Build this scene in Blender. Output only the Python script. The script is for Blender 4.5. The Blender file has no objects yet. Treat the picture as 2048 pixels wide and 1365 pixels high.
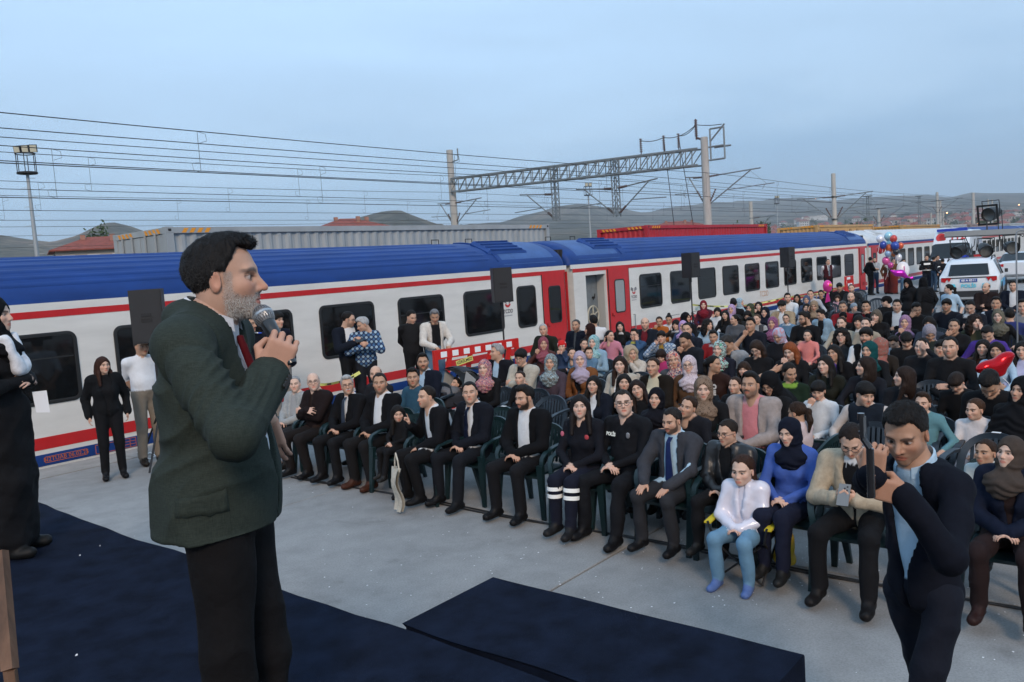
import bpy, math, random
import numpy as np
from mathutils import Matrix, Vector
random.seed(7); np.random.seed(7)
SC = bpy.context.scene
COL = bpy.context.collection

# ------------------------------------------------------------------ camera
CAMH = 2.4
PITCH, ROLL, YAW, FPX = 9.07e-2, -6.71e-2, .8777, 1650.0
_cy, _sy, _cp, _sp = math.cos(YAW), math.sin(YAW), math.cos(PITCH), math.sin(PITCH)
FW = np.array([_sy*_cp, _cy*_cp, -_sp]); RT = np.array([_cy, -_sy, 0.0]); UP = np.cross(RT, FW)
_cr, _sr = math.cos(ROLL), math.sin(ROLL)
RT, UP = RT*_cr+UP*_sr, -RT*_sr+UP*_cr
CPOS = np.array([0.0, 0.0, CAMH])
cam = bpy.data.cameras.new('camera'); cam.lens = FPX/2048*36; cam.sensor_width = 36; cam.clip_start = .05; cam.clip_end = 20000
cam_o = bpy.data.objects.new('camera', cam); COL.objects.link(cam_o)
M4 = Matrix(((RT[0], UP[0], -FW[0], 0), (RT[1], UP[1], -FW[1], 0), (RT[2], UP[2], -FW[2], CAMH), (0, 0, 0, 1)))
cam_o.matrix_world = M4
SC.camera = cam_o

# ------------------------------------------------------------------ world, sun, exposure
SUN_EL, SUN_AZ = math.radians(32), math.radians(224)   # compass-like: azimuth from +Y towards +X
world = bpy.data.worlds.new('World'); SC.world = world; world.use_nodes = True
wn = world.node_tree; wn.nodes.clear()
def _w(t, **k):
    n = wn.nodes.new(t)
    for a, b in k.items(): setattr(n, a, b)
    return n
sky = _w('ShaderNodeTexSky', sky_type='NISHITA', sun_disc=False, sun_elevation=SUN_EL, sun_rotation=SUN_AZ, air_density=1.0, dust_density=1.2, ozone_density=2.2, altitude=900)
bg = _w('ShaderNodeBackground'); out = _w('ShaderNodeOutputWorld')
tc = _w('ShaderNodeTexCoord'); mp = _w('ShaderNodeMapping'); mp.inputs['Scale'].default_value = (1.0, 1.0, 4.5); mp.inputs['Rotation'].default_value = (.10, -.12, .6)
nz = _w('ShaderNodeTexNoise'); nz.inputs['Scale'].default_value = 2.3; nz.inputs['Detail'].default_value = 8; nz.inputs['Roughness'].default_value = .5; nz.inputs['Distortion'].default_value = .35
# thin evening cloud veil, the same all round: paler higher up, a blue-grey bank low down, broken by noise
sep = _w('ShaderNodeSeparateXYZ'); ns = _w('ShaderNodeMath', operation='MULTIPLY_ADD'); ns.inputs[1].default_value = .32; ns.inputs[2].default_value = -.15; hz = _w('ShaderNodeMath', operation='ADD')
rp = _w('ShaderNodeValToRGB'); E_ = rp.color_ramp.elements
for _ in range(3): E_.new(.5)
for e_, (p_, c_) in zip(E_, ((.0, (2.3, 4.0, 6.3)), (.08, (2.8, 4.7, 7.0)), (.18, (4.7, 6.7, 8.9)), (.32, (5.7, 8.2, 11.0)), (.8, (5.9, 8.6, 11.6)))): e_.position = p_; e_.color = c_+(1,)
mx = _w('ShaderNodeMix', data_type='RGBA'); mx.inputs[0].default_value = .78
wl = wn.links.new
wl(tc.outputs['Generated'], mp.inputs[0]); wl(mp.outputs[0], nz.inputs[0]); wl(nz.outputs[0], ns.inputs[0]); wl(tc.outputs['Generated'], sep.inputs[0]); wl(ns.outputs[0], hz.inputs[0]); wl(sep.outputs[2], hz.inputs[1]); wl(hz.outputs[0], rp.inputs[0])
wl(sky.outputs[0], mx.inputs[6]); wl(rp.outputs[0], mx.inputs[7]); wl(mx.outputs[2], bg.inputs[0])
bg.inputs[1].default_value = .088
wl(bg.outputs[0], out.inputs[0])
sun = bpy.data.lights.new('sun', 'SUN'); sun.energy = 1.5; sun.angle = math.radians(13); sun.color = (1.0, .77, .58)
sun_o = bpy.data.objects.new('sun', sun); COL.objects.link(sun_o)
_sd = Vector((math.sin(SUN_AZ)*math.cos(SUN_EL), math.cos(SUN_AZ)*math.cos(SUN_EL), math.sin(SUN_EL)))
sun_o.rotation_euler = _sd.to_track_quat('Z', 'Y').to_euler()
SC.view_settings.view_transform = 'Standard'; SC.view_settings.look = 'None'; SC.view_settings.exposure = .5; SC.view_settings.gamma = 1
SC.view_settings.use_curve_mapping = False
SC.render.engine = 'CYCLES'
SC.cycles.use_denoising = True
SC.cycles.adaptive_threshold = .02; SC.cycles.max_bounces = 4; SC.cycles.diffuse_bounces = 2; SC.cycles.glossy_bounces = 2; SC.cycles.transmission_bounces = 4; SC.cycles.volume_bounces = 0

# ------------------------------------------------------------------ rays: turn a measured picture point into a place
def ray(u, v): return FW+RT*(u-1024)/FPX+UP*(682.5-v)/FPX
def atz(u, v, z): d = ray(u, v); return CPOS+d*((z-CAMH)/d[2])
def aty(u, v, y): d = ray(u, v); return CPOS+d*(y/d[1])
def atx(u, v, x): d = ray(u, v); return CPOS+d*(x/d[0])
def atd(u, v, s): return CPOS+ray(u, v)*s

# ------------------------------------------------------------------ materials
MATS = {}
def mat(name, col, rough=.6, metal=0, var=.0, vscale=8, bump=0, bscale=40, spec=.5, coat=0, sheen=0, emit=0, trans=0, col2=None, streak=None):
    """procedural principled material: colour varied by noise, optional fine relief"""
    if name in MATS: return MATS[name]
    m = bpy.data.materials.new(name); m.use_nodes = True
    nt = m.node_tree; b = nt.nodes['Principled BSDF']; L = nt.links.new
    c = tuple(col)+(1,)
    b.inputs['Base Color'].default_value = c
    b.inputs['Roughness'].default_value = rough; b.inputs['Metallic'].default_value = metal
    b.inputs['Specular IOR Level'].default_value = spec; b.inputs['Coat Weight'].default_value = coat
    b.inputs['Sheen Weight'].default_value = sheen; b.inputs['Transmission Weight'].default_value = trans
    if emit: b.inputs['Emission Color'].default_value = c; b.inputs['Emission Strength'].default_value = emit
    if var or bump or col2:
        t = nt.nodes.new('ShaderNodeTexCoord'); src = t.outputs['Object']
        if streak:
            mpn = nt.nodes.new('ShaderNodeMapping'); mpn.inputs['Scale'].default_value = streak; L(src, mpn.inputs[0]); src = mpn.outputs[0]
    if var or col2:
        n = nt.nodes.new('ShaderNodeTexNoise'); n.inputs['Scale'].default_value = vscale; n.inputs['Detail'].default_value = 6; n.inputs['Roughness'].default_value = .6; L(src, n.inputs[0])
        r = nt.nodes.new('ShaderNodeValToRGB'); L(n.outputs[0], r.inputs[0])
        r.color_ramp.elements[0].position = .32; r.color_ramp.elements[1].position = .68
        a = col2 if col2 else [x*(1-var) for x in col]; e = col if col2 else [min(1, x*(1+var)) for x in col]
        r.color_ramp.elements[0].color = tuple(a)+(1,); r.color_ramp.elements[1].color = tuple(e)+(1,)
        L(r.outputs[0], b.inputs['Base Color'])
    if bump:
        n2 = nt.nodes.new('ShaderNodeTexNoise'); n2.inputs['Scale'].default_value = bscale; n2.inputs['Detail'].default_value = 4; L(src, n2.inputs[0])
        bp = nt.nodes.new('ShaderNodeBump'); bp.inputs['Strength'].default_value = bump; bp.inputs['Distance'].default_value = .01
        L(n2.outputs[0], bp.inputs['Height']); L(bp.outputs[0], b.inputs['Normal'])
    MATS[name] = m
    return m

# ------------------------------------------------------------------ objects
def tag(o, label=None, cat=None, group=None, kind=None):
    if label: o['label'] = label
    if cat: o['category'] = cat
    if group: o['group'] = group
    if kind: o['kind'] = kind
    return o
def empty(name, loc=(0, 0, 0), rz=0, **k):
    o = bpy.data.objects.new(name, None); COL.objects.link(o); o.location = loc; o.rotation_euler = (0, 0, rz); o.empty_display_size = .1
    return tag(o, **k)
def link(name, me, m=None, parent=None, loc=None, rot=None, **k):
    o = bpy.data.objects.new(name, me); COL.objects.link(o)
    if m is not None:
        if len(me.materials) == 0: me.materials.append(m)
        else: o.material_slots[0].link = 'OBJECT'; o.material_slots[0].material = m
    if parent: o.parent = parent
    if loc is not None: o.location = loc
    if rot is not None: o.rotation_euler = rot
    return tag(o, **k)
def np_mesh(name, V, Q, smooth=True, col=None, tri=None):
    """mesh from numpy arrays: Q quads (n,4), tri triangles (m,3)"""
    me = bpy.data.meshes.new(name); V = np.asarray(V, np.float32)
    parts = []; starts = []; tot = []; off = 0
    for A in (Q, tri):
        if A is None or len(A) == 0: continue
        A = np.asarray(A, np.int32); k = A.shape[1]
        parts.append(A.ravel()); starts.append(off+np.arange(len(A))*k); tot.append(np.full(len(A), k)); off += A.size
    me.vertices.add(len(V)); me.vertices.foreach_set('co', V.ravel())
    li = np.concatenate(parts).astype(np.int32); st = np.concatenate(starts).astype(np.int32); tt = np.concatenate(tot).astype(np.int32)
    me.loops.add(len(li)); me.loops.foreach_set('vertex_index', li)
    me.polygons.add(len(st)); me.polygons.foreach_set('loop_start', st); me.polygons.foreach_set('loop_total', tt)
    if smooth: me.polygons.foreach_set('use_smooth', np.ones(len(st), bool))
    if col is not None:
        a = me.color_attributes.new('Col', 'FLOAT_COLOR', 'POINT'); a.data.foreach_set('color', np.asarray(col, np.float32).ravel())
    me.update(calc_edges=True); me.validate()
    return me

class MB:
    """collects simple solids into one mesh"""
    def __init__(s): s.v = []; s.f = []
    def add(s, V, F):
        o = len(s.v); s.v += [tuple(map(float, p)) for p in V]; s.f += [tuple(i+o for i in f) for f in F]; return s
    def box(s, c, d, R=None):
        x, y, z = d[0]/2, d[1]/2, d[2]/2
        P = [(-x, -y, -z), (x, -y, -z), (x, y, -z), (-x, y, -z), (-x, -y, z), (x, -y, z), (x, y, z), (-x, y, z)]
        if R is not None: P = [tuple(R @ Vector(p)) for p in P]
        return s.add([(p[0]+c[0], p[1]+c[1], p[2]+c[2]) for p in P], [(0, 3, 2, 1), (4, 5, 6, 7), (0, 1, 5, 4), (1, 2, 6, 5), (2, 3, 7, 6), (3, 0, 4, 7)])
    def b2(s, lo, hi): return s.box([(a+b)/2 for a, b in zip(lo, hi)], [b-a for a, b in zip(lo, hi)])
    def tube(s, a, b, r0, r1=None, n=8, cap=True):
        r1 = r0 if r1 is None else r1
        a, b = Vector(a), Vector(b); d = (b-a).normalized(); x = d.orthogonal().normalized(); y = d.cross(x)
        V = []
        for p, r in ((a, r0), (b, r1)):
            for i in range(n): t = 2*math.pi*i/n; V.append(p+(x*math.cos(t)+y*math.sin(t))*r)
        F = [(i, (i+1) % n, n+(i+1) % n, n+i) for i in range(n)]
        if cap: F += [tuple(range(n-1, -1, -1)), tuple(range(n, 2*n))]
        return s.add(V, F)
    def path(s, pts, r, n=6):
        pts = [Vector(p) for p in pts]; V = []; F = []; x = None
        for i, p in enumerate(pts):
            d = (pts[min(i+1, len(pts)-1)]-pts[max(i-1, 0)]).normalized()
            x = d.orthogonal().normalized() if x is None else (x-d*x.dot(d)).normalized()
            y = d.cross(x); rr = r[i] if isinstance(r, (list, tuple)) else r
            for k in range(n): t = 2*math.pi*k/n; V.append(p+(x*math.cos(t)+y*math.sin(t))*rr)
        for i in range(len(pts)-1):
            for k in range(n): F.append((i*n+k, i*n+(k+1) % n, (i+1)*n+(k+1) % n, (i+1)*n+k))
        F += [tuple(range(n-1, -1, -1)), tuple((len(pts)-1)*n+k for k in range(n))]
        return s.add(V, F)
    def prism(s, poly, axis, a, b):
        """polygon (list of 2-d points) extruded along axis 0/1/2 from a to b"""
        n = len(poly); V = []
        for t in (a, b):
            for p in poly: q = list(p); q.insert(axis, t); V.append(q)
        return s.add(V, [tuple(range(n)), tuple(range(2*n-1, n-1, -1))]+[(i, n+i, n+(i+1) % n, (i+1) % n) for i in range(n)])
    def lathe(s, prof, c=(0, 0, 0), n=20, R=None):
        V = []; F = []
        for r, z in prof:
            for k in range(n):
                t = 2*math.pi*k/n; p = Vector((r*math.cos(t), r*math.sin(t), z)); p = R @ p if R is not None else p; V.append((p[0]+c[0], p[1]+c[1], p[2]+c[2]))
        for i in range(len(prof)-1):
            for k in range(n): F.append((i*n+k, i*n+(k+1) % n, (i+1)*n+(k+1) % n, (i+1)*n+k))
        return s.add(V, F)
    def mesh(s, name, smooth=False, fixn=True):
        me = bpy.data.meshes.new(name); me.from_pydata(s.v, [], s.f)
        if fixn:
            import bmesh
            bm = bmesh.new(); bm.from_mesh(me); bmesh.ops.recalc_face_normals(bm, faces=bm.faces); bm.to_mesh(me); bm.free()
        if smooth:
            me.polygons.foreach_set('use_smooth', [True]*len(me.polygons))
            try: me.set_sharp_from_angle(angle=math.radians(40))
            except Exception: pass
        return me
    def build(s, name, m, parent=None, smooth=False, loc=None, **k):
        return link(name, s.mesh(name, smooth), m, parent, loc, **k)
def copy_tree(o, parent=None):
    c = o.copy(); COL.objects.link(c); c.parent = parent
    for ch in list(o.children): copy_tree(ch, c)
    return c
def text_mesh(name, body, size, depth=.002, bold=0.0):
    cu = bpy.data.curves.new(name, 'FONT'); cu.body = body; cu.size = size; cu.extrude = depth; cu.align_x = 'CENTER'; cu.align_y = 'CENTER'; cu.resolution_u = 3; cu.offset = bold
    o = bpy.data.objects.new('t', cu); COL.objects.link(o)
    dg = bpy.context.evaluated_depsgraph_get(); me = bpy.data.meshes.new_from_object(o.evaluated_get(dg))
    bpy.data.objects.remove(o); me.name = name
    return me
# ------------------------------------------------------------------ implicit surfaces -> meshes (for bodies, heads, clothes, hair)
_rng = np.random.RandomState(3)
_ND = _rng.normal(size=(24, 3)); _NP = _rng.uniform(0, 6.28, 24)
def wob(P, f, seed=0):
    """smooth pseudo-noise about -1..1"""
    o = np.zeros(len(P)); s = seed % 12
    for i in range(7):
        j = (i+s*3) % 24; o += np.sin(P @ (_ND[j]*f)+_NP[(j+seed) % 24]+seed*1.7)
    return o/3.5
def RC(a, b, ra, rb, t=0, k=.03): return ('c', np.array(a, float), np.array(b, float), ra, rb, t, k, 1)
def EL(c, r, t=0, k=.03, R=None, op=1): return ('e', np.array(c, float), np.array(r, float), R, None, t, k, op)
def BX(c, r, t=0, k=.01, R=None, rd=.01, op=1): return ('b', np.array(c, float), np.array(r, float), R, rd, t, k, op)
def pdist(p, P):
    if p[0] == 'c':
        a, b, ra, rb = p[1:5]; ab = b-a; L2 = ab @ ab+1e-12
        t = np.clip(((P-a) @ ab)/L2, 0, 1); return np.linalg.norm(P-a-t[..., None]*ab, axis=-1)-(ra+(rb-ra)*t)
    q = P-p[1]
    if p[3] is not None: q = q @ p[3]
    if p[0] == 'e':
        r = p[2]; k0 = np.linalg.norm(q/r, axis=-1); k1 = np.linalg.norm(q/(r*r), axis=-1)+1e-9
        return np.where(k0 < 1e-4, -r.min(), k0*(k0-1)/k1)
    d = np.abs(q)-(p[2]-p[4])
    return np.linalg.norm(np.maximum(d, 0), axis=-1)+np.minimum(d.max(-1), 0)-p[4]
def pbox(p):
    if p[0] == 'c': return np.minimum(p[1]-p[3], p[2]-p[4]), np.maximum(p[1]+p[3], p[2]+p[4])
    r = p[2] if p[3] is None else np.full(3, np.linalg.norm(p[2]))
    return p[1]-r, p[1]+r
def polyg(prims, h, clip=None, infl=0.0, late=()):
    n0 = len(prims); prims = list(prims)+list(late); pos = [p for p in prims if p[7] == 1]
    lo = np.min([pbox(p)[0] for p in pos], 0)-infl-2.5*h; hi = np.max([pbox(p)[1] for p in pos], 0)+infl+2.5*h
    n = np.ceil((hi-lo)/h).astype(int)+1
    F = np.full(n, .25)
    ax = [lo[i]+h*np.arange(n[i]) for i in range(3)]
    for ip, p in enumerate(prims):
        if ip == n0 and clip is not None: F = np.maximum(F, clip(np.stack(np.meshgrid(*ax, indexing='ij'), -1)))
        a, b = pbox(p); k = p[6]; m = infl+k+3*h
        i0 = np.maximum(np.floor((a-m-lo)/h).astype(int), 0); i1 = np.minimum(np.ceil((b+m-lo)/h).astype(int)+1, n)
        if (i1 <= i0).any(): continue
        sl = tuple(slice(i0[i], i1[i]) for i in range(3))
        G = np.stack(np.meshgrid(*[ax[i][sl[i]] for i in range(3)], indexing='ij'), -1)
        d = pdist(p, G); f = F[sl]
        if p[7] == 1:
            d = d-infl; e = np.maximum(k-np.abs(f-d), 0); F[sl] = np.minimum(f, d)-e*e/(4*k)
        else:
            d = -d; e = np.maximum(k-np.abs(f-d), 0); F[sl] = np.maximum(f, d)+e*e/(4*k)
    if clip is not None and not late:
        G = np.stack(np.meshgrid(*ax, indexing='ij'), -1); F = np.maximum(F, clip(G))
    return nets(F, lo, h)
def nets(F, o, h):
    s = F < 0; nx, ny, nz = F.shape
    F[0] = F[-1] = 1; F[:, 0] = F[:, -1] = 1; F[:, :, 0] = F[:, :, -1] = 1; s = F < 0
    cs = [(i, j, k) for i in (0, 1) for j in (0, 1) for k in (0, 1)]
    cnt = sum(s[i:nx-1+i, j:ny-1+j, k:nz-1+k].astype(np.int8) for i, j, k in cs)
    act = (cnt > 0) & (cnt < 8)
    idx = np.full(act.shape, -1, np.int32); ii, jj, kk = np.nonzero(act); idx[ii, jj, kk] = np.arange(len(ii))
    acc = np.zeros((len(ii), 3)); w = np.zeros(len(ii))
    for a in cs:
        for d in range(3):
            if a[d]: continue
            b = list(a); b[d] = 1
            fa = F[ii+a[0], jj+a[1], kk+a[2]]; fb = F[ii+b[0], jj+b[1], kk+b[2]]
            m = (fa < 0) != (fb < 0); t = np.where(m, fa/np.where(m, fa-fb, 1), 0)
            p = np.array(a, float)[None]+np.eye(3)[d][None]*t[:, None]
            acc += p*m[:, None]; w += m
    V = (acc/w[:, None]+np.stack([ii, jj, kk], 1))*h+o
    Q = []
    for d in range(3):
        e1, e2 = (d+1) % 3, (d+2) % 3
        A = s; lo_ = [slice(None)]*3; hi_ = [slice(None)]*3
        lo_[d] = slice(0, -1); hi_[d] = slice(1, None)
        a, b = s[tuple(lo_)], s[tuple(hi_)]
        ch = a != b
        I = np.array(np.nonzero(ch)).T
        m = (I[:, e1] > 0) & (I[:, e2] > 0) & (I[:, e1] < F.shape[e1]-1) & (I[:, e2] < F.shape[e2]-1); I = I[m]
        ins = a[I[:, 0], I[:, 1], I[:, 2]]
        def cell(o1, o2):
            J = I.copy(); J[:, e1] += o1; J[:, e2] += o2; return idx[J[:, 0], J[:, 1], J[:, 2]]
        q = np.stack([cell(-1, -1), cell(0, -1), cell(0, 0), cell(-1, 0)], 1)
        q[~ins] = q[~ins][:, ::-1]
        Q.append(q)
    Q = np.concatenate(Q); Q = Q[(Q >= 0).all(1)]
    return V, Q
def vnorm(V, Q):
    n = np.cross(V[Q[:, 2]]-V[Q[:, 0]], V[Q[:, 3]]-V[Q[:, 1]]); N = np.zeros_like(V)
    for i in range(4): np.add.at(N, Q[:, i], n)
    return N/(np.linalg.norm(N, axis=1, keepdims=True)+1e-12)
def rx(a): c, s = math.cos(a), math.sin(a); return np.array([[1, 0, 0], [0, c, -s], [0, s, c]])
def ry(a): c, s = math.cos(a), math.sin(a); return np.array([[c, 0, s], [0, 1, 0], [-s, 0, c]])
def rz(a): c, s = math.cos(a), math.sin(a); return np.array([[c, -s, 0], [s, c, 0], [0, 0, 1]])

# ------------------------------------------------------------------ head: forward +x, left +y, up +z, origin between the ears; returns arrays and paint weights
_HC = {}
def head(kind='m', h=.008):
    key = (kind, h)
    if key in _HC: return _HC[key]
    f = kind == 'f'; c = kind == 'c'
    jw = .9 if f else (.86 if c else 1.0); nose = .82 if f else (.62 if c else 1.0); brow = .3 if (f or c) else 1
    P = [EL((-.012, 0, .038), (.1, .077, .087), k=.02), EL((.03, 0, -.03), (.066, .062*jw, .075), k=.03),
         RC((.03, 0, -.05), (.066, 0, -.088 if not c else -.076), .052*jw, .024*jw+.002, k=.03),
         EL((.0, .0, -.045), (.06, .064*jw, .05), k=.03),
         EL((.055, .042, -.018), (.03, .024, .026), k=.02), EL((.055, -.042, -.018), (.03, .024, .026), k=.02),
         EL((.078, 0, .028), (.014, .052, .012*brow+.003), k=.018),
         RC((.084, 0, .018), (.084+.028*nose, 0, -.026), .0075, .0115, k=.012),
         EL((.094, .012, -.031), (.011, .008, .0075), k=.008), EL((.094, -.012, -.031), (.011, .008, .0075), k=.008),
         EL((.084, .033, .006), (.02, .019, .0125), k=.012, op=-1), EL((.084, -.033, .006), (.02, .019, .0125), k=.012, op=-1),
         EL((.0695, .032, .006), (.0145, .0155, .0135), k=.003), EL((.0695, -.032, .006), (.0145, .0155, .0135), k=.003),
         EL((.083, 0, -.057), (.0135, .026, .0062), k=.008), EL((.083, 0, -.0685), (.0125, .022, .007), k=.008),
         EL((.098, 0, -.0625), (.012, .024, .0012), k=.004, op=-1),
         EL((-.008, .079, -.002), (.019, .009, .032), k=.008, R=rz(.35)), EL((-.008, -.079, -.002), (.019, .009, .032), k=.008, R=rz(-.35)),
         EL((-.001, .089, .002), (.010, .007, .018), k=.006, R=rz(.35), op=-1), EL((-.001, -.089, .002), (.010, .007, .018), k=.006, R=rz(-.35), op=-1),
         RC((-.022, 0, -.05), (-.05, 0, -.2), .057*(.84 if f else .74 if c else 1), .064*(.84 if f else .74 if c else 1), k=.03)]
    V, Q = polyg(P, h)
    x, y, z = V.T; ay = np.abs(y)
    sm = lambda v, a, b: np.clip((v-a)/(b-a), 0, 1)
    e = .004
    ed = np.sqrt(((ay-.032)/.0155)**2+((z-.0055)/.0068)**2)
    front = sm(x, .06, .066)
    W = {}
    W['white'] = sm(ed, 1.15, .85)*front
    W['iris'] = sm(np.sqrt((ay-.031)**2+(z-.0065)**2), .0092, .0062)*front*W['white']
    bz = .0255+.006*np.clip(1-((ay-.034)/.022)**2, -1, 1)
    W['brow'] = sm(np.abs(z-bz+.002), .0075, .0035)*sm(ay, .008, .013)*sm(ay, .060, .052)*sm(x, .045, .055)
    W['lips'] = sm(np.sqrt((y/.026)**2+((z+.0625)/.0125)**2), 1.1, .85)*sm(x, .074, .08)
    W['lid'] = sm(np.abs(ed-1.2), .3, .1)*front*sm(z, .004, .009)
    jl = -.03-.25*sm(x, .0, .07)*.1
    cheekline = -.012-.036*sm(x, .01, .06)
    W['beard'] = sm(z, cheekline+.006, cheekline-.008)*sm(x, .004, .018)*sm(z, -.135, -.105)*(1-W['lips'])*(1-sm(np.sqrt((y/.013)**2+((z+.079)/.006)**2), 1.2, .8)*.5)
    W['beard'] *= 1-sm(ay, .04, .03)*sm(z, -.052, -.046)*(sm(x, .06, .07))
    side = sm(ay, .052, .058)*sm(np.abs(x-.026), .014, .009)*sm(z, .03, .02)*sm(z, -.06, -.03)
    W['beard'] = np.maximum(W['beard'], side*.9)
    W['must'] = sm(np.abs(z+.0455), .0095, .006)*sm(ay, .033, .024)*sm(x, .07, .076)
    W['red'] = .5*np.exp(-((ay-.045)**2+(z+.022)**2)/.0006)*sm(x, .03, .05)+.5*np.exp(-((z+.03)**2+y*y)/.0003)*sm(x, .09, .1)+.5*sm(ay, .078, .084)
    _HC[key] = (V, Q, W)
    return _HC[key]
def head_colors(W, skin, hairc, beard=0, must=0, brow=.85, lip=None, closed=False):
    n = len(W['white']); C = np.tile(np.array(skin, float), (n, 1))
    def mixc(w, c): nonlocal C; C = C*(1-w[:, None])+np.array(c, float)*w[:, None]
    s = np.array(skin)
    mixc(W['red'], s*np.array([1.05, .72, .66]))
    hc = np.array(hairc)
    if beard: mixc(np.clip(W['beard']*beard, 0, 1), hc)
    if must: mixc(W['must']*must, hc)
    mixc(W['lips'], lip if lip is not None else s*np.array([.88, .52, .5]))
    if closed: mixc(W['white']*.9, s*.8)
    else: mixc(W['white']*.85, (.42, .38, .36)); mixc(W['iris'], (.022, .014, .010))
    mixc(W['lid']*.75, (.03, .02, .018)); mixc(W['brow']*brow, np.minimum(hc, .06))
    return C

# ------------------------------------------------------------------ hand: fingers +x, palm down -z, thumb towards +y (right hand seen from above has the thumb on its left)
_HN = {}
def hand(pose='relax', h=.006):
    key = (pose, h)
    if key in _HN: return _HN[key]
    curl = {'relax': (.35, .45, .35), 'flat': (.1, .18, .1), 'grip': (1.0, 1.25, .8), 'fist': (1.2, 1.5, 1.0), 'point': (.1, .12, .1)}[pose]
    P = [BX((.05, 0, 0), (.046, .041, .013), k=.012, rd=.012), EL((.03, .025, -.008), (.032, .018, .016), k=.012), EL((.01, 0, 0), (.03, .03, .02), k=.015)]
    for i, (y, L, r) in enumerate(((.031, .07, .0088), (.0105, .078, .0092), (-.0105, .072, .0088), (-.031, .057, .0078))):
        cu = curl if not (pose == 'point' and i > 0) else (1.2, 1.5, 1.0)
        p = np.array([.09, y, .002]); a = 0.0; sp = (y)*1.2
        for j, (fr, da) in enumerate(zip((.45, .31, .24), cu)):
            a += da; q = p+np.array([math.cos(a)*math.cos(sp), math.sin(sp)*math.cos(a), -math.sin(a)])*L*fr
            P.append(RC(p, q, r*(1-.08*j), r*(.92-.08*j), k=.004)); p = q
    tb = np.array([.022, .034, -.006]); t1 = tb+np.array([.032, .022, -.012]); 
    t2 = t1+(np.array([.03, .008, -.01]) if pose in ('relax', 'flat') else np.array([.024, -.012, -.022]))
    P += [RC(tb, t1, .0135, .0105, k=.008), RC(t1, t2, .0105, .0085, k=.004)]
    V, Q = polyg(P, h)
    _HN[key] = (V, Q)
    return _HN[key]

# ------------------------------------------------------------------ posed body
SKIN_T, TOP_T, LEG_T, SHOE_T, NECK_T, SOCK_T = 0, 1, 2, 3, 4, 5
def ik(S, T, l1, l2, pole):
    d = T-S; L = np.linalg.norm(d)
    if L > (l1+l2)*.985: T = S+d*((l1+l2)*.985/L); d = T-S; L = np.linalg.norm(d)
    u = d/L; a = (l1*l1-l2*l2+L*L)/(2*L); hgt = math.sqrt(max(l1*l1-a*a, 0))
    p = np.array(pole, float); p = p-u*(p @ u); p /= np.linalg.norm(p)+1e-9
    return S+u*a+p*hgt, T
ARMS = {  # wrist (x,y,z from the pelvis; y outward), finger direction, palm normal, elbow pole, hand pose; for the seated figure
    'lap': ((.27, .035, .10), (.45, -.85, -.2), (-.2, .2, -1), (-.35, 1, -.55), 'relax'),
    'knee': ((.36, .125, .085), (.9, -.1, -.35), (-.3, 0, -1), (-.25, 1, -.2), 'flat'),
    'crossa': ((.20, -.085, .25), (.2, -1, .15), (-1, 0, 0), (.0, 1, -.8), 'fist'),
    'crossb': ((.23, -.085, .285), (.1, -1, -.1), (-.8, 0, -.5), (.0, 1, -.8), 'relax'),
    'chin': ((.175, .055, .455), (-.1, -.55, .85), (-.9, .2, 0), (.45, .8, -1), 'fist'),
    'cheek': ((.115, .105, .50), (-.1, -.15, 1), (-.6, -1, 0), (.5, .7, -1), 'relax'),
    'mouth': ((.195, .07, .49), (-.1, -.75, .6), (-.9, .1, -.1), (.45, .8, -1), 'relax'),
    'brow': ((.16, .10, .59), (-.15, -.8, .6), (-1, 0, 0), (.5, .9, -.8), 'relax'),
    'rest': ((.27, .26, .14), (1, -.05, -.15), (0, 0, -1), (-.6, .6, -.4), 'relax'),
    'phone': ((.28, .055, .26), (.5, -.5, .55), (-.6, -.6, .3), (-.1, 1, -.9), 'grip'),
    'belly': ((.185, .02, .19), (.15, -1, -.05), (-.8, 0, -.5), (-.2, 1, -.5), 'relax'),
    'down': ((.02, .235, -.05), (.12, -.02, -1), (0, -1, 0), (-1, .35, 0), 'relax'),
    'back': ((-.15, .02, -.02), (-.1, -.9, -.4), (1, 0, 0), (-1, .7, 0), 'relax'),
    'rail': ((.32, .12, .12), (.9, -.2, -.3), (0, 0, -1), (-.4, .8, -.5), 'grip'),
    'point': ((.25, .16, .33), (.05, -.05, 1), (1, 0, 0), (.2, .5, -1), 'point'),
    'head': ((.02, .20, .62), (-.2, -.8, .4), (-1, -.3, 0), (.3, 1, .1), 'relax'),
}
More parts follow.
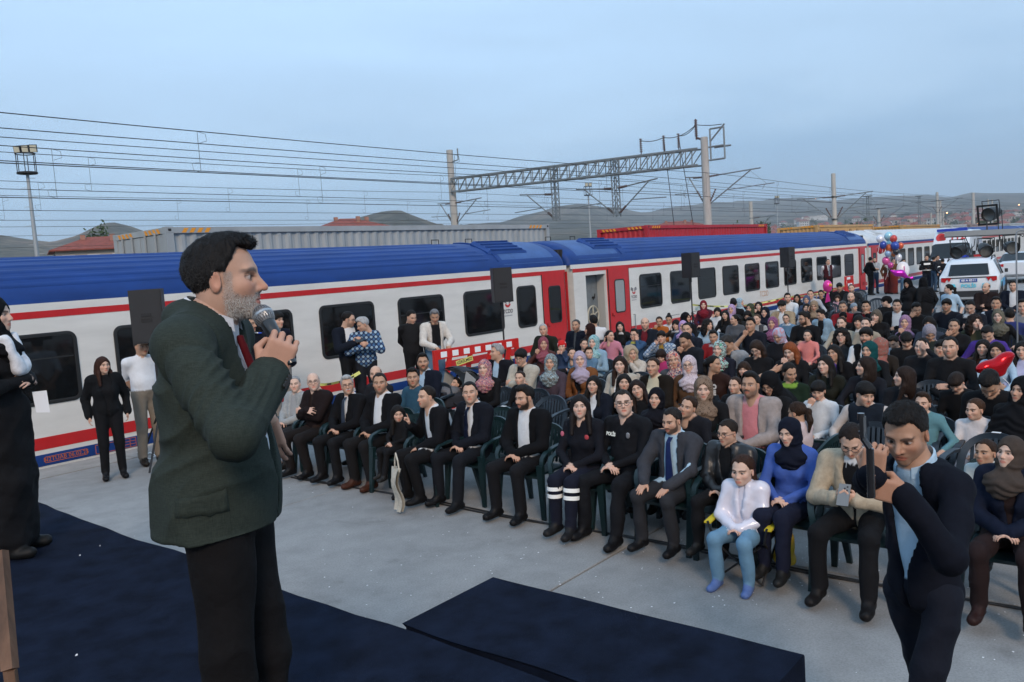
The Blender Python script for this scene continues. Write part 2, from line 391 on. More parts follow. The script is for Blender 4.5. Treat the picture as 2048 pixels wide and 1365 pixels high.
def pose_body(sit=True, c=1.0, sex='m', lean=0.0, arms=('lap', 'lap'), fat=1.0, spread=.13, seat=.43, twist=0.0, skirt=False, step=0.0, legdx=0.0, sleeve='long', bulk=0.0, knees=None, hx=.04, shz=.415, sws=1.0):
    """returns prims and joint frames of a clothed figure, facing +x, standing or seated at the origin"""
    f = sex != 'm'
    pz = seat+.105*c if sit else .93*c
    Pv = np.array([0, 0, pz]); R = ry(lean) @ rz(twist)
    T = lambda x, y, z: Pv+R @ (np.array([x, y, z])*c)
    sw = (.163 if f else .190)*sws
    J = dict(head=T(hx, 0, .605), neck=T(-.004, 0, .47), chest=T(-.015, 0, .31), R=R, c=c)
    w = (1+bulk)
    pr = []
    fb = .93 if f else 1.0
    pr += [EL(T(0, 0, .02), np.array([.125, .165 if not f else .172, .12])*c*w, LEG_T if sit else LEG_T, .05, R),
           EL(T(.005+.02*(fat-1), 0, .15), np.array([.112*fat, .148*(fat*.5+.5), .17])*c*w*fb, TOP_T, .06, R),
           EL(T(-.015, 0, .31), np.array([.118, .172, .18])*c*w*fb, TOP_T, .06, R),
           RC(T(-.012, sw*.92, shz), T(-.012, -sw*.92, shz), .062*c*w*fb, .062*c*w*fb, TOP_T, .05),
           RC(T(-.012, sw*.6, shz+.015), T(-.005, 0, shz+.04), .055*c, .062*c, TOP_T, .04), RC(T(-.012, -sw*.6, shz+.015), T(-.005, 0, shz+.04), .055*c, .062*c, TOP_T, .04),
           RC(T(-.006, 0, .45), T(hx-.022, 0, .545), .056*c*(.86 if f else 1), .052*c*(.86 if f else 1), NECK_T, .03)]
    if f and c > .85: pr += [EL(T(.075, .062, .27), np.array([.062, .065, .065])*c, TOP_T, .05, R), EL(T(.075, -.062, .27), np.array([.062, .065, .065])*c, TOP_T, .05, R)]
    hands = []
    for s, nm in ((1, arms[0]), (-1, arms[1])):    # left, right
        (wx, wy, wz), fd, pn, po, hp = ARMS[nm]
        S = T(-.01, s*sw, shz)
        Wt = T(wx, s*wy, wz); fdv = R @ np.array([fd[0], s*fd[1], fd[2]]); pnv = R @ np.array([pn[0], s*pn[1], pn[2]])
        E, Wt = ik(S, Wt, .285*c, .255*c, R @ np.array([po[0], s*po[1], po[2]]))
        at = {'long': (TOP_T, TOP_T), 'short': (TOP_T, SKIN_T), 'none': (SKIN_T, SKIN_T)}[sleeve]
        pr += [RC(S, E, .056*c*w*fb, .047*c*w*fb, at[0], .035), RC(E, Wt, .046*c*w*fb, .034*c*w*fb, at[1], .02), RC(Wt, Wt+(Wt-E)/np.linalg.norm(Wt-E)*.02*c, .026*c, .026*c, SKIN_T, .008)]
        x = fdv/np.linalg.norm(fdv); z = -pnv; z = z-x*(x @ z); z /= np.linalg.norm(z)+1e-9; y = np.cross(z, x)
        hands.append((Wt, np.stack([x, y, z], 1), s, hp))
        J['wr%s' % ('L' if s > 0 else 'R')] = Wt; J['el%s' % ('L' if s > 0 else 'R')] = E; J['sh%s' % ('L' if s > 0 else 'R')] = S
    J['hands'] = hands
    J['feet'] = []
    for s in (1, -1):
        hp_ = Pv+R @ np.array([.02*c, s*.088*c, -.01*c]) if not sit else Pv+np.array([.03*c, s*.088*c, -.015*c])
        if sit:
            kz = max(.40+.09*c, pz-.03) if c > .85 else pz+.0
            K = np.array([.44*c, s*spread*c, kz if knees is None else knees]); A = np.array([.40*c+legdx*(1 if s > 0 else .4), s*(spread+.005)*c, max(kz-.41*c, .075*c)])
        else:
            K = np.array([.03*c+step*s*.5, s*.095*c, .49*c]); A = np.array([-.02*c+step*s, s*.105*c, .085*c])
        tr = .09 if f else .092
        pr += [RC(hp_, K, tr*c*w, .068*c*w, LEG_T, .04), RC(K, A+np.array([0, 0, .035*c]), .064*c*w, (.060 if not f else .054)*c*w, LEG_T, .025)]
        if skirt: pr += [RC(hp_*np.array([1, .3, 1]), K*np.array([1, .5, 1]), .13*c, .11*c, LEG_T, .06), RC(K*np.array([1, .5, 1]), A*np.array([1, .5, 1])+np.array([.02, 0, .05*c]), .11*c, .12*c, LEG_T, .06)]
        toe = A+np.array([.155*c, s*.02*c, 0]); toe[2] = A[2]-.047*c; heel = A+np.array([-.045*c, 0, -.042*c])
        pr += [RC(heel, toe, .040*c, .036*c, SHOE_T, .02), EL(A+np.array([.10*c, s*.012*c, -.052*c]), np.array([.09, .047, .03])*c, SHOE_T, .015), RC(A, A+np.array([.05*c, 0, -.02*c]), .038*c, .040*c, SHOE_T, .02)]
        J['feet'].append((A, toe))
    return pr, J
def tag_verts(prims, V):
    pos = [p for p in prims if p[7] == 1]
    D = np.stack([pdist(p, V) for p in pos], 1); return np.array([p[5] for p in pos])[D.argmin(1)]
# ------------------------------------------------------------------ ground: terrain sheet, platform slabs, confetti
TY = 12.8684          # y of the train's side
def build_ground():
    # terrain: one sheet, flat yard then hills whose ridge follows the skyline (azimuth, elevation)
    prof = [(-60, 2.2), (-20, 3.0), (5, 3.4), (14, 4.0), (19.2, 3.9), (21.8, 3.3), (23.1, 3.66), (24.5, 4.31), (25.2, 4.43), (26.2, 4.15), (27.3, 3.66), (31.4, 3.2), (37.9, 3.55), (39.9, 3.98), (41.9, 4.31), (43.3, 4.3), (44.6, 3.72), (45.6, 3.25), (50, 3.13), (52.1, 3.57), (53.9, 3.96), (55.2, 4.13), (58.6, 3.44), (60.3, 3.1), (63.6, 3.35), (66.2, 3.33), (69.9, 3.26), (71.7, 2.84), (74.4, 2.82), (77.4, 2.67), (78.5, 2.42), (79.6, 2.61), (80.9, 2.42), (82.3, 2.3), (95, 2.6), (120, 2.0), (160, 1.5), (230, 1.0), (300, 2.2)]
    A = np.linspace(-60, 300, 1081)[:-1]; el = np.interp(A, [p[0] for p in prof], [p[1] for p in prof])
    Rr = np.interp(A, [-60, 15, 46, 48, 56, 58, 64, 68, 300], [1500, 1300, 1300, 2000, 2200, 2600, 3000, 3400, 3400])
    rad = np.concatenate([[0, 30, 60, 120, 200, 300, 400, 500, 620], np.linspace(720, 2600, 34), [2800, 3000, 3200, 3400, 3700, 4200, 5000]])
    V = []; az = np.radians(A)
    for r in rad:
        t = np.clip((r-420)/(Rr-420), 0, 1); hill = np.tan(np.radians(el))*Rr
        z = hill*(t**1.7)*np.where(r > Rr, np.clip(1-(r-Rr)/2600, .1, 1), 1)
        X, Y = r*np.sin(az), r*np.cos(az)
        P = np.stack([X, Y, np.zeros_like(X)], 1)
        nzv = wob(P, .006, 1)*14+wob(P, .017, 4)*6+wob(P, .045, 6)*2
        z = z+nzv*t*(1-np.clip(1-np.abs(t-1)*6, 0, 1)*.85)
        z = z-.95+np.where(r > 300, 0, 0)
        V.append(np.stack([X, Y, z], 1))
    V = np.concatenate(V); n = len(A); m = len(rad)
    i, j = np.meshgrid(np.arange(m-1), np.arange(n), indexing='ij'); i = i.ravel(); j = j.ravel(); k = (j+1) % n
    Q = np.stack([i*n+j, i*n+k, (i+1)*n+k, (i+1)*n+j], 1)
    mt = bpy.data.materials.new('hill_ground'); mt.use_nodes = True; nt = mt.node_tree; b = nt.nodes['Principled BSDF']; L = nt.links.new
    t = nt.nodes.new('ShaderNodeTexCoord')
    def nzn(s, d, ps): 
        q = nt.nodes.new('ShaderNodeTexNoise'); q.inputs['Scale'].default_value = s; q.inputs['Detail'].default_value = d; L(t.outputs['Object'], q.inputs[0])
        r = nt.nodes.new('ShaderNodeValToRGB'); L(q.outputs[0], r.inputs[0])
        while len(r.color_ramp.elements) < len(ps): r.color_ramp.elements.new(.5)
        for e, (p, c) in zip(r.color_ramp.elements, ps): e.position = p; e.color = tuple(c)+(1,)
        return r
    a = nzn(.006, 9, [(.34, (.07, .072, .052)), (.48, (.105, .10, .075)), (.60, (.15, .132, .10)), (.72, (.22, .165, .13))])
    c = nzn(.05, 6, [(.42, (.6, .6, .6)), (.62, (1.15, 1.1, 1.05))])
    mu = nt.nodes.new('ShaderNodeMix'); mu.data_type = 'RGBA'; mu.blend_type = 'MULTIPLY'; mu.inputs[0].default_value = 1
    L(a.outputs[0], mu.inputs[6]); L(c.outputs[0], mu.inputs[7]); L(mu.outputs[2], b.inputs['Base Color']); b.inputs['Roughness'].default_value = 1; b.inputs['Specular IOR Level'].default_value = 0
    link('hills', np_mesh('hills', V, Q), mt, kind='structure')
    # concrete platform: base under separate slabs with open joints
    conc = bpy.data.materials.new('concrete'); conc.use_nodes = True; nt = conc.node_tree; b = nt.nodes['Principled BSDF']; L = nt.links.new
    t = nt.nodes.new('ShaderNodeTexCoord')
    g = nt.nodes.new('ShaderNodeNewGeometry')
    def ramp(src, ps):
        r = nt.nodes.new('ShaderNodeValToRGB'); L(src, r.inputs[0])
        while len(r.color_ramp.elements) < len(ps): r.color_ramp.elements.new(.5)
        for e, (p, cc) in zip(r.color_ramp.elements, ps): e.position = p; e.color = tuple(cc)+(1,)
        return r.outputs[0]
    def noise(s, d, ro=.6, di=0):
        q = nt.nodes.new('ShaderNodeTexNoise'); q.inputs['Scale'].default_value = s; q.inputs['Detail'].default_value = d; q.inputs['Roughness'].default_value = ro; q.inputs['Distortion'].default_value = di; L(g.outputs['Position'], q.inputs[0]); return q.outputs[0]
    def mul(x, y, f=1):
        q = nt.nodes.new('ShaderNodeMix'); q.data_type = 'RGBA'; q.blend_type = 'MULTIPLY'; q.inputs[0].default_value = f; L(x, q.inputs[6]); L(y, q.inputs[7]); return q.outputs[2]
    c1 = ramp(noise(.35, 8, .65, .6), [(.3, (.215, .212, .208)), (.5, (.262, .260, .255)), (.72, (.305, .305, .30))])
    c2 = ramp(noise(3.5, 8), [(.35, (.86, .86, .86)), (.6, (1.04, 1.04, 1.04))])
    c3 = ramp(noise(70, 3), [(.3, (.82, .82, .82)), (.62, (1.08, 1.08, 1.08))])
    c4 = ramp(noise(1.1, 5, .7, 1.5), [(.60, (1, 1, 1)), (.70, (.80, .79, .78))])
    L(mul(mul(mul(c1, c2), c3), c4), b.inputs['Base Color']); b.inputs['Roughness'].default_value = .88
    bp = nt.nodes.new('ShaderNodeBump'); bp.inputs['Strength'].default_value = .25; bp.inputs['Distance'].default_value = .004; L(noise(160, 3), bp.inputs['Height']); L(bp.outputs[0], b.inputs['Normal'])
    MATS['concrete'] = conc
    base = MB(); base.b2((-40, -60, -.9), (170, 12.44, -.03)); pb = base.build('platform', mat('joint_dirt', (.035, .032, .028), .95, var=.3), kind='structure')
    ys = [-60, -50, -40, -32, -24, -16, -8, -4.1, -.25, 3.64, 7.51, 11.8]; xs = [-40, -30, -20, -12, -6, 0, 5.95, 11.9, 17.85, 23.8, 29.7, 35.7, 41.6, 47.6, 53.5, 65, 80, 100, 130, 170]
    jn = np.random.RandomState(5)
    for i in range(len(xs)-1):
        for j in range(len(ys)-1):
            s = MB(); e = .011; dz = jn.uniform(-.0015, .0015)
            x0, x1, y0, y1 = xs[i]+e, xs[i+1]-e, ys[j]+e, ys[j+1]-e
            b_ = .006
            s.add([(x0, y0, -.03), (x1, y0, -.03), (x1, y1, -.03), (x0, y1, -.03), (x0, y0, dz-b_), (x1, y0, dz-b_), (x1, y1, dz-b_), (x0, y1, dz-b_), (x0+b_, y0+b_, dz), (x1-b_, y0+b_, dz), (x1-b_, y1-b_, dz), (x0+b_, y1-b_, dz)],
                  [(8, 9, 10, 11)]+[(a, (a+1) % 4, 4+(a+1) % 4, 4+a) for a in range(4)]+[(4+a, 4+(a+1) % 4, 8+(a+1) % 4, 8+a) for a in range(4)])
            s.build('slab', conc, pb)
    edge_m = mat('edge_stone', (.30, .29, .275), .85, var=.16, vscale=3, bump=.4, bscale=60)
    for k in range(66):
        s = MB(); x = -8+k*1.5; s.b2((x+.006, 11.81, -.12), (x+1.494, 12.46, .004+.006*random.random())); s.build('edge_stone', edge_m, pb)
    s = MB(); rnd = random.Random(4)
    for _ in range(420):
        if rnd.random() < .8: x, y = rnd.uniform(3.0, 6.5), rnd.gauss(3.2, 1.8)
        else: x, y = rnd.uniform(2.5, 9), rnd.uniform(-1, 9)
        a = rnd.uniform(0, 6.28); w = rnd.uniform(.003, .0085); c, d = math.cos(a)*w, math.sin(a)*w
        s.add([(x-c, y-d, .004), (x+d, y-c, .004), (x+c, y+d, .006), (x-d, y+c, .005)], [(0, 1, 2, 3)])
    s.build('confetti', mat('paper_white', (.75, .75, .76), .7), kind='stuff', label='tiny white confetti flecks scattered on the concrete', cat='confetti')
build_ground()

# ------------------------------------------------------------------ stage
def build_stage():
    carpet = mat('stage_carpet', (.0065, .0105, .023), .97, var=.4, vscale=6, bump=.6, bscale=260, spec=.08)
    st = empty('stage', (0, 0, 0), label='low stage covered in dark navy carpet in the foreground', cat='stage')
    xs = 2.40
    m = MB()
    # deck with a slightly ragged front edge of carpet
    top = .80; N = 60; V = []; F = []
    ya = np.linspace(-6, 7.05, N); rg = np.random.RandomState(2)
    xe = xs+.012*np.sin(ya*3.1)+.010*rg.uniform(-1, 1, N)+.2*(ya-2.8)*.0+.03*(ya-2.8)/2
    K_ = 40
    for y, x in zip(ya, xe):
        for k in range(K_): xx = -3+(x-.01+3)*(k/(K_-1)); V.append((xx, y, top+.0035*(math.sin(xx*5.3+y*2.1+1.3*math.sin(y*1.7))*math.sin(y*3.4+xx*1.2))+(.004*max(0, math.sin(xx*1.9-y*2.3+.6))**12)))
        V += [(x, y, top-.012), (x+.004*math.sin(y*9), y, .02)]
    W_ = K_+2
    for i in range(N-1):
        for k in range(W_-1): a = W_*i+k; F.append((a, a+1, a+1+W_, a+W_))
    F += [tuple(W_*(N-1)+k for k in (0, K_-1, K_, K_+1))]
    m.add(V, F); d = m.build('deck_carpet', carpet, st, True)
    m = MB(); m.b2((2.44, 1.19, .01), (3.07, 2.77, .792)); m.build('apron_riser', carpet, st)
    m = MB(); V = []; F = []
    yy = np.linspace(1.17, 2.785, 16)
    for y in yy: V += [(2.425+.01*math.sin(y*7), y, .806), (3.072+.003*math.sin(y*9), y, .806), (3.078, y, .795), (3.082+.004*math.sin(y*11), y, .02)]
    for i in range(15): a = 4*i; F += [(a, a+1, a+5, a+4), (a+1, a+2, a+6, a+5), (a+2, a+3, a+7, a+6)]
    F += [(0, 1, 2, 3), (60, 63, 62, 61)]
    m.add(V, F); m.build('apron_carpet', carpet, st, True)
    # bits of paper on the carpet
    s = MB()
    for (u, v, w) in ((160, 1112, .014), (153, 1312, .018), (200, 1093, .008)):
        P = atz(u, v, .803); a = u; w *= .6; s.add([(P[0]-w/2, P[1]-w/5, .804), (P[0]+w/2, P[1]-w/6, .804), (P[0]+w/2.2, P[1]+w/5, .812), (P[0]-w/2.1, P[1]+w/5, .806)], [(0, 1, 2, 3)])
    s.build('paper_scraps', mat('paper_white', (.75, .75, .76), .7), None, kind='stuff', label='small white paper scraps lying on the navy stage carpet', cat='paper')
    # wooden post of an easel or lectern at the left edge
    wood = mat('old_wood', (.16, .085, .05), .7, var=.45, vscale=14, bump=.5, bscale=30, streak=(1, 1, .12))
    a = atd(20, 1340, 1.55); b = atd(0, 1108, 1.62); b = b+(b-a)*.02
    m = MB(); a = np.array(a); b = np.array(b); ax = (b-a)/np.linalg.norm(b-a); x = np.cross(ax, [0, 0, 1]); x = FW-ax*(FW @ ax); x /= np.linalg.norm(x); y = np.cross(ax, x)
    V = []
    for p, s_ in ((a, 1.0), (b, 1.0)):
        for i, j in ((-1, -1), (1, -1), (1, 1), (-1, 1)): V.append(p+x*i*.010*s_+y*j*.0115*s_)
    m.add(V, [(0, 3, 2, 1), (4, 5, 6, 7)]+[(i, (i+1) % 4, 4+(i+1) % 4, 4+i) for i in range(4)])
    # goes on down to the deck
    bt = np.array([a[0]+.02, a[1]+.05, .80]); m.tube(a-ax*.0, bt, .012, .012, 6)
    m.build('wooden_post', wood, label='worn brown wooden post leaning at the left edge of the stage', cat='post')
build_stage()

# ------------------------------------------------------------------ train
def rrect(w, h, r, n=5):
    P = []
    for cx, cz, a0 in ((w/2-r, h/2-r, 0), (-w/2+r, h/2-r, 90), (-w/2+r, -h/2+r, 180), (w/2-r, -h/2+r, 270)):
        for i in range(n+1): a = math.radians(a0+90*i/n); P.append((cx+r*math.cos(a), cz+r*math.sin(a)))
    return P
def frame_mesh(name, w, h, r, t, d, y0=0):
    """rounded rectangular ring in the xz plane, proud towards -y by d"""
    o, i_ = rrect(w, h, r), rrect(w-2*t, h-2*t, max(r-t, .01)); n = len(o); V = []; F = []
    for P, y in ((o, y0), (o, y0-d*.7), (rrect(w-t*.6, h-t*.6, r-t*.3), y0-d), (i_, y0-d*.75), (i_, y0)):
        V += [(p[0], y, p[1]) for p in P]
    for a in range(4):
        for k in range(n): F.append((a*n+k, a*n+(k+1) % n, (a+1)*n+(k+1) % n, (a+1)*n+k))
    m = MB(); m.add(V, F); return m.mesh(name, True)
def plate_mesh(name, w, h, r, y0, th=.004):
    P = rrect(w, h, r); m = MB(); n = len(P); V = [(p[0], y0, p[1]) for p in P]+[(p[0], y0+th, p[1]) for p in P]
    m.add(V, [tuple(range(n)), tuple(range(2*n-1, n-1, -1))]+[(k, (k+1) % n, n+(k+1) % n, n+k) for k in range(n)]); return m.mesh(name)
WHITE = mat('coach_white', (.68, .665, .625), .42, var=.08, vscale=2.5, bump=.03, bscale=4, coat=.2, streak=(.35, 1, 1.6))
BLUE = mat('coach_blue', (.010, .045, .20), .55, var=.16, vscale=3, spec=.25, bump=.04, bscale=3, streak=(.3, 1, 1))
BLUE2 = mat('coach_roof_end', (.04, .10, .28), .5, var=.14, vscale=3, spec=.3)
ROOFW = mat('coach_roof_white', (.55, .57, .58), .5, var=.1, vscale=3)
RED = mat('coach_red', (.50, .012, .014), .38, var=.08, vscale=4, coat=.25)
RUB = mat('window_rubber', (.012, .012, .012), .6, bump=.1, bscale=30)
GLASS = mat('tinted_window', (.006, .007, .008), .06, spec=.5)
DARK = mat('underframe', (.015, .015, .016), .8, var=.3)
GREYI = mat('vestibule_grey', (.16, .18, .19), .5, var=.12)
LOGOG = mat('logo_grey', (.09, .09, .11), .5); ORANGE = mat('stencil_orange', (.55, .13, .03), .6); CREAM = mat('wheel_cream', (.45, .42, .33), .5); CHROME = mat('rail_steel', (.45, .45, .45), .35, metal=.8)
PALEP = mat('door_glass_pale', (.30, .33, .33), .15, spec=.6)
FR = frame_mesh('window', 1.38, 1.04, .13, .055, .022); PN = plate_mesh('pane', 1.30, .96, .09, -.006)
FRN = frame_mesh('window', .78, 1.04, .13, .05, .022); PNN = plate_mesh('pane', .70, .96, .09, -.006)
FRD = frame_mesh('door_window', .55, .97, .10, .035, .014); PND = plate_mesh('pane', .49, .91, .08, -.004)
TRN = MB().b2((-.62, -.012, .14), (.62, -.004, .158)).mesh('transom')
def roofz(y, ap=3.04, w=2.9): return 2.31+(ap-2.31)*math.sqrt(max(0, 1-((w/2-y)/(w/2))**2))
def coach(x0, x1, wins, label, narrow=(), doors=(), roof=BLUE, low=RED, ribs=True, hatch=(), logos=(), eave=WHITE, white_roof=False):
    e = empty('train_coach', (x0, TY, 0), label=label, cat='train coach', group='coaches of the passenger train')
    L = x1-x0
    ys = [0, .008, .03, .06, .1, .16, .24, .34, .46, .6, .76, .94, 1.12, 1.3]; prof = [(y, roofz(y)) for y in ys]+[(1.45, 3.04)]; prof += [(2.9-y, z) for y, z in prof[-2::-1]]
    # rounded roof ends
    secs = [(.0, .88, .88), (.03, .95, .93), (.10, .985, .97), (.22, 1, .995), (.4, 1, 1)]
    xsn = [(a, w, zz) for a, w, zz in secs]+[(L-a, w, zz) for a, w, zz in secs[::-1]]
    V = []; F = []; n = len(prof)
    for X, w, zz in xsn:
        for y, z in prof: V.append((X, 1.45+(y-1.45)*w, 2.29+(z-2.29)*zz))
    for i in range(len(xsn)-1):
        for k in range(n-1): F.append((i*n+k, i*n+k+1, (i+1)*n+k+1, (i+1)*n+k))
    F += [tuple(range(n)), tuple((len(xsn)-1)*n+k for k in range(n))]
    MB().add(V, F).build('roof', roof, e, True)
    # side walls, cut where doorways stand open
    cuts = sorted([(d[0]-x0, d[1]-x0) for d in doors if d[2] == 'open']); xa = .12; segs = []
    for a, b in cuts: segs.append((xa, a)); xa = b
    segs.append((xa, L-.12))
    m = MB()
    for a, b in segs: m.b2((a, 0, -.09), (b, .06, 2.31))
    for a, b in cuts: m.b2((a, 0, 2.0), (b, .06, 2.31))
    m.build('side_wall', WHITE, e)
    m = MB(); m.b2((.12, 2.84, -.09), (L-.12, 2.9, 2.31)); m.build('far_wall', WHITE, e)
    for xa_ in (.12, L-.16): MB().b2((xa_, .06, -.09), (xa_+.04, 2.84, 2.3)).build('end_wall', WHITE, e)
    m = MB(); m.b2((.1, .12, -.55), (L-.1, 2.78, -.095)); m.build('underframe', DARK, e)
    if not cuts: m = MB(); m.b2((.2, .1, -.05), (L-.2, 2.8, 2.25)); m.build('saloon', DARK, e)
    m = MB(); m.b2((.02, -.004, 2.205), (L-.02, .02, 2.318)); m.build('eave_band', eave, e)
    m = MB(); m.b2((.1, -.006, 2.105), (L-.1, .0, 2.205)); m.build('upper_stripe', RED, e)
    def lowband(nm, z0, z1, mt_):
        m = MB(); xa = .12
        for a, b in cuts+[(L-.12, 0)]: m.b2((xa, -.005, z0), (a, .0, z1)); xa = b
        m.build(nm, mt_, e)
    lowband('lower_stripe', .20, .375, low); lowband('skirt_band', -.04, .13, BLUE)
    if ribs:
        for y in (.115, .225, .37, .56, .80, 1.06, 1.33, 1.6):
            t = (roofz(y+.01)-roofz(y-.01))/.02; an = math.atan(t) if y < 1.45 else 0
            m = MB(); w = .045 if y < .3 else .06; N = Vector((0, -math.sin(an), math.cos(an))); T = Vector((0, math.cos(an), math.sin(an))); p = Vector((0, y, roofz(min(y, 1.45))-.006))
            a_, b_ = 2.9+y*.55, L-2.9-y*.55
            V = []
            for X, s in ((a_, .2), (a_+.12, 1), (b_-.12, 1), (b_, .2)): V += [tuple(p+T*(-w)+Vector((X, 0, 0))), tuple(p+T*(-w*.55)+N*.021*s+Vector((X, 0, 0))), tuple(p+T*(w*.55)+N*.021*s+Vector((X, 0, 0))), tuple(p+T*w+Vector((X, 0, 0)))]
            F = []
            for i in range(3): a = 4*i; F += [(a+k, a+k+1, a+k+5, a+k+4) for k in range(3)]
            m.add(V, F+[(0, 1, 2, 3), (12, 13, 14, 15)]).build('roof_rib', roof, e, True)
        for xa, xb in ((.45, 2.55), (L-2.55, L-.45)):     # smooth end fields, paler
            V = []; F = []; yy = [.02+i*.08 for i in range(18)]
            for X in (xa, xb):
                for y in yy: V.append((X, y, roofz(y)+.004))
            MB().add(V, [(k, k+1, 18+k+1, 18+k) for k in range(17)]).build('roof_end_panel', ROOFW if white_roof else BLUE2, e, True)
    for X in hatch:
        hx = X-x0; b = empty('roof_hatch'); b.parent = e
        m = MB(); y0, y1 = .28, .80
        for dx, dz in ((0, 0),):
            V = []; z0, z1 = roofz(y0), roofz(y1)
            for w_, hgt in ((.75, .0), (.75, .05), (.62, .10)):
                V += [(hx-w_, y0-.05+hgt*.4, z0-.03+hgt), (hx+w_, y0-.05+hgt*.4, z0-.03+hgt), (hx+w_, y1, z1+hgt), (hx-w_, y1, z1+hgt)]
            F = [(8, 9, 10, 11)]+[(a*4+k, a*4+(k+1) % 4, (a+1)*4+(k+1) % 4, (a+1)*4+k) for a in (0, 1) for k in range(4)]
            m.add(V, F)
        m.build('hatch_case', roof if not white_roof else ROOFW, b)
        for k in range(4):
            t = k/3; y = y0-.01+(y1-y0)*t*.9; z = roofz(y0)+(roofz(y1)-roofz(y0))*t+.082
            MB().box((hx, y, z), (1.2, .035, .03)).build('louvre', BLUE if not white_roof else ROOFW, b)
    for X in [h-1.5 for h in hatch]+[h-.3 for h in hatch]:
        m = MB(); hx = X-x0; y = 1.25; z = roofz(1.25); m.path([(hx-.12, y, z-.02), (hx-.12, y, z+.11), (hx+.12, y, z+.11), (hx+.12, y, z-.02)], .012, 5); m.build('grab_loop', DARK, e)
    if ribs:
        for xe in (2.72, L-2.72):
            m = MB(); yy = [.06+i*.08 for i in range(19)]; m.path([(xe-.0, y, roofz(min(y, 1.45))+.012) for y in yy], .022, 6); m.build('roof_seam', roof, e, True)
    for k, (a, b) in enumerate(wins):
        w = link('window', FR, RUB, e, ((a+b)/2-x0, 0, 1.365)); w.scale[0] = (b-a)/1.38; link('pane', PN, GLASS, w)
        if k % 2 == 0: link('transom', TRN, RUB, w)
    for a, b in narrow:
        w = link('window', FRN, RUB, e, ((a+b)/2-x0, 0, 1.365)); w.scale[0] = (b-a)/.78; link('pane', PNN, GLASS, w)
    for d in doors:
        a, b, st = d; w = b-a
        if st == 'open':
            v = empty('vestibule'); v.parent = e; v.location = (a-x0, 0, 0)
            m = MB(); m.b2((-.02, .30, -.05), (w+.02, .34, 2.1)); m.build('inner_wall', GREYI, v)
            m = MB(); m.b2((-.04, .061, -.05), (-.005, .3, 2.1)); m.b2((w+.005, .061, -.05), (w+.04, .3, 2.1)); m.build('jamb', mat('jamb', (.42, .42, .40), .5), v)
            m = MB(); m.b2((0, .06, -.06), (w, .3, 0)); m.b2((0, .06, 2.0), (w, .3, 2.04)); m.build('doorway_floor', DARK, v)
            m = MB(); R = .27; c = (.60, .22, .85)
            m.path([(c[0]+R*math.cos(t), c[1], c[2]+R*math.sin(t)) for t in np.linspace(0, 6.2832, 25)], .025, 6)
            for t in (1.57, 3.66, 5.76): m.tube(c, (c[0]+R*math.cos(t), c[1], c[2]+R*math.sin(t)), .022)
            m.tube((c[0], c[1]-.04, c[2]), (c[0], c[1]+.06, c[2]), .06); m.tube(c, (c[0]+.15, c[1]-.05, c[2]+.1), .015); m.build('handbrake_wheel', CREAM, v, True)
            m = MB(); m.tube((.72, .30, 1.35), (.72, .22, 1.35), .03); m.tube((.72, .22, 1.35), (.64, .22, 1.30), .014); m.tube((.72, .22, 1.36), (.74, .22, 1.46), .014); m.build('door_latch', DARK, v)
        else:
            dd = link('door', MB().b2((.0, -.02 if st != 'slid' else -.06, .0), (w, 0, 2.14)).mesh('door'), RED, e, (a-x0, 0, 0))
            y = -.022 if st != 'slid' else -.062
            fw_ = link('door_window', FRD, RUB, dd, (w/2+.02, y, 1.33)); fw_.scale = (min(1, w/1.0), 1, 1); 
            pn = link('door_pane', PND, PALEP if st == 'slid' else GLASS, dd, (w/2+.02, y, 1.33)); pn.scale = (min(1, w/1.0), 1, 1)
            for xa_ in (-.012, w): MB().b2((xa_, y, .02), (xa_+.018, y+.02, 2.12)).build('door_seal', RUB, dd)
            m = MB(); m.tube((.12, y-.01, .78), (.12, y-.01, .86), .02); m.tube((.19, y-.01, .76), (.19, y-.01, .80), .018); m.b2((.35, y-.012, .25), (.65, y, .42)); m.build('door_handle', mat('handle_dark_red', (.25, .01, .01), .5), dd)
            m = MB(); m.tube((w+.26, -.06, .30), (w+.26, -.06, .72), .014); m.tube((w+.26, 0, .30), (w+.26, -.06, .30), .012); m.tube((w+.26, 0, .72), (w+.26, -.06, .72), .012); m.build('grab_rail', CHROME, dd)
    for X, z, sc in logos:
        g = empty('emblem'); g.parent = e; g.location = (X-x0, -.003, z)
        m = MB(); R = .10*sc
        arc = [(R*math.cos(t), R*math.sin(t)) for t in np.linspace(math.pi*1.12, math.pi*1.88, 9)]; inn = [(.62*R*math.cos(t), .62*R*math.sin(t)+.01) for t in np.linspace(math.pi*1.88, math.pi*1.12, 9)]
        m.prism([(p[0], p[1]+.04*sc) for p in arc+inn], 1, -.004, 0); m.build('red_crescent', RED, g)
        m = MB()
        for s in (1, -1):
            for k in range(3): m.prism([(s*.03*sc, (.02+.035*k)*sc), (s*(.17-.012*k)*sc, (.075+.028*k)*sc), (s*(.165-.012*k)*sc, (.095+.028*k)*sc), (s*.04*sc, (.045+.035*k)*sc)], 1, -.004, 0)
        m.build('wings', LOGOG, g)
        tm = text_mesh('lettering', 'TCDD', .115*sc, .001, .002); link('lettering', tm, LOGOG, g, (0, -.003, -.145*sc), (math.pi/2, 0, 0))
        m = MB(); m.b2((-.13*sc, -.003, -.245*sc), (.13*sc, 0, -.225*sc)); m.build('small_print', mat('print_grey', (.35, .35, .36), .6), g)
    return e
G1, G2, G3, G4, G5, G6 = 18.05, 44.45, 70.85, 97.25, 123.65, 150.05
w1 = [(3.95-2.03*k-.0, 5.33-2.03*k) for k in range(1, 5)]+[(3.95, 5.33), (5.88, 7.26), (7.8, 9.18), (9.79, 11.17), (11.82, 13.2), (13.85, 15.25)]
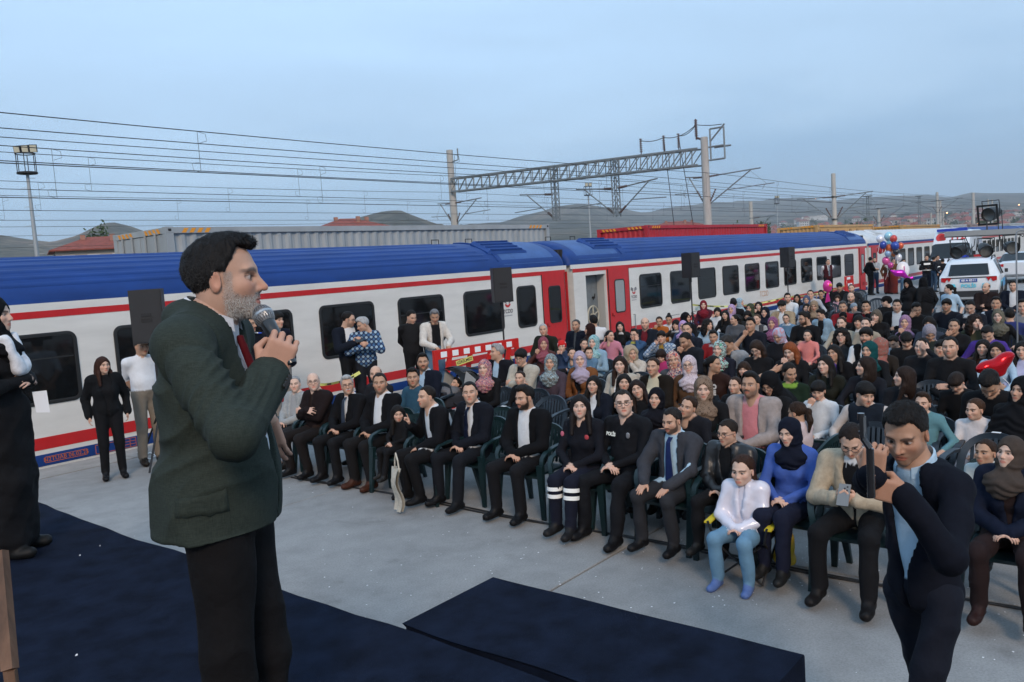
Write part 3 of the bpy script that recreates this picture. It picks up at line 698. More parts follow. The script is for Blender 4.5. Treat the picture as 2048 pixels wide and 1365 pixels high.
c1 = coach(-8.35, G1-.08, w1, 'nearest white coach with blue ribbed roof behind the speaker', narrow=[(15.78, 16.55)], doors=[(16.83, 17.8, 'shut')], hatch=[15.85], logos=[(15.42, 1.47, 1.15)])
tm = text_mesh('stencil', 'N2TÜAB 06.02.25', .085, .001); link('stencil', tm, ORANGE, c1, (5.0+8.35, -.008, .045), (math.pi/2, 0, 0))
m = MB()
for a, b, z0, z1 in ((4.7, 5.3, 0, .09), (5.42, 5.78, -.03, .11), (5.86, 6.05, -.03, .115)):
    for q in ((a, b, z0, z0+.008), (a, b, z1-.008, z1), (a, a+.008, z0, z1), (b-.008, b, z0, z1)): m.b2((q[0]+8.35, -.008, q[2]), (q[1]+8.35, -.004, q[3]))
m.b2((5.95+8.35, -.008, -.03), (5.958+8.35, -.004, .115)); m.b2((5.86+8.35, -.008, .015), (6.05+8.35, -.004, .023)); m.b2((5.86+8.35, -.008, .06), (6.05+8.35, -.004, .068))
m.build('stencil_boxes', ORANGE, c1)
w2 = [(21.66+1.9058*i, 23.04+1.9058*i-.03) for i in range(11)]
c2 = coach(G1+.08, G2-.08, w2, 'second coach with blue roof and an open red door', doors=[(18.83, 19.82, 'open'), (19.88, 20.98, 'slid'), (42.9, 43.75, 'slid')], hatch=[20.4, 42.6], logos=[(21.32, 1.38, 1.0)])
link('stencil', text_mesh('stencil', 'TCDD', .30, .001), mat('stencil_pale', (.55, .33, .2), .6), c2, (31.0-G1-.08, -.006, .66), (math.pi/2, 0, 0))
for i, (a, b) in enumerate(((20.2, 20.6), (21.9, 22.6))): MB().b2((a+3.0-G1, -.006, .47), (b+3.4-G1, -.004, .485)).build('small_print', LOGOG, c2)
link('stencil', text_mesh('stencil', 'AKTÜEL', .16, .001), mat('stencil_teal', (.05, .28, .30), .6), c2, (25.4-G1, -.006, .55), (math.pi/2, 0, 0))
w3 = [(48.4+1.9*i, 49.7+1.9*i) for i in range(10)]
coach(G2+.08, G3-.08, w3, 'third coach with a white roof and blue eave line', doors=[(45.0, 46.0, 'shut'), (69.2, 70.2, 'shut')], roof=ROOFW, hatch=[47.3], eave=BLUE, white_roof=True)
w4 = [(74.6+1.9*i, 75.9+1.9*i) for i in range(10)]
coach(G3+.08, G4-.08, w4, 'fourth coach, half hidden behind the ambulance', doors=[(71.6, 72.6, 'shut')])
coach(G4+.08, G5-.08, [(100.9+1.9*i, 102.2+1.9*i) for i in range(10)], 'fifth coach of the train near the right edge', ribs=False)
coach(G5+.08, G6-.08, [(127.3+1.9*i, 128.6+1.9*i) for i in range(10)], 'farthest coach of the train at the right edge', ribs=False)
for X, (p0, p1, zz) in zip((G1, G2, G3, G4, G5), ((.25, 2.65, 2.75),)*5):
    b = MB()
    for k in range(5):
        x = X-.16+k*.08; gr = .0 if k % 2 else .05
        b.b2((x-.041, p0+gr, -.2), (x+.041, p1-gr, zz-gr))
    b.build('gangway_bellows', mat('bellows', (.02, .02, .022), .85, var=.2), loc=(0, TY, 0), label='black gangway bellows %s' % {G1: 'between the first and second coach', G2: 'between the blue roofed and white roofed coach', G3: 'behind the white roofed coach', G4: 'far along the train beyond the ambulance', G5: 'between the two farthest coaches'}[X], cat='gangway')
m = MB(); m.b2((G1-.03, TY+.05, -.1), (G1+.0, TY+.12, 2.15)); m.build('gangway_post', RED, label='thin red post in the gap between the first two coaches', cat='post')

# ------------------------------------------------------------------ containers on the wagons behind
def container(x0, y0, L, col, label, top=3.73, hgt=2.6, grp='shipping containers behind the train', doors=False, hazard=True, wid=2.44):
    e = empty('shipping_container', (x0, y0, top-hgt), label=label, cat='container', group=grp)
    m_ = mat('container_%s_%s' % (label[:12], round(x0)), col, .55, var=.12, vscale=1.6, bump=.08, bscale=12, streak=(1, 1, .4))
    per = .278; n = int(L/per); V = []; pts = []
    for k in range(n):
        x = .08+k*(L-.16)/n; s = (L-.16)/n
        pts += [(x, 0.04), (x+s*.26, .04), (x+s*.5, .076), (x+s*.76, .076)]
    pts.append((L-.08, .04))
    def corr(P, name, flip=None):
        m = MB(); V = []
        for z in (.16, hgt-.12):
            for p in P: V.append((p[0], p[1], z))
        k = len(P); m.add(V, [(i, i+1, k+i+1, k+i) for i in range(k-1)]); return m
    corr(pts, '').build('side_panel', m_, e)
    V = [(p[0], wid-p[1]) for p in pts]; corr(V, '').build('far_panel', m_, e)
    m = MB(); m.b2((0.03, .05, hgt-.06), (L-.03, wid-.05, hgt-.02)); m.build('roof', m_, e)
    m = MB(); m.b2((0, 0, hgt-.13), (L, .10, hgt)); m.b2((0, wid-.10, hgt-.13), (L, wid, hgt)); m.b2((0, 0, 0), (L, .12, .17)); m.b2((0, .10, hgt-.13), (.10, wid-.10, hgt)); m.b2((L-.1, .1, hgt-.13), (L, wid-.1, hgt)); m.b2((0, .12, 0), (.12, wid-.12, .17)); m.build('rail_frame', m_, e)
    for x in (0, L-.16):
        for y in (0, wid-.16): MB().b2((x-.003, y-.003, .17), (x+.163, y+.163, hgt-.13)).build('corner_post', m_, e)
    for x in (-.006, L-.166):
        for y in (-.006, wid-.166):
            m = MB(); m.b2((x, y, hgt-.12), (x+.172, y+.172, hgt+.012)); q = m.build('corner_casting', m_, e); MB().b2((x+.05, y-.004, hgt-.085), (x+.12, y, hgt-.03)).build('casting_hole', DARK, q)
    if doors:
        for k in range(2):
            d = link('door', MB().b2((0.02, .17+k*1.06, .17), (.06, .17+k*1.06+1.04, hgt-.14)).mesh('door'), m_, e)
            for t in (.3, .75): MB().tube((-.02, .17+k*1.06+t, .2), (-.02, .17+k*1.06+t, hgt-.1), .025, n=6).build('lock_bar', mat('lock_bar', (.3, .32, .32), .5), d)
    else:
        pe = []
        for k in range(9): y = .16+k*(wid-.32)/9; s = (wid-.32)/9; pe += [(.04, y), (.04, y+s*.3), (.08, y+s*.5), (.08, y+s*.8)]
        m = MB(); V = [(p[0], p[1], z) for z in (.16, hgt-.12) for p in pe]; k = len(pe); m.add(V, [(i, i+1, k+i+1, k+i) for i in range(k-1)]).build('end_panel', m_, e)
    if hazard:
        yb = mat('hazard_orange', (.75, .30, .02), .6)
        for (bx, n_) in ((.35, 4), (L-1.1, 4)):
            for k in range(n_): MB().prism([(bx+k*.18, hgt-.12), (bx+.1+k*.18, hgt-.12), (bx+.17+k*.18, hgt-.02), (bx+.07+k*.18, hgt-.02)], 1, -.004, -.001).build('hazard_stripe', yb, e)
        for k in range(4):
            for b0 in (.25, wid-.95): MB().prism([(b0+k*.18, hgt-.12), (b0+.1+k*.18, hgt-.12), (b0+.17+k*.18, hgt-.02), (b0+.07+k*.18, hgt-.02)], 0, -.010, -.007).build('hazard_stripe', yb, e)
    return e
ct = container(9.13, 17.0, 13.72, (.33, .355, .36), 'long grey corrugated container behind the nearest coach', top=3.72, doors=True)
link('number', text_mesh('number', 'ATN  000082 4', .16, .001), mat('paint_white', (.7, .7, .7), .6), ct, (.0, .55, 1.75), (math.pi/2, 0, -math.pi/2))
for x, z in ((12.9, 1.9),): MB().prism([(x, z-.3), (x+.3, z-.3), (x+.15, z+.05)], 1, -.006, -.002).build('warning_triangle', mat('warn_orange', (.8, .28, .02), .6), ct)
MB().prism([(.35, 1.05), (.75, 1.05), (.55, 1.6)], 0, -.012, -.008).build('warning_triangle', mat('warn_orange', (.8, .28, .02), .6), ct)
for k in range(5): MB().b2((11.2, -.006, 1.1+.2*k), (11.27, -.002, 1.22+.2*k)).build('side_mark', mat('paint_white', (.7, .7, .7), .6), ct); 
for k in range(4): MB().b2((11.75, -.006, 1.1+.2*k), (11.8, -.002, 1.22+.2*k)).build('side_mark', mat('paint_white', (.7, .7, .7), .6), ct)
container(29.5, 17.0, 12.19, (.42, .018, .028), 'bright red corrugated container on the wagon behind', top=3.66)
container(49.2, 17.0, 11.0, (.50, .30, .12), 'tan container, the nearer of the two', top=3.58)
container(67.5, 17.0, 12.19, (.48, .30, .125), 'tan container, the farther of the two', top=3.50)
container(84.5, 17.0, 6.06, (.50, .52, .52), 'pale grey container beyond the tan ones', top=3.45, hazard=False)
container(93, 17.0, 14, (.33, .26, .24), 'dull brown container with pale roof far along the wagons', top=3.5, hazard=False)
container(116, 17.0, 12.2, (.45, .50, .50), 'pale container farthest to the right', top=3.5, hazard=False)
# ------------------------------------------------------------------ people
def attr_material(name, rough_cloth=.85, sheen=.25):
    m = bpy.data.materials.new(name); m.use_nodes = True; nt = m.node_tree; b = nt.nodes['Principled BSDF']; L = nt.links.new
    a = nt.nodes.new('ShaderNodeAttribute'); a.attribute_name = 'Col'
    t = nt.nodes.new('ShaderNodeTexCoord'); n = nt.nodes.new('ShaderNodeTexNoise'); n.inputs['Scale'].default_value = 55; n.inputs['Detail'].default_value = 5; L(t.outputs['Object'], n.inputs[0])
    hs = nt.nodes.new('ShaderNodeHueSaturation'); mr = nt.nodes.new('ShaderNodeMapRange'); mr.inputs[3].default_value = .92; mr.inputs[4].default_value = 1.08
    L(n.outputs[0], mr.inputs[0]); L(mr.outputs[0], hs.inputs['Value']); L(a.outputs['Color'], hs.inputs['Color']); L(hs.outputs[0], b.inputs['Base Color'])
    r = nt.nodes.new('ShaderNodeMapRange'); r.inputs[3].default_value = rough_cloth; r.inputs[4].default_value = .48; L(a.outputs['Alpha'], r.inputs[0]); L(r.outputs[0], b.inputs['Roughness'])
    b.inputs['Specular IOR Level'].default_value = .18
    n2 = nt.nodes.new('ShaderNodeTexNoise'); n2.inputs['Scale'].default_value = 14; n2.inputs['Detail'].default_value = 5; L(t.outputs['Object'], n2.inputs[0])
    mm = nt.nodes.new('ShaderNodeMath'); mm.operation = 'SUBTRACT'; mm.inputs[0].default_value = 1; L(a.outputs['Alpha'], mm.inputs[1])
    m2 = nt.nodes.new('ShaderNodeMath'); m2.operation = 'MULTIPLY'; m2.inputs[1].default_value = .5; L(mm.outputs[0], m2.inputs[0])
    bp = nt.nodes.new('ShaderNodeBump'); bp.inputs['Distance'].default_value = .02; L(n2.outputs[0], bp.inputs['Height']); L(m2.outputs[0], bp.inputs['Strength']); L(bp.outputs[0], b.inputs['Normal'])
    n3 = nt.nodes.new('ShaderNodeTexNoise'); n3.inputs['Scale'].default_value = 320; n3.inputs['Detail'].default_value = 3; L(t.outputs['Object'], n3.inputs[0])
    b3 = nt.nodes.new('ShaderNodeBump'); b3.inputs['Distance'].default_value = .0012; b3.inputs['Strength'].default_value = .5; L(n3.outputs[0], b3.inputs['Height']); L(bp.outputs[0], b3.inputs['Normal']); L(b3.outputs[0], b.inputs['Normal'])
    return m
BODY_M = attr_material('skin_and_clothes')
def cloth(col, rough=.85, pat=None):
    """cloth material by colour; pat = (kind, colours, scale)"""
    col = tuple(round(float(x)*(.6 if max(col) < .05 else 1), 4) for x in col); key = 'cloth_%s_%s_%s' % (col, rough, pat)
    if key in MATS: return MATS[key]
    if pat is None: return mat(key, col, rough, var=.14, vscale=30, bump=.45, bscale=16, spec=.1)
    m = bpy.data.materials.new(key); m.use_nodes = True; nt = m.node_tree; b = nt.nodes['Principled BSDF']; L = nt.links.new
    b.inputs['Roughness'].default_value = rough; b.inputs['Specular IOR Level'].default_value = .12
    t = nt.nodes.new('ShaderNodeTexCoord'); kind, cols, sc = pat
    cols = [col]+[tuple(c) for c in cols]
    r = nt.nodes.new('ShaderNodeValToRGB'); r.color_ramp.interpolation = 'CONSTANT' if kind != 'soft' else 'LINEAR'
    while len(r.color_ramp.elements) < len(cols): r.color_ramp.elements.new(.5)
    if kind in ('floral', 'soft'):
        n = nt.nodes.new('ShaderNodeTexNoise'); n.inputs['Scale'].default_value = sc; n.inputs['Detail'].default_value = 2.5; n.inputs['Distortion'].default_value = 1.2; L(t.outputs['Object'], n.inputs[0])
        for i, e in enumerate(r.color_ramp.elements): e.position = .0 if i == 0 else .40+.2*(i-1)/max(1, len(cols)-2)
        L(n.outputs[0], r.inputs[0])
    elif kind == 'vor':
        n = nt.nodes.new('ShaderNodeTexVoronoi'); n.inputs['Scale'].default_value = sc; L(t.outputs['Object'], n.inputs[0])
        sx = nt.nodes.new('ShaderNodeSeparateColor'); L(n.outputs['Color'], sx.inputs[0])
        for i, e in enumerate(r.color_ramp.elements): e.position = i/len(cols)
        L(sx.outputs[0], r.inputs[0])
    elif kind in ('stripe', 'vstripe'):
        n = nt.nodes.new('ShaderNodeTexWave'); n.bands_direction = 'Z' if kind == 'stripe' else 'Y'; n.inputs['Scale'].default_value = sc; L(t.outputs['Object'], n.inputs[0])
        for i, e in enumerate(r.color_ramp.elements): e.position = .0 if i == 0 else .45+.3*(i-1)/max(1, len(cols)-1)
        L(n.outputs[0], r.inputs[0])
    elif kind == 'plaid':
        a1 = nt.nodes.new('ShaderNodeTexWave'); a1.bands_direction = 'Z'; a2 = nt.nodes.new('ShaderNodeTexWave'); a2.bands_direction = 'Y'
        ad = nt.nodes.new('ShaderNodeMath'); ad.operation = 'ADD'
        for q in (a1, a2): q.inputs['Scale'].default_value = sc; q.inputs['Distortion'].default_value = .6; q.inputs['Detail'].default_value = 1; L(t.outputs['Object'], q.inputs[0])
        L(a1.outputs[0], ad.inputs[0]); L(a2.outputs[0], ad.inputs[1]); dv = nt.nodes.new('ShaderNodeMath'); dv.operation = 'MULTIPLY'; dv.inputs[1].default_value = .5; L(ad.outputs[0], dv.inputs[0]); L(dv.outputs[0], r.inputs[0])
        for i, e in enumerate(r.color_ramp.elements): e.position = i/len(cols)
    for e, c in zip(r.color_ramp.elements, cols): e.color = tuple(c)+(1,)
    L(r.outputs[0], b.inputs['Base Color'])
    MATS[key] = m
    return m
def hairmat(col):
    col = tuple(round(float(x), 3) for x in col); key = 'hair_%s_%s_%s' % col
    if key in MATS: return MATS[key]
    m = mat(key, col, .6, var=.35, vscale=60, bump=.7, bscale=70, spec=.14, streak=(1, 1, .25))
    return m
_HAIR = {}
def hair_mesh(style, h):
    key = (style, h)
    if key in _HAIR: return _HAIR[key]
    cap = [EL((-.014, 0, .041), (.1095, .0865, .0965), k=.02)]
    face = [EL((.125, 0, -.03), (.10, .095, .119), k=.012, op=-1)]
    clip = None
    temple = [EL((.085, .066, .062), (.030, .030, .030), k=.012, op=-1), EL((.085, -.066, .062), (.030, .030, .030), k=.012, op=-1)]
    earcut = [EL((.02, .085, -.005), (.034, .03, .036), k=.01, op=-1), EL((.02, -.085, -.005), (.034, .03, .036), k=.01, op=-1)]
    if style == 'short': P = cap+[EL((.03, 0, .112), (.062, .06, .034), k=.03)]+face+earcut+temple; clip = lambda G: -(G[..., 2]+.064-.85*np.maximum(G[..., 0]+.035, 0))
    elif style == 'swept': P = [EL((-.014, 0, .040), (.1068, .0845, .0940), k=.02), EL((.020, 0, .104), (.080, .060, .034), k=.03)]+[EL((.135, 0, -.02), (.102, .102, .124), k=.01, op=-1)]+earcut; clip = lambda G: -(G[..., 2]+.064-.85*np.maximum(G[..., 0]+.035, 0))
    elif style == 'crop': P = [EL((-.014, 0, .040), (.1075, .0845, .0945), k=.02)]+[EL((.128, 0, -.03), (.10, .095, .122), k=.012, op=-1)]+earcut+temple; clip = lambda G: -(G[..., 2]+.064-.85*np.maximum(G[..., 0]+.035, 0))
    elif style == 'fringe': P = [EL((-.010, 0, .046), (.114, .092, .10), k=.02), EL((.06, 0, .075), (.055, .07, .035), k=.03)]+[EL((.125, 0, -.05), (.082, .085, .098), k=.012, op=-1)]+earcut; clip = lambda G: -(G[..., 2]+.064-.85*np.maximum(G[..., 0]+.035, 0))
    elif style == 'bald': P = [EL((-.014, 0, .030), (.104, .082, .09), k=.02)]+[EL((.11, 0, .06), (.12, .10, .12), k=.012, op=-1)]+earcut+[EL((-.0, 0, .12), (.095, .07, .075), k=.02, op=-1)]; clip = lambda G: -(G[..., 2]+.05)
    elif style == 'long': P = cap+[EL((-.02, .074, -.06), (.055, .035, .13), k=.04), EL((-.02, -.074, -.06), (.055, .035, .13), k=.04), EL((-.085, 0, -.11), (.055, .10, .17), k=.05),
                                   RC((.015, .085, -.10), (.055, .095, -.27), .030, .022, k=.03), RC((.015, -.085, -.10), (.055, -.095, -.27), .030, .022, k=.03)]+[EL((.125, 0, -.035), (.092, .067, .112), k=.012, op=-1)]
    elif style == 'curly': P = [EL((-.014, 0, .045), (.118, .1, .105), k=.02), EL((-.02, .095, -.08), (.07, .05, .15), k=.04), EL((-.02, -.095, -.08), (.07, .05, .15), k=.04), EL((-.085, 0, -.11), (.07, .12, .18), k=.05)]+[EL((.125, 0, -.035), (.092, .064, .108), k=.012, op=-1)]
    elif style == 'bob': P = [EL((-.014, 0, .045), (.112, .09, .10), k=.02), EL((-.02, .08, -.04), (.06, .03, .10), k=.04), EL((-.02, -.08, -.04), (.06, .03, .10), k=.04), EL((-.085, 0, -.05), (.05, .09, .11), k=.05)]+[EL((.125, 0, -.055), (.085, .067, .098), k=.012, op=-1)]
    elif style == 'tied': P = [EL((-.014, 0, .040), (.1085, .0855, .096), k=.02), EL((-.115, 0, -.01), (.03, .035, .035), k=.03)]+[EL((.125, 0, -.02), (.09, .09, .108), k=.012, op=-1)]+earcut; clip = lambda G: -(G[..., 2]+.06+.5*np.minimum(G[..., 0], .02))
    elif style == 'pony': P = [EL((-.014, 0, .040), (.1085, .0855, .096), k=.02), RC((-.1, 0, .03), (-.145, 0, .01), .022, .03, k=.02), RC((-.145, 0, .01), (-.15, .01, -.10), .032, .03, k=.03), RC((-.15, .01, -.10), (-.12, .02, -.22), .03, .012, k=.03)]+[EL((.125, 0, -.02), (.09, .09, .108), k=.012, op=-1)]+earcut; clip = lambda G: np.where(G[..., 0] < -.10, -1, -(G[..., 2]+.06+.5*np.minimum(G[..., 0], .02)))
    elif style == 'bun': P = [EL((-.014, 0, .040), (.1085, .0855, .096), k=.02), EL((-.075, 0, .125), (.045, .045, .042), k=.02)]+[EL((.125, 0, -.02), (.09, .09, .108), k=.012, op=-1)]+earcut; clip = lambda G: -(G[..., 2]+.06+.5*np.minimum(G[..., 0], .02))
    elif style == 'hijab': P = [EL((-.016, 0, .032), (.118, .098, .112), k=.03), EL((-.03, 0, -.06), (.105, .095, .08), k=.05), RC((.0, 0, -.11), (-.02, 0, -.17), .082, .10, k=.05), EL((.015, 0, -.225), (.125, .165, .075), k=.05), EL((.07, 0, -.26), (.07, .11, .10), k=.05)]+[EL((.125, 0, -.014), (.095, .063, .090), k=.014, op=-1)]
    elif style == 'chador': P = [EL((-.016, 0, .032), (.122, .102, .116), k=.03), EL((-.03, 0, -.06), (.115, .11, .08), k=.05), RC((.0, 0, -.11), (-.02, 0, -.20), .09, .14, k=.06), EL((-.01, 0, -.29), (.17, .23, .16), k=.08), EL((.0, 0, -.45), (.20, .27, .2), k=.08)]+[EL((.125, 0, -.014), (.095, .058, .084), k=.014, op=-1)]
    elif style == 'turban': P = [EL((-.02, 0, .045), (.125, .10, .10), k=.03), EL((-.06, 0, .0), (.09, .088, .06), k=.04)]+[EL((.135, 0, -.045), (.1, .095, .10), k=.014, op=-1)]+earcut
    elif style == 'beanie': P = [EL((-.012, 0, .052), (.112, .092, .10), k=.02), EL((-.07, 0, .01), (.06, .075, .05), k=.03)]+[EL((.13, 0, -.045), (.095, .1, .10), k=.012, op=-1)]
    elif style == 'hood': P = [EL((-.03, 0, .03), (.14, .13, .14), k=.03), EL((-.06, 0, -.08), (.11, .13, .12), k=.05)]+[EL((.15, 0, -.02), (.13, .085, .12), k=.02, op=-1)]
    if style in ('short', 'swept', 'crop', 'tied', 'pony', 'bun'):
        c0 = clip; zf, xf = {'short': (.083, .050), 'swept': (.086, .046), 'crop': (.082, .046)}.get(style, (.086, .052))
        clip = lambda G: np.maximum(c0(G), np.minimum(zf-G[..., 2]+.35*np.abs(G[..., 1])*(G[..., 0] > .05), G[..., 0]-(xf-.46*(.08-G[..., 2]))))
    V, Q = polyg(P, h, clip)
    N = vnorm(V, Q)
    if style in ('hijab', 'chador', 'turban'):
        fold = np.sin(V[:, 2]*95+np.abs(V[:, 1])*40+V[:, 0]*25+1.5*wob(V, 14, 2)); low = np.clip((-.06-V[:, 2])/.08, 0, 1)
        V = V+N*((.0015+.004*low)*fold+.003*wob(V, 30, 5))[:, None]
    elif style == 'hood': V = V+N*(.006*wob(V, 50, 4))[:, None]
    elif style == 'curly': V = V+N*(.008*wob(V, 60, 1)+.006*wob(V, 130, 7))[:, None]
    else:
        st = np.sin(np.arctan2(V[:, 1], V[:, 0]+.02)*46+V[:, 2]*18+2*wob(V, 22, 3))
        V = V+N*(.0012*st+.0022*wob(V, 45, 1)+(.0018*wob(V, 120, 4) if h < .008 else 0))[:, None]
    me = np_mesh('hair_'+style, V, Q); _HAIR[key] = me
    return me
_GL = {}
def glasses_mesh():
    if 'g' in _GL: return _GL['g']
    b = MB()
    for s in (1, -1):
        pts = [(.1035-.004*abs(math.cos(t)), s*.033+.0235*math.cos(t), .002+.0175*math.sin(t)) for t in np.linspace(0, 2*math.pi, 17)]
        b.path(pts, .0021, 5); b.path([(.098, s*.0565, .006), (.06, s*.079, .008), (-.01, s*.084, .004)], .0018, 5)
    b.path([(.103, .01, .005), (.107, 0, .008), (.103, -.01, .005)], .002, 5)
    _GL['g'] = b.mesh('eyeglasses', True); return _GL['g']

SKINS = [(.58, .37, .27), (.52, .32, .225), (.62, .42, .325), (.45, .27, .18), (.56, .35, .25)]
def lin(*c): return tuple(((x/255+.055)/1.055)**2.4 if x > 10 else x/255/12.92 for x in c)
def merge(parts):
    Vs, Qs, Cs, o = [], [], [], 0
    for V, Q, C in parts: Vs.append(V); Qs.append(Q+o); Cs.append(C); o += len(V)
    return np.concatenate(Vs), np.concatenate(Qs), np.concatenate(Cs)
def Mx(R, t, s=1.0): 
    m = Matrix.Identity(4)
    for i in range(3):
        for j in range(3): m[i][j] = float(R[i, j]*s)
        m[i][3] = float(t[i])
    return m
PCOUNT = [0]
def person(loc, yaw, label, cat='person', group=None, sit=True, c=1.0, sex='m', lean=0.0, arms=('lap', 'lap'), fat=1.0, spread=.13, seat=.43, twist=0, skirt=False, step=0, legdx=0,
           sleeve='long', bulk=0.0, top=(.05, .05, .05), leg=(.02, .02, .025), shoe=(.015, .015, .015), skin=0, hair='short', hairc=(.012, .010, .009), hpat=None, look=None, hyaw=0, hpitch=0, hroll=0,
           beard=0, must=0, glasses=False, closed=False, jacket=None, jopen=.06, jlow=-.06, vest=None, inner=None, lod=1, hs=None, name='person', collar=None, tpat=None, tie=None, knees=None, seed=None, z0=0, pick=None, brow=.85, bcol=None, hx=.04, shz=.415, sws=1.0):
    """one figure: body mesh on top, hair / jacket / glasses as its children; lod 0 near, 1 crowd"""
    PCOUNT[0] += 1; seed = PCOUNT[0] if seed is None else seed
    h = (.0145, .023, .031, .011)[lod]
    pr, J = pose_body(sit, c, sex, lean, arms, fat, spread, seat, twist, skirt, step, legdx, sleeve, bulk, knees, hx, shz, sws)
    V, Q = polyg(pr, h); tg = tag_verts(pr, V)
    N = vnorm(V, Q); cl = (tg != SKIN_T) & (tg != NECK_T) & (tg != SHOE_T)
    amp = .006 if lod in (0, 3) else .0045
    amp *= .25 if (jacket is not None or vest is not None or lod == 3) else 1
    V = V+N*(cl*(amp*wob(V, 16, seed)+.5*amp*wob(V, 38, seed+5)))[:, None]
    if lod in (0, 3): V = V+N*((tg == LEG_T)*(.006*(1-2*np.abs(wob(V, 12, seed+2)))-.001))[:, None]
    Pv = np.array([0, 0, (seat+.105*c) if sit else .93*c]); q = (V-Pv) @ J['R']/c
    sk = np.array(SKINS[skin % 5]) if isinstance(skin, int) else np.array(skin)
    dkn = lambda q: tuple(x*.6 for x in q) if max(q) < .05 else q
    top, leg, shoe = dkn(top), dkn(leg), dkn(shoe)
    pal = {SKIN_T: sk, TOP_T: top, LEG_T: leg, SHOE_T: shoe, NECK_T: sk, SOCK_T: leg}
    C = np.array([pal[t] for t in range(6)])[tg]; A = np.isin(tg, (SKIN_T, NECK_T)).astype(float)+.85*(tg == SHOE_T)
    upz = q[:, 2]
    m = (tg == LEG_T) & (upz > .06) & (q[:, 0] < .2) & (sit or (jacket is None and lod != 3)); C[m] = top
    if inner is not None: m = (tg == TOP_T) & (q[:, 0] > 0) & (np.abs(q[:, 1]) < .06) & (upz > .1); C[m] = inner
    if collar is not None: m = (upz > .30) & (upz < .485+(shz-.415)*.6) & (np.abs(q[:, 1]) < .09) & ((tg == NECK_T) | (upz > .44)); C[m] = collar; A[m] = 0
    parts = [(V, Q, np.concatenate([C, A[:, None]], 1))]
    # head
    hk = 'c' if (c < .86 and sex == 'c') else ('f' if sex == 'f' else 'm')
    hV, hQ, hW = head(hk, (.006, .0088, .011, .0034)[lod])
    hsz = hs if hs is not None else {'m': .96, 'f': .92, 'c': .91}[hk]*(c if c > .86 else max(c, .80)/.86*.9)
    wy = yaw
    hy = math.radians(hyaw)
    HR = rz(hy) @ ry(math.radians(hpitch)) @ rx(math.radians(hroll))
    hc = head_colors(hW, sk, bcol if bcol is not None else hairc, beard, must, brow, closed=closed)
    hp = J['head']; parts.append((hV*hsz @ HR.T+hp, hQ, np.concatenate([hc, np.ones((len(hc), 1))], 1)))
    # hands
    for Wt, HRm, s, ps in J['hands']:
        aV, aQ = hand(ps, (.007, .0105, .014, .004)[lod]); aV = aV*c*(.86 if sex != 'm' else .94)
        if s > 0: aV = aV*np.array([1, -1, 1]); aQ = aQ[:, ::-1]
        parts.append((aV @ HRm.T+Wt, aQ, np.tile(np.append(sk*np.array([1.0, .92, .9]), 1), (len(aV), 1))))
    V, Q, C = merge(parts)
    me = np_mesh(name, V, Q, True, C); me.materials.append(BODY_M if tpat is None else tpat)
    o = link(name, me, None, None, (loc[0], loc[1], z0), (0, 0, yaw), label=label, cat=cat, group=group)
    HM = Mx(HR, hp, hsz)
    if hair:
        st = hair; wear = st in ('hijab', 'chador', 'turban', 'beanie', 'hood')
        nm = {'hijab': 'headscarf', 'chador': 'black_veil', 'turban': 'head_wrap', 'beanie': 'cap', 'hood': 'hood'}.get(st, 'hair')
        ho = link(nm, hair_mesh(st, (.0065, .0095, .012, .0045)[lod]), None, o); ho.matrix_local = HM
        mm = cloth(hairc, .8, hpat) if wear else hairmat(hairc)
        if len(ho.data.materials) == 0: ho.data.materials.append(mm)
        ho.material_slots[0].link = 'OBJECT'; ho.material_slots[0].material = mm
    if glasses:
        g = link('eyeglasses', glasses_mesh(), mat('glasses_frame', (.02, .018, .018), .35), o); g.matrix_local = HM
    for garment, jc, slv in (('jacket', jacket, True), ('vest', vest, False)):
        if jc is None: continue
        jp = pr[:6]+[p for p in pr[7:9] if sex == 'f' and c > .85 and p[5] == TOP_T]; late = [p for p in pr if p[5] == TOP_T and not any(p is q_ for q_ in jp)]
        if not slv: late = []
        R_ = J['R']
        if not slv: jp = jp+[EL(Pv+R_ @ (np.array([-.012, sgn*.215, .40])*c), np.array([.09, .065, .10])*c, 0, .01, R_, op=-1) for sgn in (1, -1)]
        jo = jopen; jl = jlow
        def clip(G, R_=R_, Pv=Pv, c=c):
            g = (G-Pv) @ R_/c; x, y, z = g[..., 0], g[..., 1], g[..., 2]
            w = jo*np.clip((z-.06)/.28, 0.12, 1)*np.where(z > .38, 1-.25*np.clip((z-.38)/.1, 0, 1), 1) if jo < .09 else np.full_like(z, jo*.75)
            op = np.maximum(np.abs(y)-w, -x)
            return np.maximum(np.maximum(-op, jl-z), (z-.50))*c
        jV, jQ = polyg(jp, (.0135, .02, .026, .009)[lod], clip if jo > 0 else (lambda G: np.maximum(jl-((G-Pv) @ R_/c)[..., 2], ((G-Pv) @ R_/c)[..., 2]-.50)*c), infl=(.015 if slv or jacket is None else .006)*c, late=late)
        jN = vnorm(jV, jQ); g = (jV-Pv) @ R_/c
        lap = (np.abs(np.abs(g[:, 1])-jo-.012) < .03) & (g[:, 2] > .16) & (g[:, 0] > .02)
        jV = jV+jN*(.004*wob(jV, 17, seed+3)+.005*(1-2*np.abs(wob(jV, 11, seed+4)))+.002*wob(jV, 42, seed+9)+.006*lap)[:, None]
        jm = jc if not isinstance(jc, (tuple, list)) else cloth(jc)
        link(garment, np_mesh(garment, jV, jQ), jm, o)
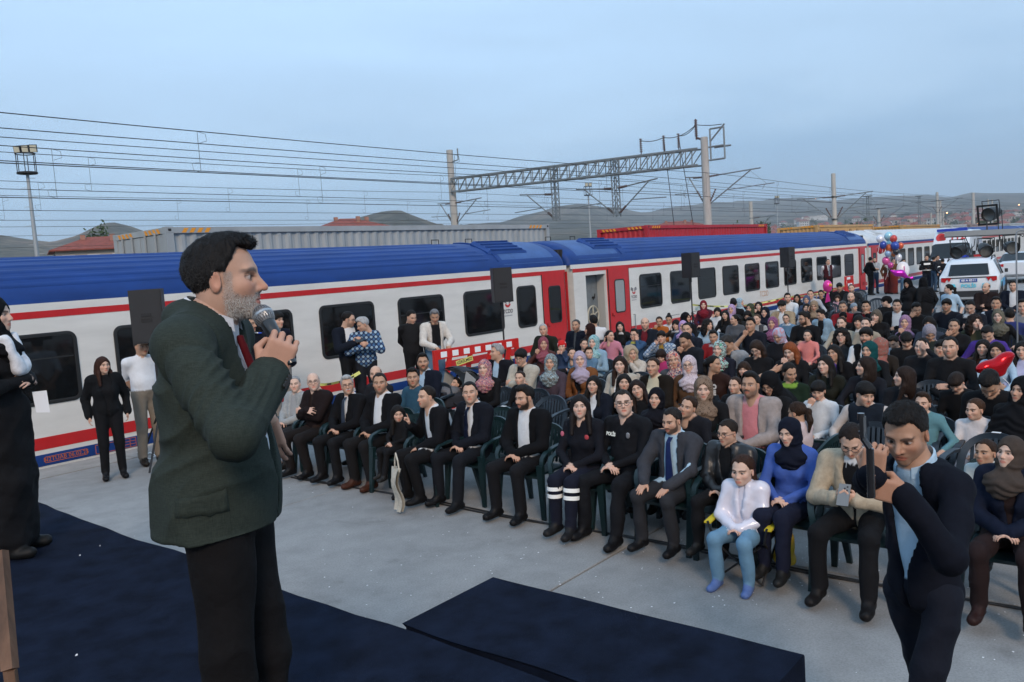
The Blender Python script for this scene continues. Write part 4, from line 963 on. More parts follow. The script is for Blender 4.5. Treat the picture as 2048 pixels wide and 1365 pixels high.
    if collar is not None and lod in (0, 3) and (jacket is not None or lod == 3):
        b = MB(); n_ = 20; V_ = []; T_ = lambda x, y, z: tuple(Pv+J['R'] @ (np.array([x, y, z])*c))
        for i in range(n_+1):
            a = math.radians(28+304*i/n_); op_ = abs(math.cos(a)) if math.cos(a) > 0 else 0
            for r_, z_ in ((.064, .455), (.061, .508), (.068, .503), (.080+.012*op_ if lod != 3 else .073, .452-.03*op_ if lod != 3 else .468)): V_.append(T_(hx-.036+r_*math.cos(a), r_*math.sin(a), z_-.03*math.cos(a)+.008+(shz-.415)*.8))
        b.add(V_, [(i*4+j, i*4+j+1, (i+1)*4+j+1, (i+1)*4+j) for i in range(n_) for j in range(3)]); b.build('shirt_collar', cloth(collar), o, True)
    if tie is not None:
        b = MB(); R_ = J['R']; pts = []
        for z in np.linspace(.465, .03 if lod != 3 else .24, 12):
            x = .118*math.sqrt(max(.05, 1-((z-.28)/.30)**2))+.02 if z > .25 else .135*fat+.004
            pts.append(Pv+R_ @ (np.array([x if z < .44 else .075, 0, z])*c))
        rt = R_ @ np.array([0, 1, 0])
        for i in range(11):
            wd = .018+.022*i/10 if i else .022
            wd2 = .018+.022*(i+1)/10 if i < 10 else .004
            a, d = pts[i], pts[i+1]; n = R_ @ np.array([.008, 0, 0])
            b.add([a-rt*wd, a+rt*wd, d+rt*wd2, d-rt*wd2, a+n, d+n], [(0, 4, 5, 3), (4, 1, 2, 5), (0, 3, 2, 1)])
        b.build('tie', cloth(tie, .6), o, True)
    o['_j'] = 0; del o['_j']
    return o, J
def to_world(o_loc, yaw, p, z0=0):
    c, s = math.cos(yaw), math.sin(yaw); return np.array([o_loc[0]+c*p[0]-s*p[1], o_loc[1]+s*p[0]+c*p[1], p[2]+z0])
def root_for_head(u, v, sit, c, lean, seat, z=None, X=None, yaw=math.pi, standh=None):
    """ground position whose figure has its head on the measured ray"""
    pz = seat+.105*c if sit else .93*c
    R = ry(lean); hp = np.array([0, 0, pz])+R @ (np.array([.04, 0, .605])*c)
    P = atz(u, v, hp[2]) if X is None else atx(u, v, X)
    cs, sn = math.cos(yaw), math.sin(yaw)
    return np.array([P[0]-(cs*hp[0]-sn*hp[1]), P[1]-(sn*hp[0]+cs*hp[1])]), P, hp
# ------------------------------------------------------------------ masts, portal, contact wires
CONC2 = mat('mast_concrete', (.42, .41, .385), .85, var=.12, vscale=6, bump=.2, bscale=30, streak=(1, 1, .2))
GALV = mat('galvanised', (.23, .255, .265), .5, metal=.35, var=.15, vscale=10)
WIRE = mat('wire', (.03, .032, .035), .6)
INSU = mat('insulator', (.10, .055, .045), .3)
def mast(x, y, ztop, label, r0=.2, r1=.13, arms=(), z0=-.95):
    e = empty('catenary_mast', (x, y, z0), label=label, cat='mast', group='catenary masts')
    m = MB(); m.lathe([(r0, 0), (r1, ztop-z0), (0.001, ztop-z0)], n=14); m.build('post', CONC2, e, True)
    for (dy, zc, ln) in arms:      # cantilever reaching along y, steel tubes and insulators
        s = 1 if dy > 0 else -1; c = MB(); zt = zc-z0
        c.tube((0, s*.12, zt+.95), (0, s*ln, zt+1.05), .035); c.tube((0, s*.12, zt-.55), (0, s*ln*.82, zt+1.0), .035); c.tube((0, s*ln*.35, zt+.12), (0, s*(ln+.7), zt+.2), .025)
        c.tube((0, s*(ln+.2), zt+.2), (0, s*(ln+.05), zt-.05), .015); c.tube((0, s*ln*.8, zt+1.0), (0, s*ln*1.1, zt+.2), .008)
        ca = c.build('cantilever', GALV, e, True)
        i = MB(); 
        for p, q in (((0, s*.2, zt+.95), (0, s*.75, zt+.97)), ((0, s*.2, zt-.4), (0, s*.55, zt+.25))):
            P, Qq = np.array(p), np.array(q); i.tube(P, Qq, .03)
            for t in np.linspace(.1, .9, 6): a = P+(Qq-P)*t; b = a+(Qq-P)/np.linalg.norm(Qq-P)*.035; i.tube(a, b, .062, .05, 8)
        i.build('insulator', INSU, ca, True)
    for zc in [a[1] for a in arms]:
        MB().tube((0, 0, zc-z0+.9), (0, 0, zc-z0+1.0), .19, n=12).build('clamp', GALV, e); MB().tube((0, 0, zc-z0-.6), (0, 0, zc-z0-.5), .20, n=12).build('clamp', GALV, e)
    return e
XM = 42.0
mR = mast(XM, 20.45, 8.62, 'tall concrete mast carrying the right end of the gantry', .26, .2, arms=((-1, 5.55, 3.1), (1, 5.55, 1.2)))
mL = mast(XM, 39.3, 10.55, 'concrete mast at the left end of the gantry', .3, .22, arms=((-1, 6.0, 2.6), (1, 6.0, 1.5)))
m = MB(); m.path([(0, -.2, 10.7), (0, -.75, 10.75), (0, -.75, 11.5)], .05); m.build('bracket', GALV, mL); 
m = MB()   # switch frame on the right mast
for p in (((0, -.25, 9.0), (0, -1.15, 9.0)), ((0, -.25, 8.3), (0, -1.15, 8.3)), ((0, -1.15, 8.3), (0, -1.15, 9.95)), ((0, -.35, 8.3), (0, -.35, 9.95)), ((0, -.35, 9.95), (0, -1.15, 9.95)), ((.5, -.35, 9.0), (.5, -1.3, 9.0)), ((0, -.35, 9.3), (0, -1.2, 10.1))): m.tube(p[0], p[1], .05)
m.build('switch_frame', GALV, mR)
i = MB(); i.tube((0, .2, 9.5), (0, .45, 9.6), .06); i.tube((0, .45, 9.5), (0, .45, 10.6), .05)
for t in np.linspace(9.7, 10.5, 8): i.tube((0, .45, t), (0, .45, t+.05), .11, .08, 8)
i.build('insulator', INSU, mR, True)
def truss(A, B, w, d, n, label):
    e = empty('gantry', A, label=label, cat='gantry'); A, B = np.array(A), np.array(B); D_ = B-A; ax = D_/np.linalg.norm(D_); sx = np.array([1, 0, 0.]); up = np.cross(sx, ax); up = up if up[2] > 0 else -up
    P = lambda t, i, j: D_*t+sx*i*w/2+up*j*d/2
    for i in (-1, 1):
        for j in (-1, 1): MB().box(tuple(D_/2+sx*i*w/2+up*j*d/2), (.085, float(np.linalg.norm(D_)), .085), Vector((0, 1, 0)).rotation_difference(Vector(ax)).to_matrix()).build('chord', GALV, e)
    for k in range(n):
        t0, t1 = k/n, (k+1)/n
        m = MB()
        for i in (-1, 1): m.tube(P(t0, i, -1), P(t0, i, 1), .032, n=5); m.tube(P(t0, i, -1), P(t1, i, 1), .032, n=5)
        for j in (-1, 1): m.tube(P(t0, -1, j), P(t1, 1, j), .028, n=5); m.tube(P(t0, -1, j), P(t0, 1, j), .028, n=5)
        m.build('lattice_bay', GALV, e)
    return e
gt = truss((XM, 39.05, 8.15), (XM, 20.7, 7.60), .75, .88, 26, 'long steel lattice gantry across the tracks')
for t, ln in ((.46, 2.9), (.70, 2.9)):       # hanging lattice drops with their cantilevers
    p = np.array([0, (20.7-39.05)*t, (7.6-8.15)*t]); h = empty('hanging_post'); h.parent = gt; h.location = p
    m = MB()
    for i in (-.16, .16):
        for j in (-.16, .16): m.tube((i, j, .5), (i, j, -ln), .035, n=5)
    for k in range(9):
        z = .4-k*(ln+.4)/9; z2 = z-(ln+.4)/9
        m.tube((-.16, -.16, z), (.16, -.16, z2), .02, n=4); m.tube((-.16, .16, z2), (.16, .16, z), .02, n=4); m.tube((.16, -.16, z), (.16, .16, z2), .02, n=4); m.tube((-.16, -.16, z2), (-.16, .16, z), .02, n=4)
    m.build('lattice', GALV, h)
    for s in ((1, -1) if t > .6 else (1,)):
        c = MB(); c.tube((0, s*.2, -1.25), (0, s*2.8, -1.0), .04); c.tube((0, s*.2, -2.7), (0, s*2.2, -1.1), .04); c.tube((0, s*1.0, -2.0), (0, s*3.3, -2.1), .03); c.build('cantilever', GALV, h, True)
        i = MB()
        for P, Qq in (((0, s*.25, -1.24), (0, s*.8, -1.19)), ((0, s*.25, -2.66), (0, s*.65, -2.32))):
            P, Qq = np.array(P), np.array(Qq)
            for q in np.linspace(0, .9, 7): a = P+(Qq-P)*q; i.tube(a, a+(Qq-P)*.08, .08, .06, 8)
        i.build('insulator', INSU, h, True)
for t in (.80, .88, .93):
    p = np.array([XM, 39.05+(20.7-39.05)*t, 8.15+(7.6-8.15)*t+.45]); i = MB(); i.tube(p, p+np.array([0, 0, .9]), .03)
    for q in np.linspace(.2, .9, 7): i.tube(p+np.array([0, 0, q]), p+np.array([0, 0, q+.05]), .1, .07, 8)
    o = i.build('insulator', INSU, None, True); o.parent = gt; o.matrix_parent_inverse = Matrix.Translation(Vector((XM, 39.05, 8.15))).inverted()
# jumper cables over the gantry
jm = MB()
tp = [np.array([XM, 39.05+(20.7-39.05)*t, 8.15+(7.6-8.15)*t+1.30]) for t in (.80, .88, .93)]+[np.array([XM, 20.9, 9.35]), np.array([XM, 19.4, 9.15])]
def sagline(a, b, s, n=10): return [tuple(np.array(a)+(np.array(b)-np.array(a))*t-np.array([0, 0, 4*s*t*(1-t)])) for t in np.linspace(0, 1, n)]
for a, b, s in ((tp[0], tp[1], .12), (tp[1], tp[3], .25), (tp[2], tp[3], .2), (tp[3], tp[4], .05), (tp[1], tp[1]+np.array([0, -.4, -5.0]), .0), (tp[2], tp[2]+np.array([0, -.7, -5.3]), .0)): jm.path(sagline(a, b, s), .022, 5)
jm.build('jumper_cables', WIRE, label='thin black jumper cables looping over the gantry', cat='cable')
# the contact line: messenger and contact wires with droppers, each pair one thing
def wirepair(y, zm, zc, drops, label, x0=-60, x1=220, sag=.25):
    e = empty('contact_line', (0, y, 0), label=label, cat='overhead wire', group='overhead contact lines')
    xs = [x0+i*5 for i in range(int((x1-x0)/5)+1)]
    sg = lambda x: -sag*(1-((((x-XM) % 50)/25)-1)**2)
    MB().path([(x, 0, zm+sg(x)) for x in xs], .0125, 5).build('messenger_wire', WIRE, e)
    if zc: MB().path([(x, 0, zc) for x in xs[::7]], .0125, 5).build('contact_wire', WIRE, e)
    for x in drops:
        if zc: 
            m = MB(); m.tube((x, 0, zm+sg(x)), (x, 0, zc), .006, n=4); m.path([(x, 0, zm+sg(x)), (x+.22, 0, zm-.05+sg(x)), (x+.25, 0, zm-.22+sg(x)), (x+.02, 0, zm-.3+sg(x))], .006, 4); m.path([(x, 0, zc+.25), (x-.22, 0, zc+.22), (x-.2, 0, zc+.05), (x, 0, zc)], .006, 4); m.build('dropper', WIRE, e)
kz = lambda v: aty(0, v, 1)[2]-CAMH
def wy(v, y): return CAMH+kz(v)*y
def dx(u, v, y): return aty(u, v, y)[0]
wirepair(19.5, wy(215, 19.5)+.1, wy(326, 19.5), [dx(393, 253, 19.5)+9.5*k for k in range(-2, 8)], 'contact line nearest the train, its wire highest in the sky')
wirepair(24.0, wy(282, 24)+.1, wy(395, 24), [dx(102, 290, 24)+9*k for k in range(-1, 9)], 'second contact line behind the train')
wirepair(30.5, wy(296, 30.5)+.1, wy(378, 30.5), [dx(175, 306, 30.5)+9*k for k in range(-2, 9)], 'third contact line behind the train')
wirepair(37.9, wy(355, 37.9)+.1, wy(421, 37.9), [dx(75, 359, 37.9)+9*k for k in range(-2, 9)], 'fourth contact line, far behind the train')
wirepair(44.7, wy(385, 44.7)+.1, wy(441, 44.7), [dx(3, 385, 44.7)+9*k for k in range(-1, 9)], 'farthest contact line, low over the hills')
for v, y, r in ((248, 24.0, .014), (267, 28.0, .014), (313, 22.0, .012), (450, 50, .012), (469, 56, .012), (493, 60, .012)):
    e = MB(); z = wy(v, y); e.path([(x, y, z-.12*(1-((((x-XM) % 50)/25)-1)**2)) for x in range(-60, 221, 5)], r, 5)
    e.build('feeder_wire', WIRE, label={248: 'upper single feeder wire in the left sky', 267: 'feeder wire just under the upper one', 313: 'feeder wire level with the floodlight basket', 450: 'thin far wire crossing the hilltop', 469: 'thin far wire just below the hilltop', 493: 'lowest far wire above the coach roof'}[v], cat='overhead wire', group='single feeder wires')
P0, P1 = atx(242, 240, 9.0), None
# other masts
mast(61.4*.93, 20*.93, 7.1, 'concrete mast right of the red container, with two arms', .19, .14, arms=((1, 4.6, 2.5), (-1, 4.6, 2.5)))
for u, vt, y, lb, ar in ((1501, 404, 30, 'short concrete mast behind the red container', ((-1, 4.2, 2.2),)), (1757, 420, 26, 'concrete mast above the nearer tan container', ((1, 4.9, 3.0), (-1, 4.9, 3.0))), (1874, 385, 26, 'tallest of the masts clustered above the tan containers', ((1, 6.2, 3.2), (-1, 6.2, 3))), (1880, 402, 30, 'mast just right of the tallest in the cluster', ((-1, 5.2, 3.0),)), (1886, 423, 34, 'shortest mast in the cluster', ()), (1862, 426, 40, 'small far mast left of the cluster', ((1, 5, 2.5),)), (1946, 386, 20, 'lone white mast left of the stage lamps', ()), (1976, 399, 30, 'far mast just behind the upper stage lamp, left one', ()), (1984, 399, 32, 'far mast just behind the upper stage lamp, right one', ())):
    P = aty(u, vt, y); mast(P[0], P[1], P[2], lb, .24, .17, arms=ar)
def lattice_mast(u, vt, y, lb):
    P = aty(u, vt, y); e = empty('lattice_mast', (P[0], P[1], -.95), label=lb, cat='mast', group='steel lattice masts'); H_ = P[2]+.95; m = MB()
    for i in (-.3, .3):
        for j in (-.3, .3): m.tube((i, j, 0), (i*.7, j*.7, H_), .05, n=4)
    for k in range(10): z, z2 = H_*k/10, H_*(k+1)/10; m.tube((-.3, -.3, z), (.3, -.3, z2), .03, n=4); m.tube((.3, .3, z), (-.3, .3, z2), .03, n=4); m.tube((-.3, .3, z), (-.3, -.3, z2), .03, n=4)
    m.b2((-.9, -.9, H_-.2), (.9, .9, H_)); m.build('lattice', GALV, e)
lattice_mast(1735, 392, 60, 'steel lattice mast right of the tall concrete mast'); lattice_mast(1838, 392, 60, 'steel lattice mast left of the mast cluster')
def floodlight(u, vt, y, lb, n=3):
    P = aty(u, vt, y); e = empty('floodlight_mast', (P[0], P[1], -.95), label=lb, cat='floodlight', group='yard floodlight masts'); H_ = P[2]+.95; zb = H_-1.35
    m = MB(); m.tube((0, 0, 0), (0, 0, zb), .15, .07, 12)
    for k in range(int(zb/.45)): s = 1 if k % 2 else -1; m.tube((0, 0, .5+k*.45), (.25*s, -.2*s, .5+k*.45), .012, n=4)
    m.build('pole', mat('pole_steel', (.36, .39, .41), .5, metal=.3), e, True)
    m = MB(); m.lathe([(.001, zb), (.45, zb), (.45, zb+.08), (.001, zb+.08)], n=14)
    for a in np.linspace(0, 6.28, 7)[:-1]: m.tube((.43*math.cos(a), .43*math.sin(a), zb), (.43*math.cos(a), .43*math.sin(a), H_-.4), .02, n=5)
    m.path([(.43*math.cos(a), .43*math.sin(a), H_-.4) for a in np.linspace(0, 6.28, 13)], .025, 5); m.build('basket', DARK, e, True)
    for k in range(n):
        a = (k-(n-1)/2)*.38; l = empty('lamp_head'); l.parent = e; l.location = (a*math.cos(-.9), a*math.sin(-.9)-.1, H_-.2); l.rotation_euler = (math.radians(12), 0, -.75+(k-1)*.25)
        MB().b2((-.16, -.06, -.17), (.16, .08, .19)).build('lamp_case', DARK, l); MB().b2((-.135, -.068, -.145), (.135, -.061, .165)).build('lamp_glass', mat('flood_glass', (.62, .60, .47), .2), l)
floodlight(48, 291, 43, 'floodlight mast with three lamps at the left edge'); floodlight(1175, 366, 50, 'floodlight mast below the gantry', 2); floodlight(1553, 392, 55, 'floodlight mast right of the red container', 2)
# ------------------------------------------------------------------ far houses, trees, town
WALLC = mat('house_wall', (.42, .36, .30), .85, var=.12, vscale=.6); TILE = mat('roof_tile', (.23, .055, .035), .8, var=.25, vscale=2)
WALLW = mat('house_wall_white', (.52, .50, .47), .85, var=.1, vscale=.6); TILE2 = mat('roof_tile_dull', (.20, .085, .06), .85, var=.2, vscale=2)
WIN = mat('far_window', (.03, .035, .045), .2); WINW = mat('window_white', (.6, .6, .6), .5)
def near_house(cx, cy, w, d, h, rz_, label, chim=True, wins=4, over=.5, rise=1.6):
    e = empty('house', (cx, cy, -.95), rz_, label=label, cat='house')
    MB().b2((-w/2, -d/2, 0), (w/2, d/2, h)).build('wall', WALLC, e)
    m = MB(); a, b = w/2+over, d/2+over; r = max(a-b, .3)
    m.add([(-a, -b, h), (a, -b, h), (a, b, h), (-a, b, h), (-r, 0, h+rise), (r, 0, h+rise), (-a, -b, h-.12), (a, -b, h-.12), (a, b, h-.12), (-a, b, h-.12)], [(0, 1, 5, 4), (1, 2, 5), (2, 3, 4, 5), (3, 0, 4), (6, 7, 1, 0), (7, 8, 2, 1), (8, 9, 3, 2), (9, 6, 0, 3), (9, 8, 7, 6)])
    ro = m.build('roof', TILE, e)
    if chim:
        for x, y in ((-w*.2, -d*.1), (w*.1, -d*.2), (w*.3, 0)): MB().b2((x-.22, y-.2, h+.2), (x+.22, y+.2, h+rise+.15)).build('chimney', mat('chimney', (.35, .18, .13), .9), ro)
    for k in range(wins):
        x = -w/2+w*(k+.5)/wins; f = MB().b2((x-.55, -d/2-.05, h-1.7), (x+.55, -d/2-.001, h-.5)).build('window', WINW, e)
        for q in (-.27, .27): MB().b2((x+q-.22, -d/2-.07, h-1.6), (x+q+.22, -d/2-.051, h-.6)).build('pane', WIN, f)
P = aty(222, 478, 80); near_house(P[0]+.5, P[1]+3, 8.5, 6, aty(118, 499, 80)[2]+.95, -.35, 'cream house with red tiled roof left of the grey container', rise=1.3, over=.5)
P = aty(735, 432, 80); near_house(P[0], P[1]+4, 9, 7, P[2]+.95-1.5, -.3, 'red roof peeping over the middle of the grey container', rise=1.5, wins=2)
P = aty(1385, 440, 80); near_house(P[0], P[1]+4, 13, 9, P[2]+.95-1.6, -.6, 'red roof rising behind the red container', rise=1.6, wins=2)
LEAF = [mat('leaf_dark', (.035, .055, .022), .9, var=.4, vscale=3), mat('leaf_mid', (.05, .085, .025), .9, var=.4, vscale=3)]
BARK = mat('bark', (.07, .055, .04), .9, var=.3)
def tree(x, y, h, r, label, mt=0, n=900, z0=-.95, ls=.22, grp='trees beyond the tracks', seed=1):
    e = empty('tree', (x, y, z0), label=label, cat='tree', group=grp); rg = np.random.RandomState(seed)
    m = MB(); m.tube((0, 0, 0), (0, 0, h*.55), .12*h/6, .06*h/6)
    for k in range(5): a = rg.uniform(0, 6.28); m.tube((0, 0, h*(.3+.07*k)), (math.cos(a)*r*.6, math.sin(a)*r*.6, h*(.55+.08*k)), .05*h/6, .02*h/6, 5)
    m.build('trunk', BARK, e)
    cl = rg.normal(size=(14, 3)); cl /= np.linalg.norm(cl, axis=1)[:, None]; cl *= rg.uniform(.35, .85, (14, 1)); C_ = cl*np.array([r, r, h*.36])+np.array([0, 0, h*.62])
    P_ = C_[rg.randint(0, 14, n)]+rg.normal(size=(n, 3))*np.array([r*.24, r*.24, h*.09])
    A = rg.normal(size=(n, 3)); A /= np.linalg.norm(A, axis=1)[:, None]; B = np.cross(A, rg.normal(size=(n, 3))); B /= np.linalg.norm(B, axis=1)[:, None]
    s = ls*rg.uniform(.6, 1.3, (n, 1)); V = np.concatenate([P_-A*s, P_+B*s*.6, P_+A*s, P_-B*s*.6]); Q = np.stack([np.arange(n), n+np.arange(n), 2*n+np.arange(n), 3*n+np.arange(n)], 1)
    link('crown', np_mesh('crown', V, Q, False), LEAF[mt % 2], e)
    return e
P = aty(192, 470, 110); tree(P[0], P[1], aty(192, 452, 110)[2]+.95, 1.6, 'slim green tree behind the red roofed house', 1, 2600, ls=.26, seed=2)
P = aty(1467, 440, 60); tree(P[0], P[1], 7.8, 1.6, 'bushy tree just left of the short mast', 1, 2200, seed=3)
P = aty(1503, 440, 62); tree(P[0], P[1], 8.2, 2.2, 'broad tree right behind the short mast', 0, 2600, seed=4)
P = aty(1527, 440, 62); tree(P[0], P[1], 7.6, 1.5, 'green tree right of the short mast', 1, 2200, seed=5)
P = aty(1320, 470, 40); tree(P[0]-6.5, P[1], 4.4, 1.2, 'low tree at the left end of the red container', 1, 1500, seed=6)
P = aty(1190, 470, 40); tree(P[0], P[1], 4.3, 1.0, 'small tree left of the red container', 1, 1500, seed=7)
P = aty(1690, 440, 70); tree(P[0], P[1], 7.4, 2.4, 'dark tree above the nearer tan container', 0, 2600, seed=8)
# the hillside town
def terrain_z(x, y):
    dg = bpy.context.evaluated_depsgraph_get(); return 0
_hill = bpy.data.objects['hills']; bpy.context.view_layer.update()
from mathutils.bvhtree import BVHTree
_bvh = BVHTree.FromPolygons([v.co for v in _hill.data.vertices], [tuple(p.vertices) for p in _hill.data.polygons])
def gz(x, y):
    h = _bvh.ray_cast(Vector((x, y, 900)), Vector((0, 0, -1)))[0]; return h.z if h else -.95
rt_ = random.Random(11)
hm = []
for wl_, tl_ in ((WALLW, TILE), (WALLW, TILE2), (WALLC, TILE), (WALLC, TILE2)):
    m = MB(); m.b2((-5, -4, -3), (5, 4, 5.5)); nb = len(m.f); m.add([(-5.6, -4.6, 5.5), (5.6, -4.6, 5.5), (5.6, 4.6, 5.5), (-5.6, 4.6, 5.5), (-3, 0, 8), (3, 0, 8)], [(0, 1, 5, 4), (1, 2, 5), (2, 3, 4, 5), (3, 0, 4), (3, 2, 1, 0)]); nr = len(m.f)
    for k in range(4):
        for z in (1, 3.4): m.b2((-4+k*2.3, -4.06, z), (-4+k*2.3+1.1, -4.01, z+1.4)); m.b2((-4+k*2.3, 4.01, z), (-4+k*2.3+1.1, 4.06, z+1.4))
    me = m.mesh('house'); me.materials.append(wl_); me.materials.append(tl_); me.materials.append(WIN)
    for i, p in enumerate(me.polygons): p.material_index = 0 if i < nb else 1 if i < nr else 2
    hm.append(me)
cnt = 0; rings = []
while cnt < 170:
    az = math.radians(rt_.triangular(66, 90, 81)); r = rt_.triangular(520, 1900, 900)
    x, y = r*math.sin(az), r*math.cos(az)
    if y < 42: continue
    if any((x-a)**2+(y-b)**2 < 190 for a, b in rings): continue
    rings.append((x, y)); o = link('town_house', rt_.choice(hm), None, None, (x, y, gz(x, y)), (0, 0, rt_.uniform(0, 6.28)), label='small pale house with a red roof in the hillside town', cat='house', group='houses of the hillside town'); s = rt_.uniform(.8, 1.35); o.scale = (s*rt_.uniform(.9, 1.5), s, s*rt_.uniform(.8, 1.5)); cnt += 1
# long pale building high on the right hill
P = aty(1628, 403, 1); d = np.array([P[0], P[1]]); d = d/np.linalg.norm(d)*1900; m = MB(); m.b2((-26, -6, -4), (26, 6, 9)); 
for k in range(10): m.b2((-24+k*5, -6.05, 3), (-21.5+k*5, -6.01, 6))
m.build('hilltop_building', WALLW, None, False, (d[0], d[1], gz(d[0], d[1])), label='long pale building high on the hillside left of the tall mast', cat='building').rotation_euler = (0, 0, -math.atan2(d[0], d[1]))
# dark shrubs and trees of the town: individual low poly crowns sharing meshes
crowns = []
for k in range(3):
    rg = np.random.RandomState(40+k); n = 130; P_ = rg.normal(size=(n, 3))*np.array([1.7, 1.7, 1.9])+np.array([0, 0, 4.2]); A = rg.normal(size=(n, 3)); A /= np.linalg.norm(A, axis=1)[:, None]; B = np.cross(A, rg.normal(size=(n, 3))); B /= np.linalg.norm(B, axis=1)[:, None]; s = rg.uniform(.5, 1.0, (n, 1))
    V = np.concatenate([P_-A*s, P_+B*s*.7, P_+A*s, P_-B*s*.7]); crowns.append(np_mesh('crown', V, np.stack([np.arange(n), n+np.arange(n), 2*n+np.arange(n), 3*n+np.arange(n)], 1), False)); crowns[-1].materials.append(LEAF[k % 2])
tk = MB().tube((0, 0, -1), (0, 0, 4), .3, .15, 5).mesh('trunk'); tk.materials.append(BARK)
for k in range(190):
    az = math.radians(rt_.triangular(58, 90, 76)); r = rt_.uniform(420, 1700); x, y = r*math.sin(az), r*math.cos(az)
    if y < 45: continue
    e = empty('town_tree', (x, y, gz(x, y)), rt_.uniform(0, 6), label='small dark tree among the hillside houses', cat='tree', group='trees of the hillside town'); s = rt_.uniform(.8, 1.6); e.scale = (s, s, s)
    link('crown', crowns[k % 3], None, e); link('trunk', tk, None, e)
# first street lamps and windows already lit
lm = mat('lamp_lit', (1, .45, .18), .5, emit=5)
for k, (u, v, r) in enumerate(((2038, 410, 700), (1894, 426, 600), (1957, 447, 500), (1631, 398, 1500), (1990, 432, 800))):
    d = ray(u, v); d = d/np.linalg.norm(d[:2]); p = CPOS+d*r; m = MB(); m.lathe([(.01, -.35), (.35, -.2), (.42, 0), (.3, .25), (.01, .35)], n=10); o = m.build('street_lamp', None, loc=tuple(p)); 
    o.data.materials.append(lm); zz = gz(p[0], p[1]); c = MB().tube((0, 0, -.4), (0, 0, zz-p[2]), .12).build('lamp_pole', GALV, o); tag(o, ('lit street lamp near the right edge of the town', 'lit street lamp right of the mast cluster', 'lowest lit street lamp, beside the lone white mast', 'lit lamp on the hill by the long pale building', 'lit street lamp behind the upper stage lamp')[k], 'street lamp', 'lit lamps in the town')

# evening air
hz_ = MB(); hz_.b2((-5200, -5200, -3), (5200, 5200, 330)); ho_ = hz_.mesh('haze'); hm_v = bpy.data.materials.new('evening_haze'); hm_v.use_nodes = True; nt = hm_v.node_tree; nt.nodes.clear()
pv = nt.nodes.new('ShaderNodeVolumePrincipled'); pv.inputs['Color'].default_value = (.80, .88, .97, 1); pv.inputs['Density'].default_value = .00024; pv.inputs['Anisotropy'].default_value = 0.0
mo_ = nt.nodes.new('ShaderNodeOutputMaterial'); nt.links.new(pv.outputs[0], mo_.inputs['Volume']); ho_.materials.append(hm_v); link('haze', ho_, None, kind='stuff', label='thin blue evening haze over the yard and hills', cat='haze')
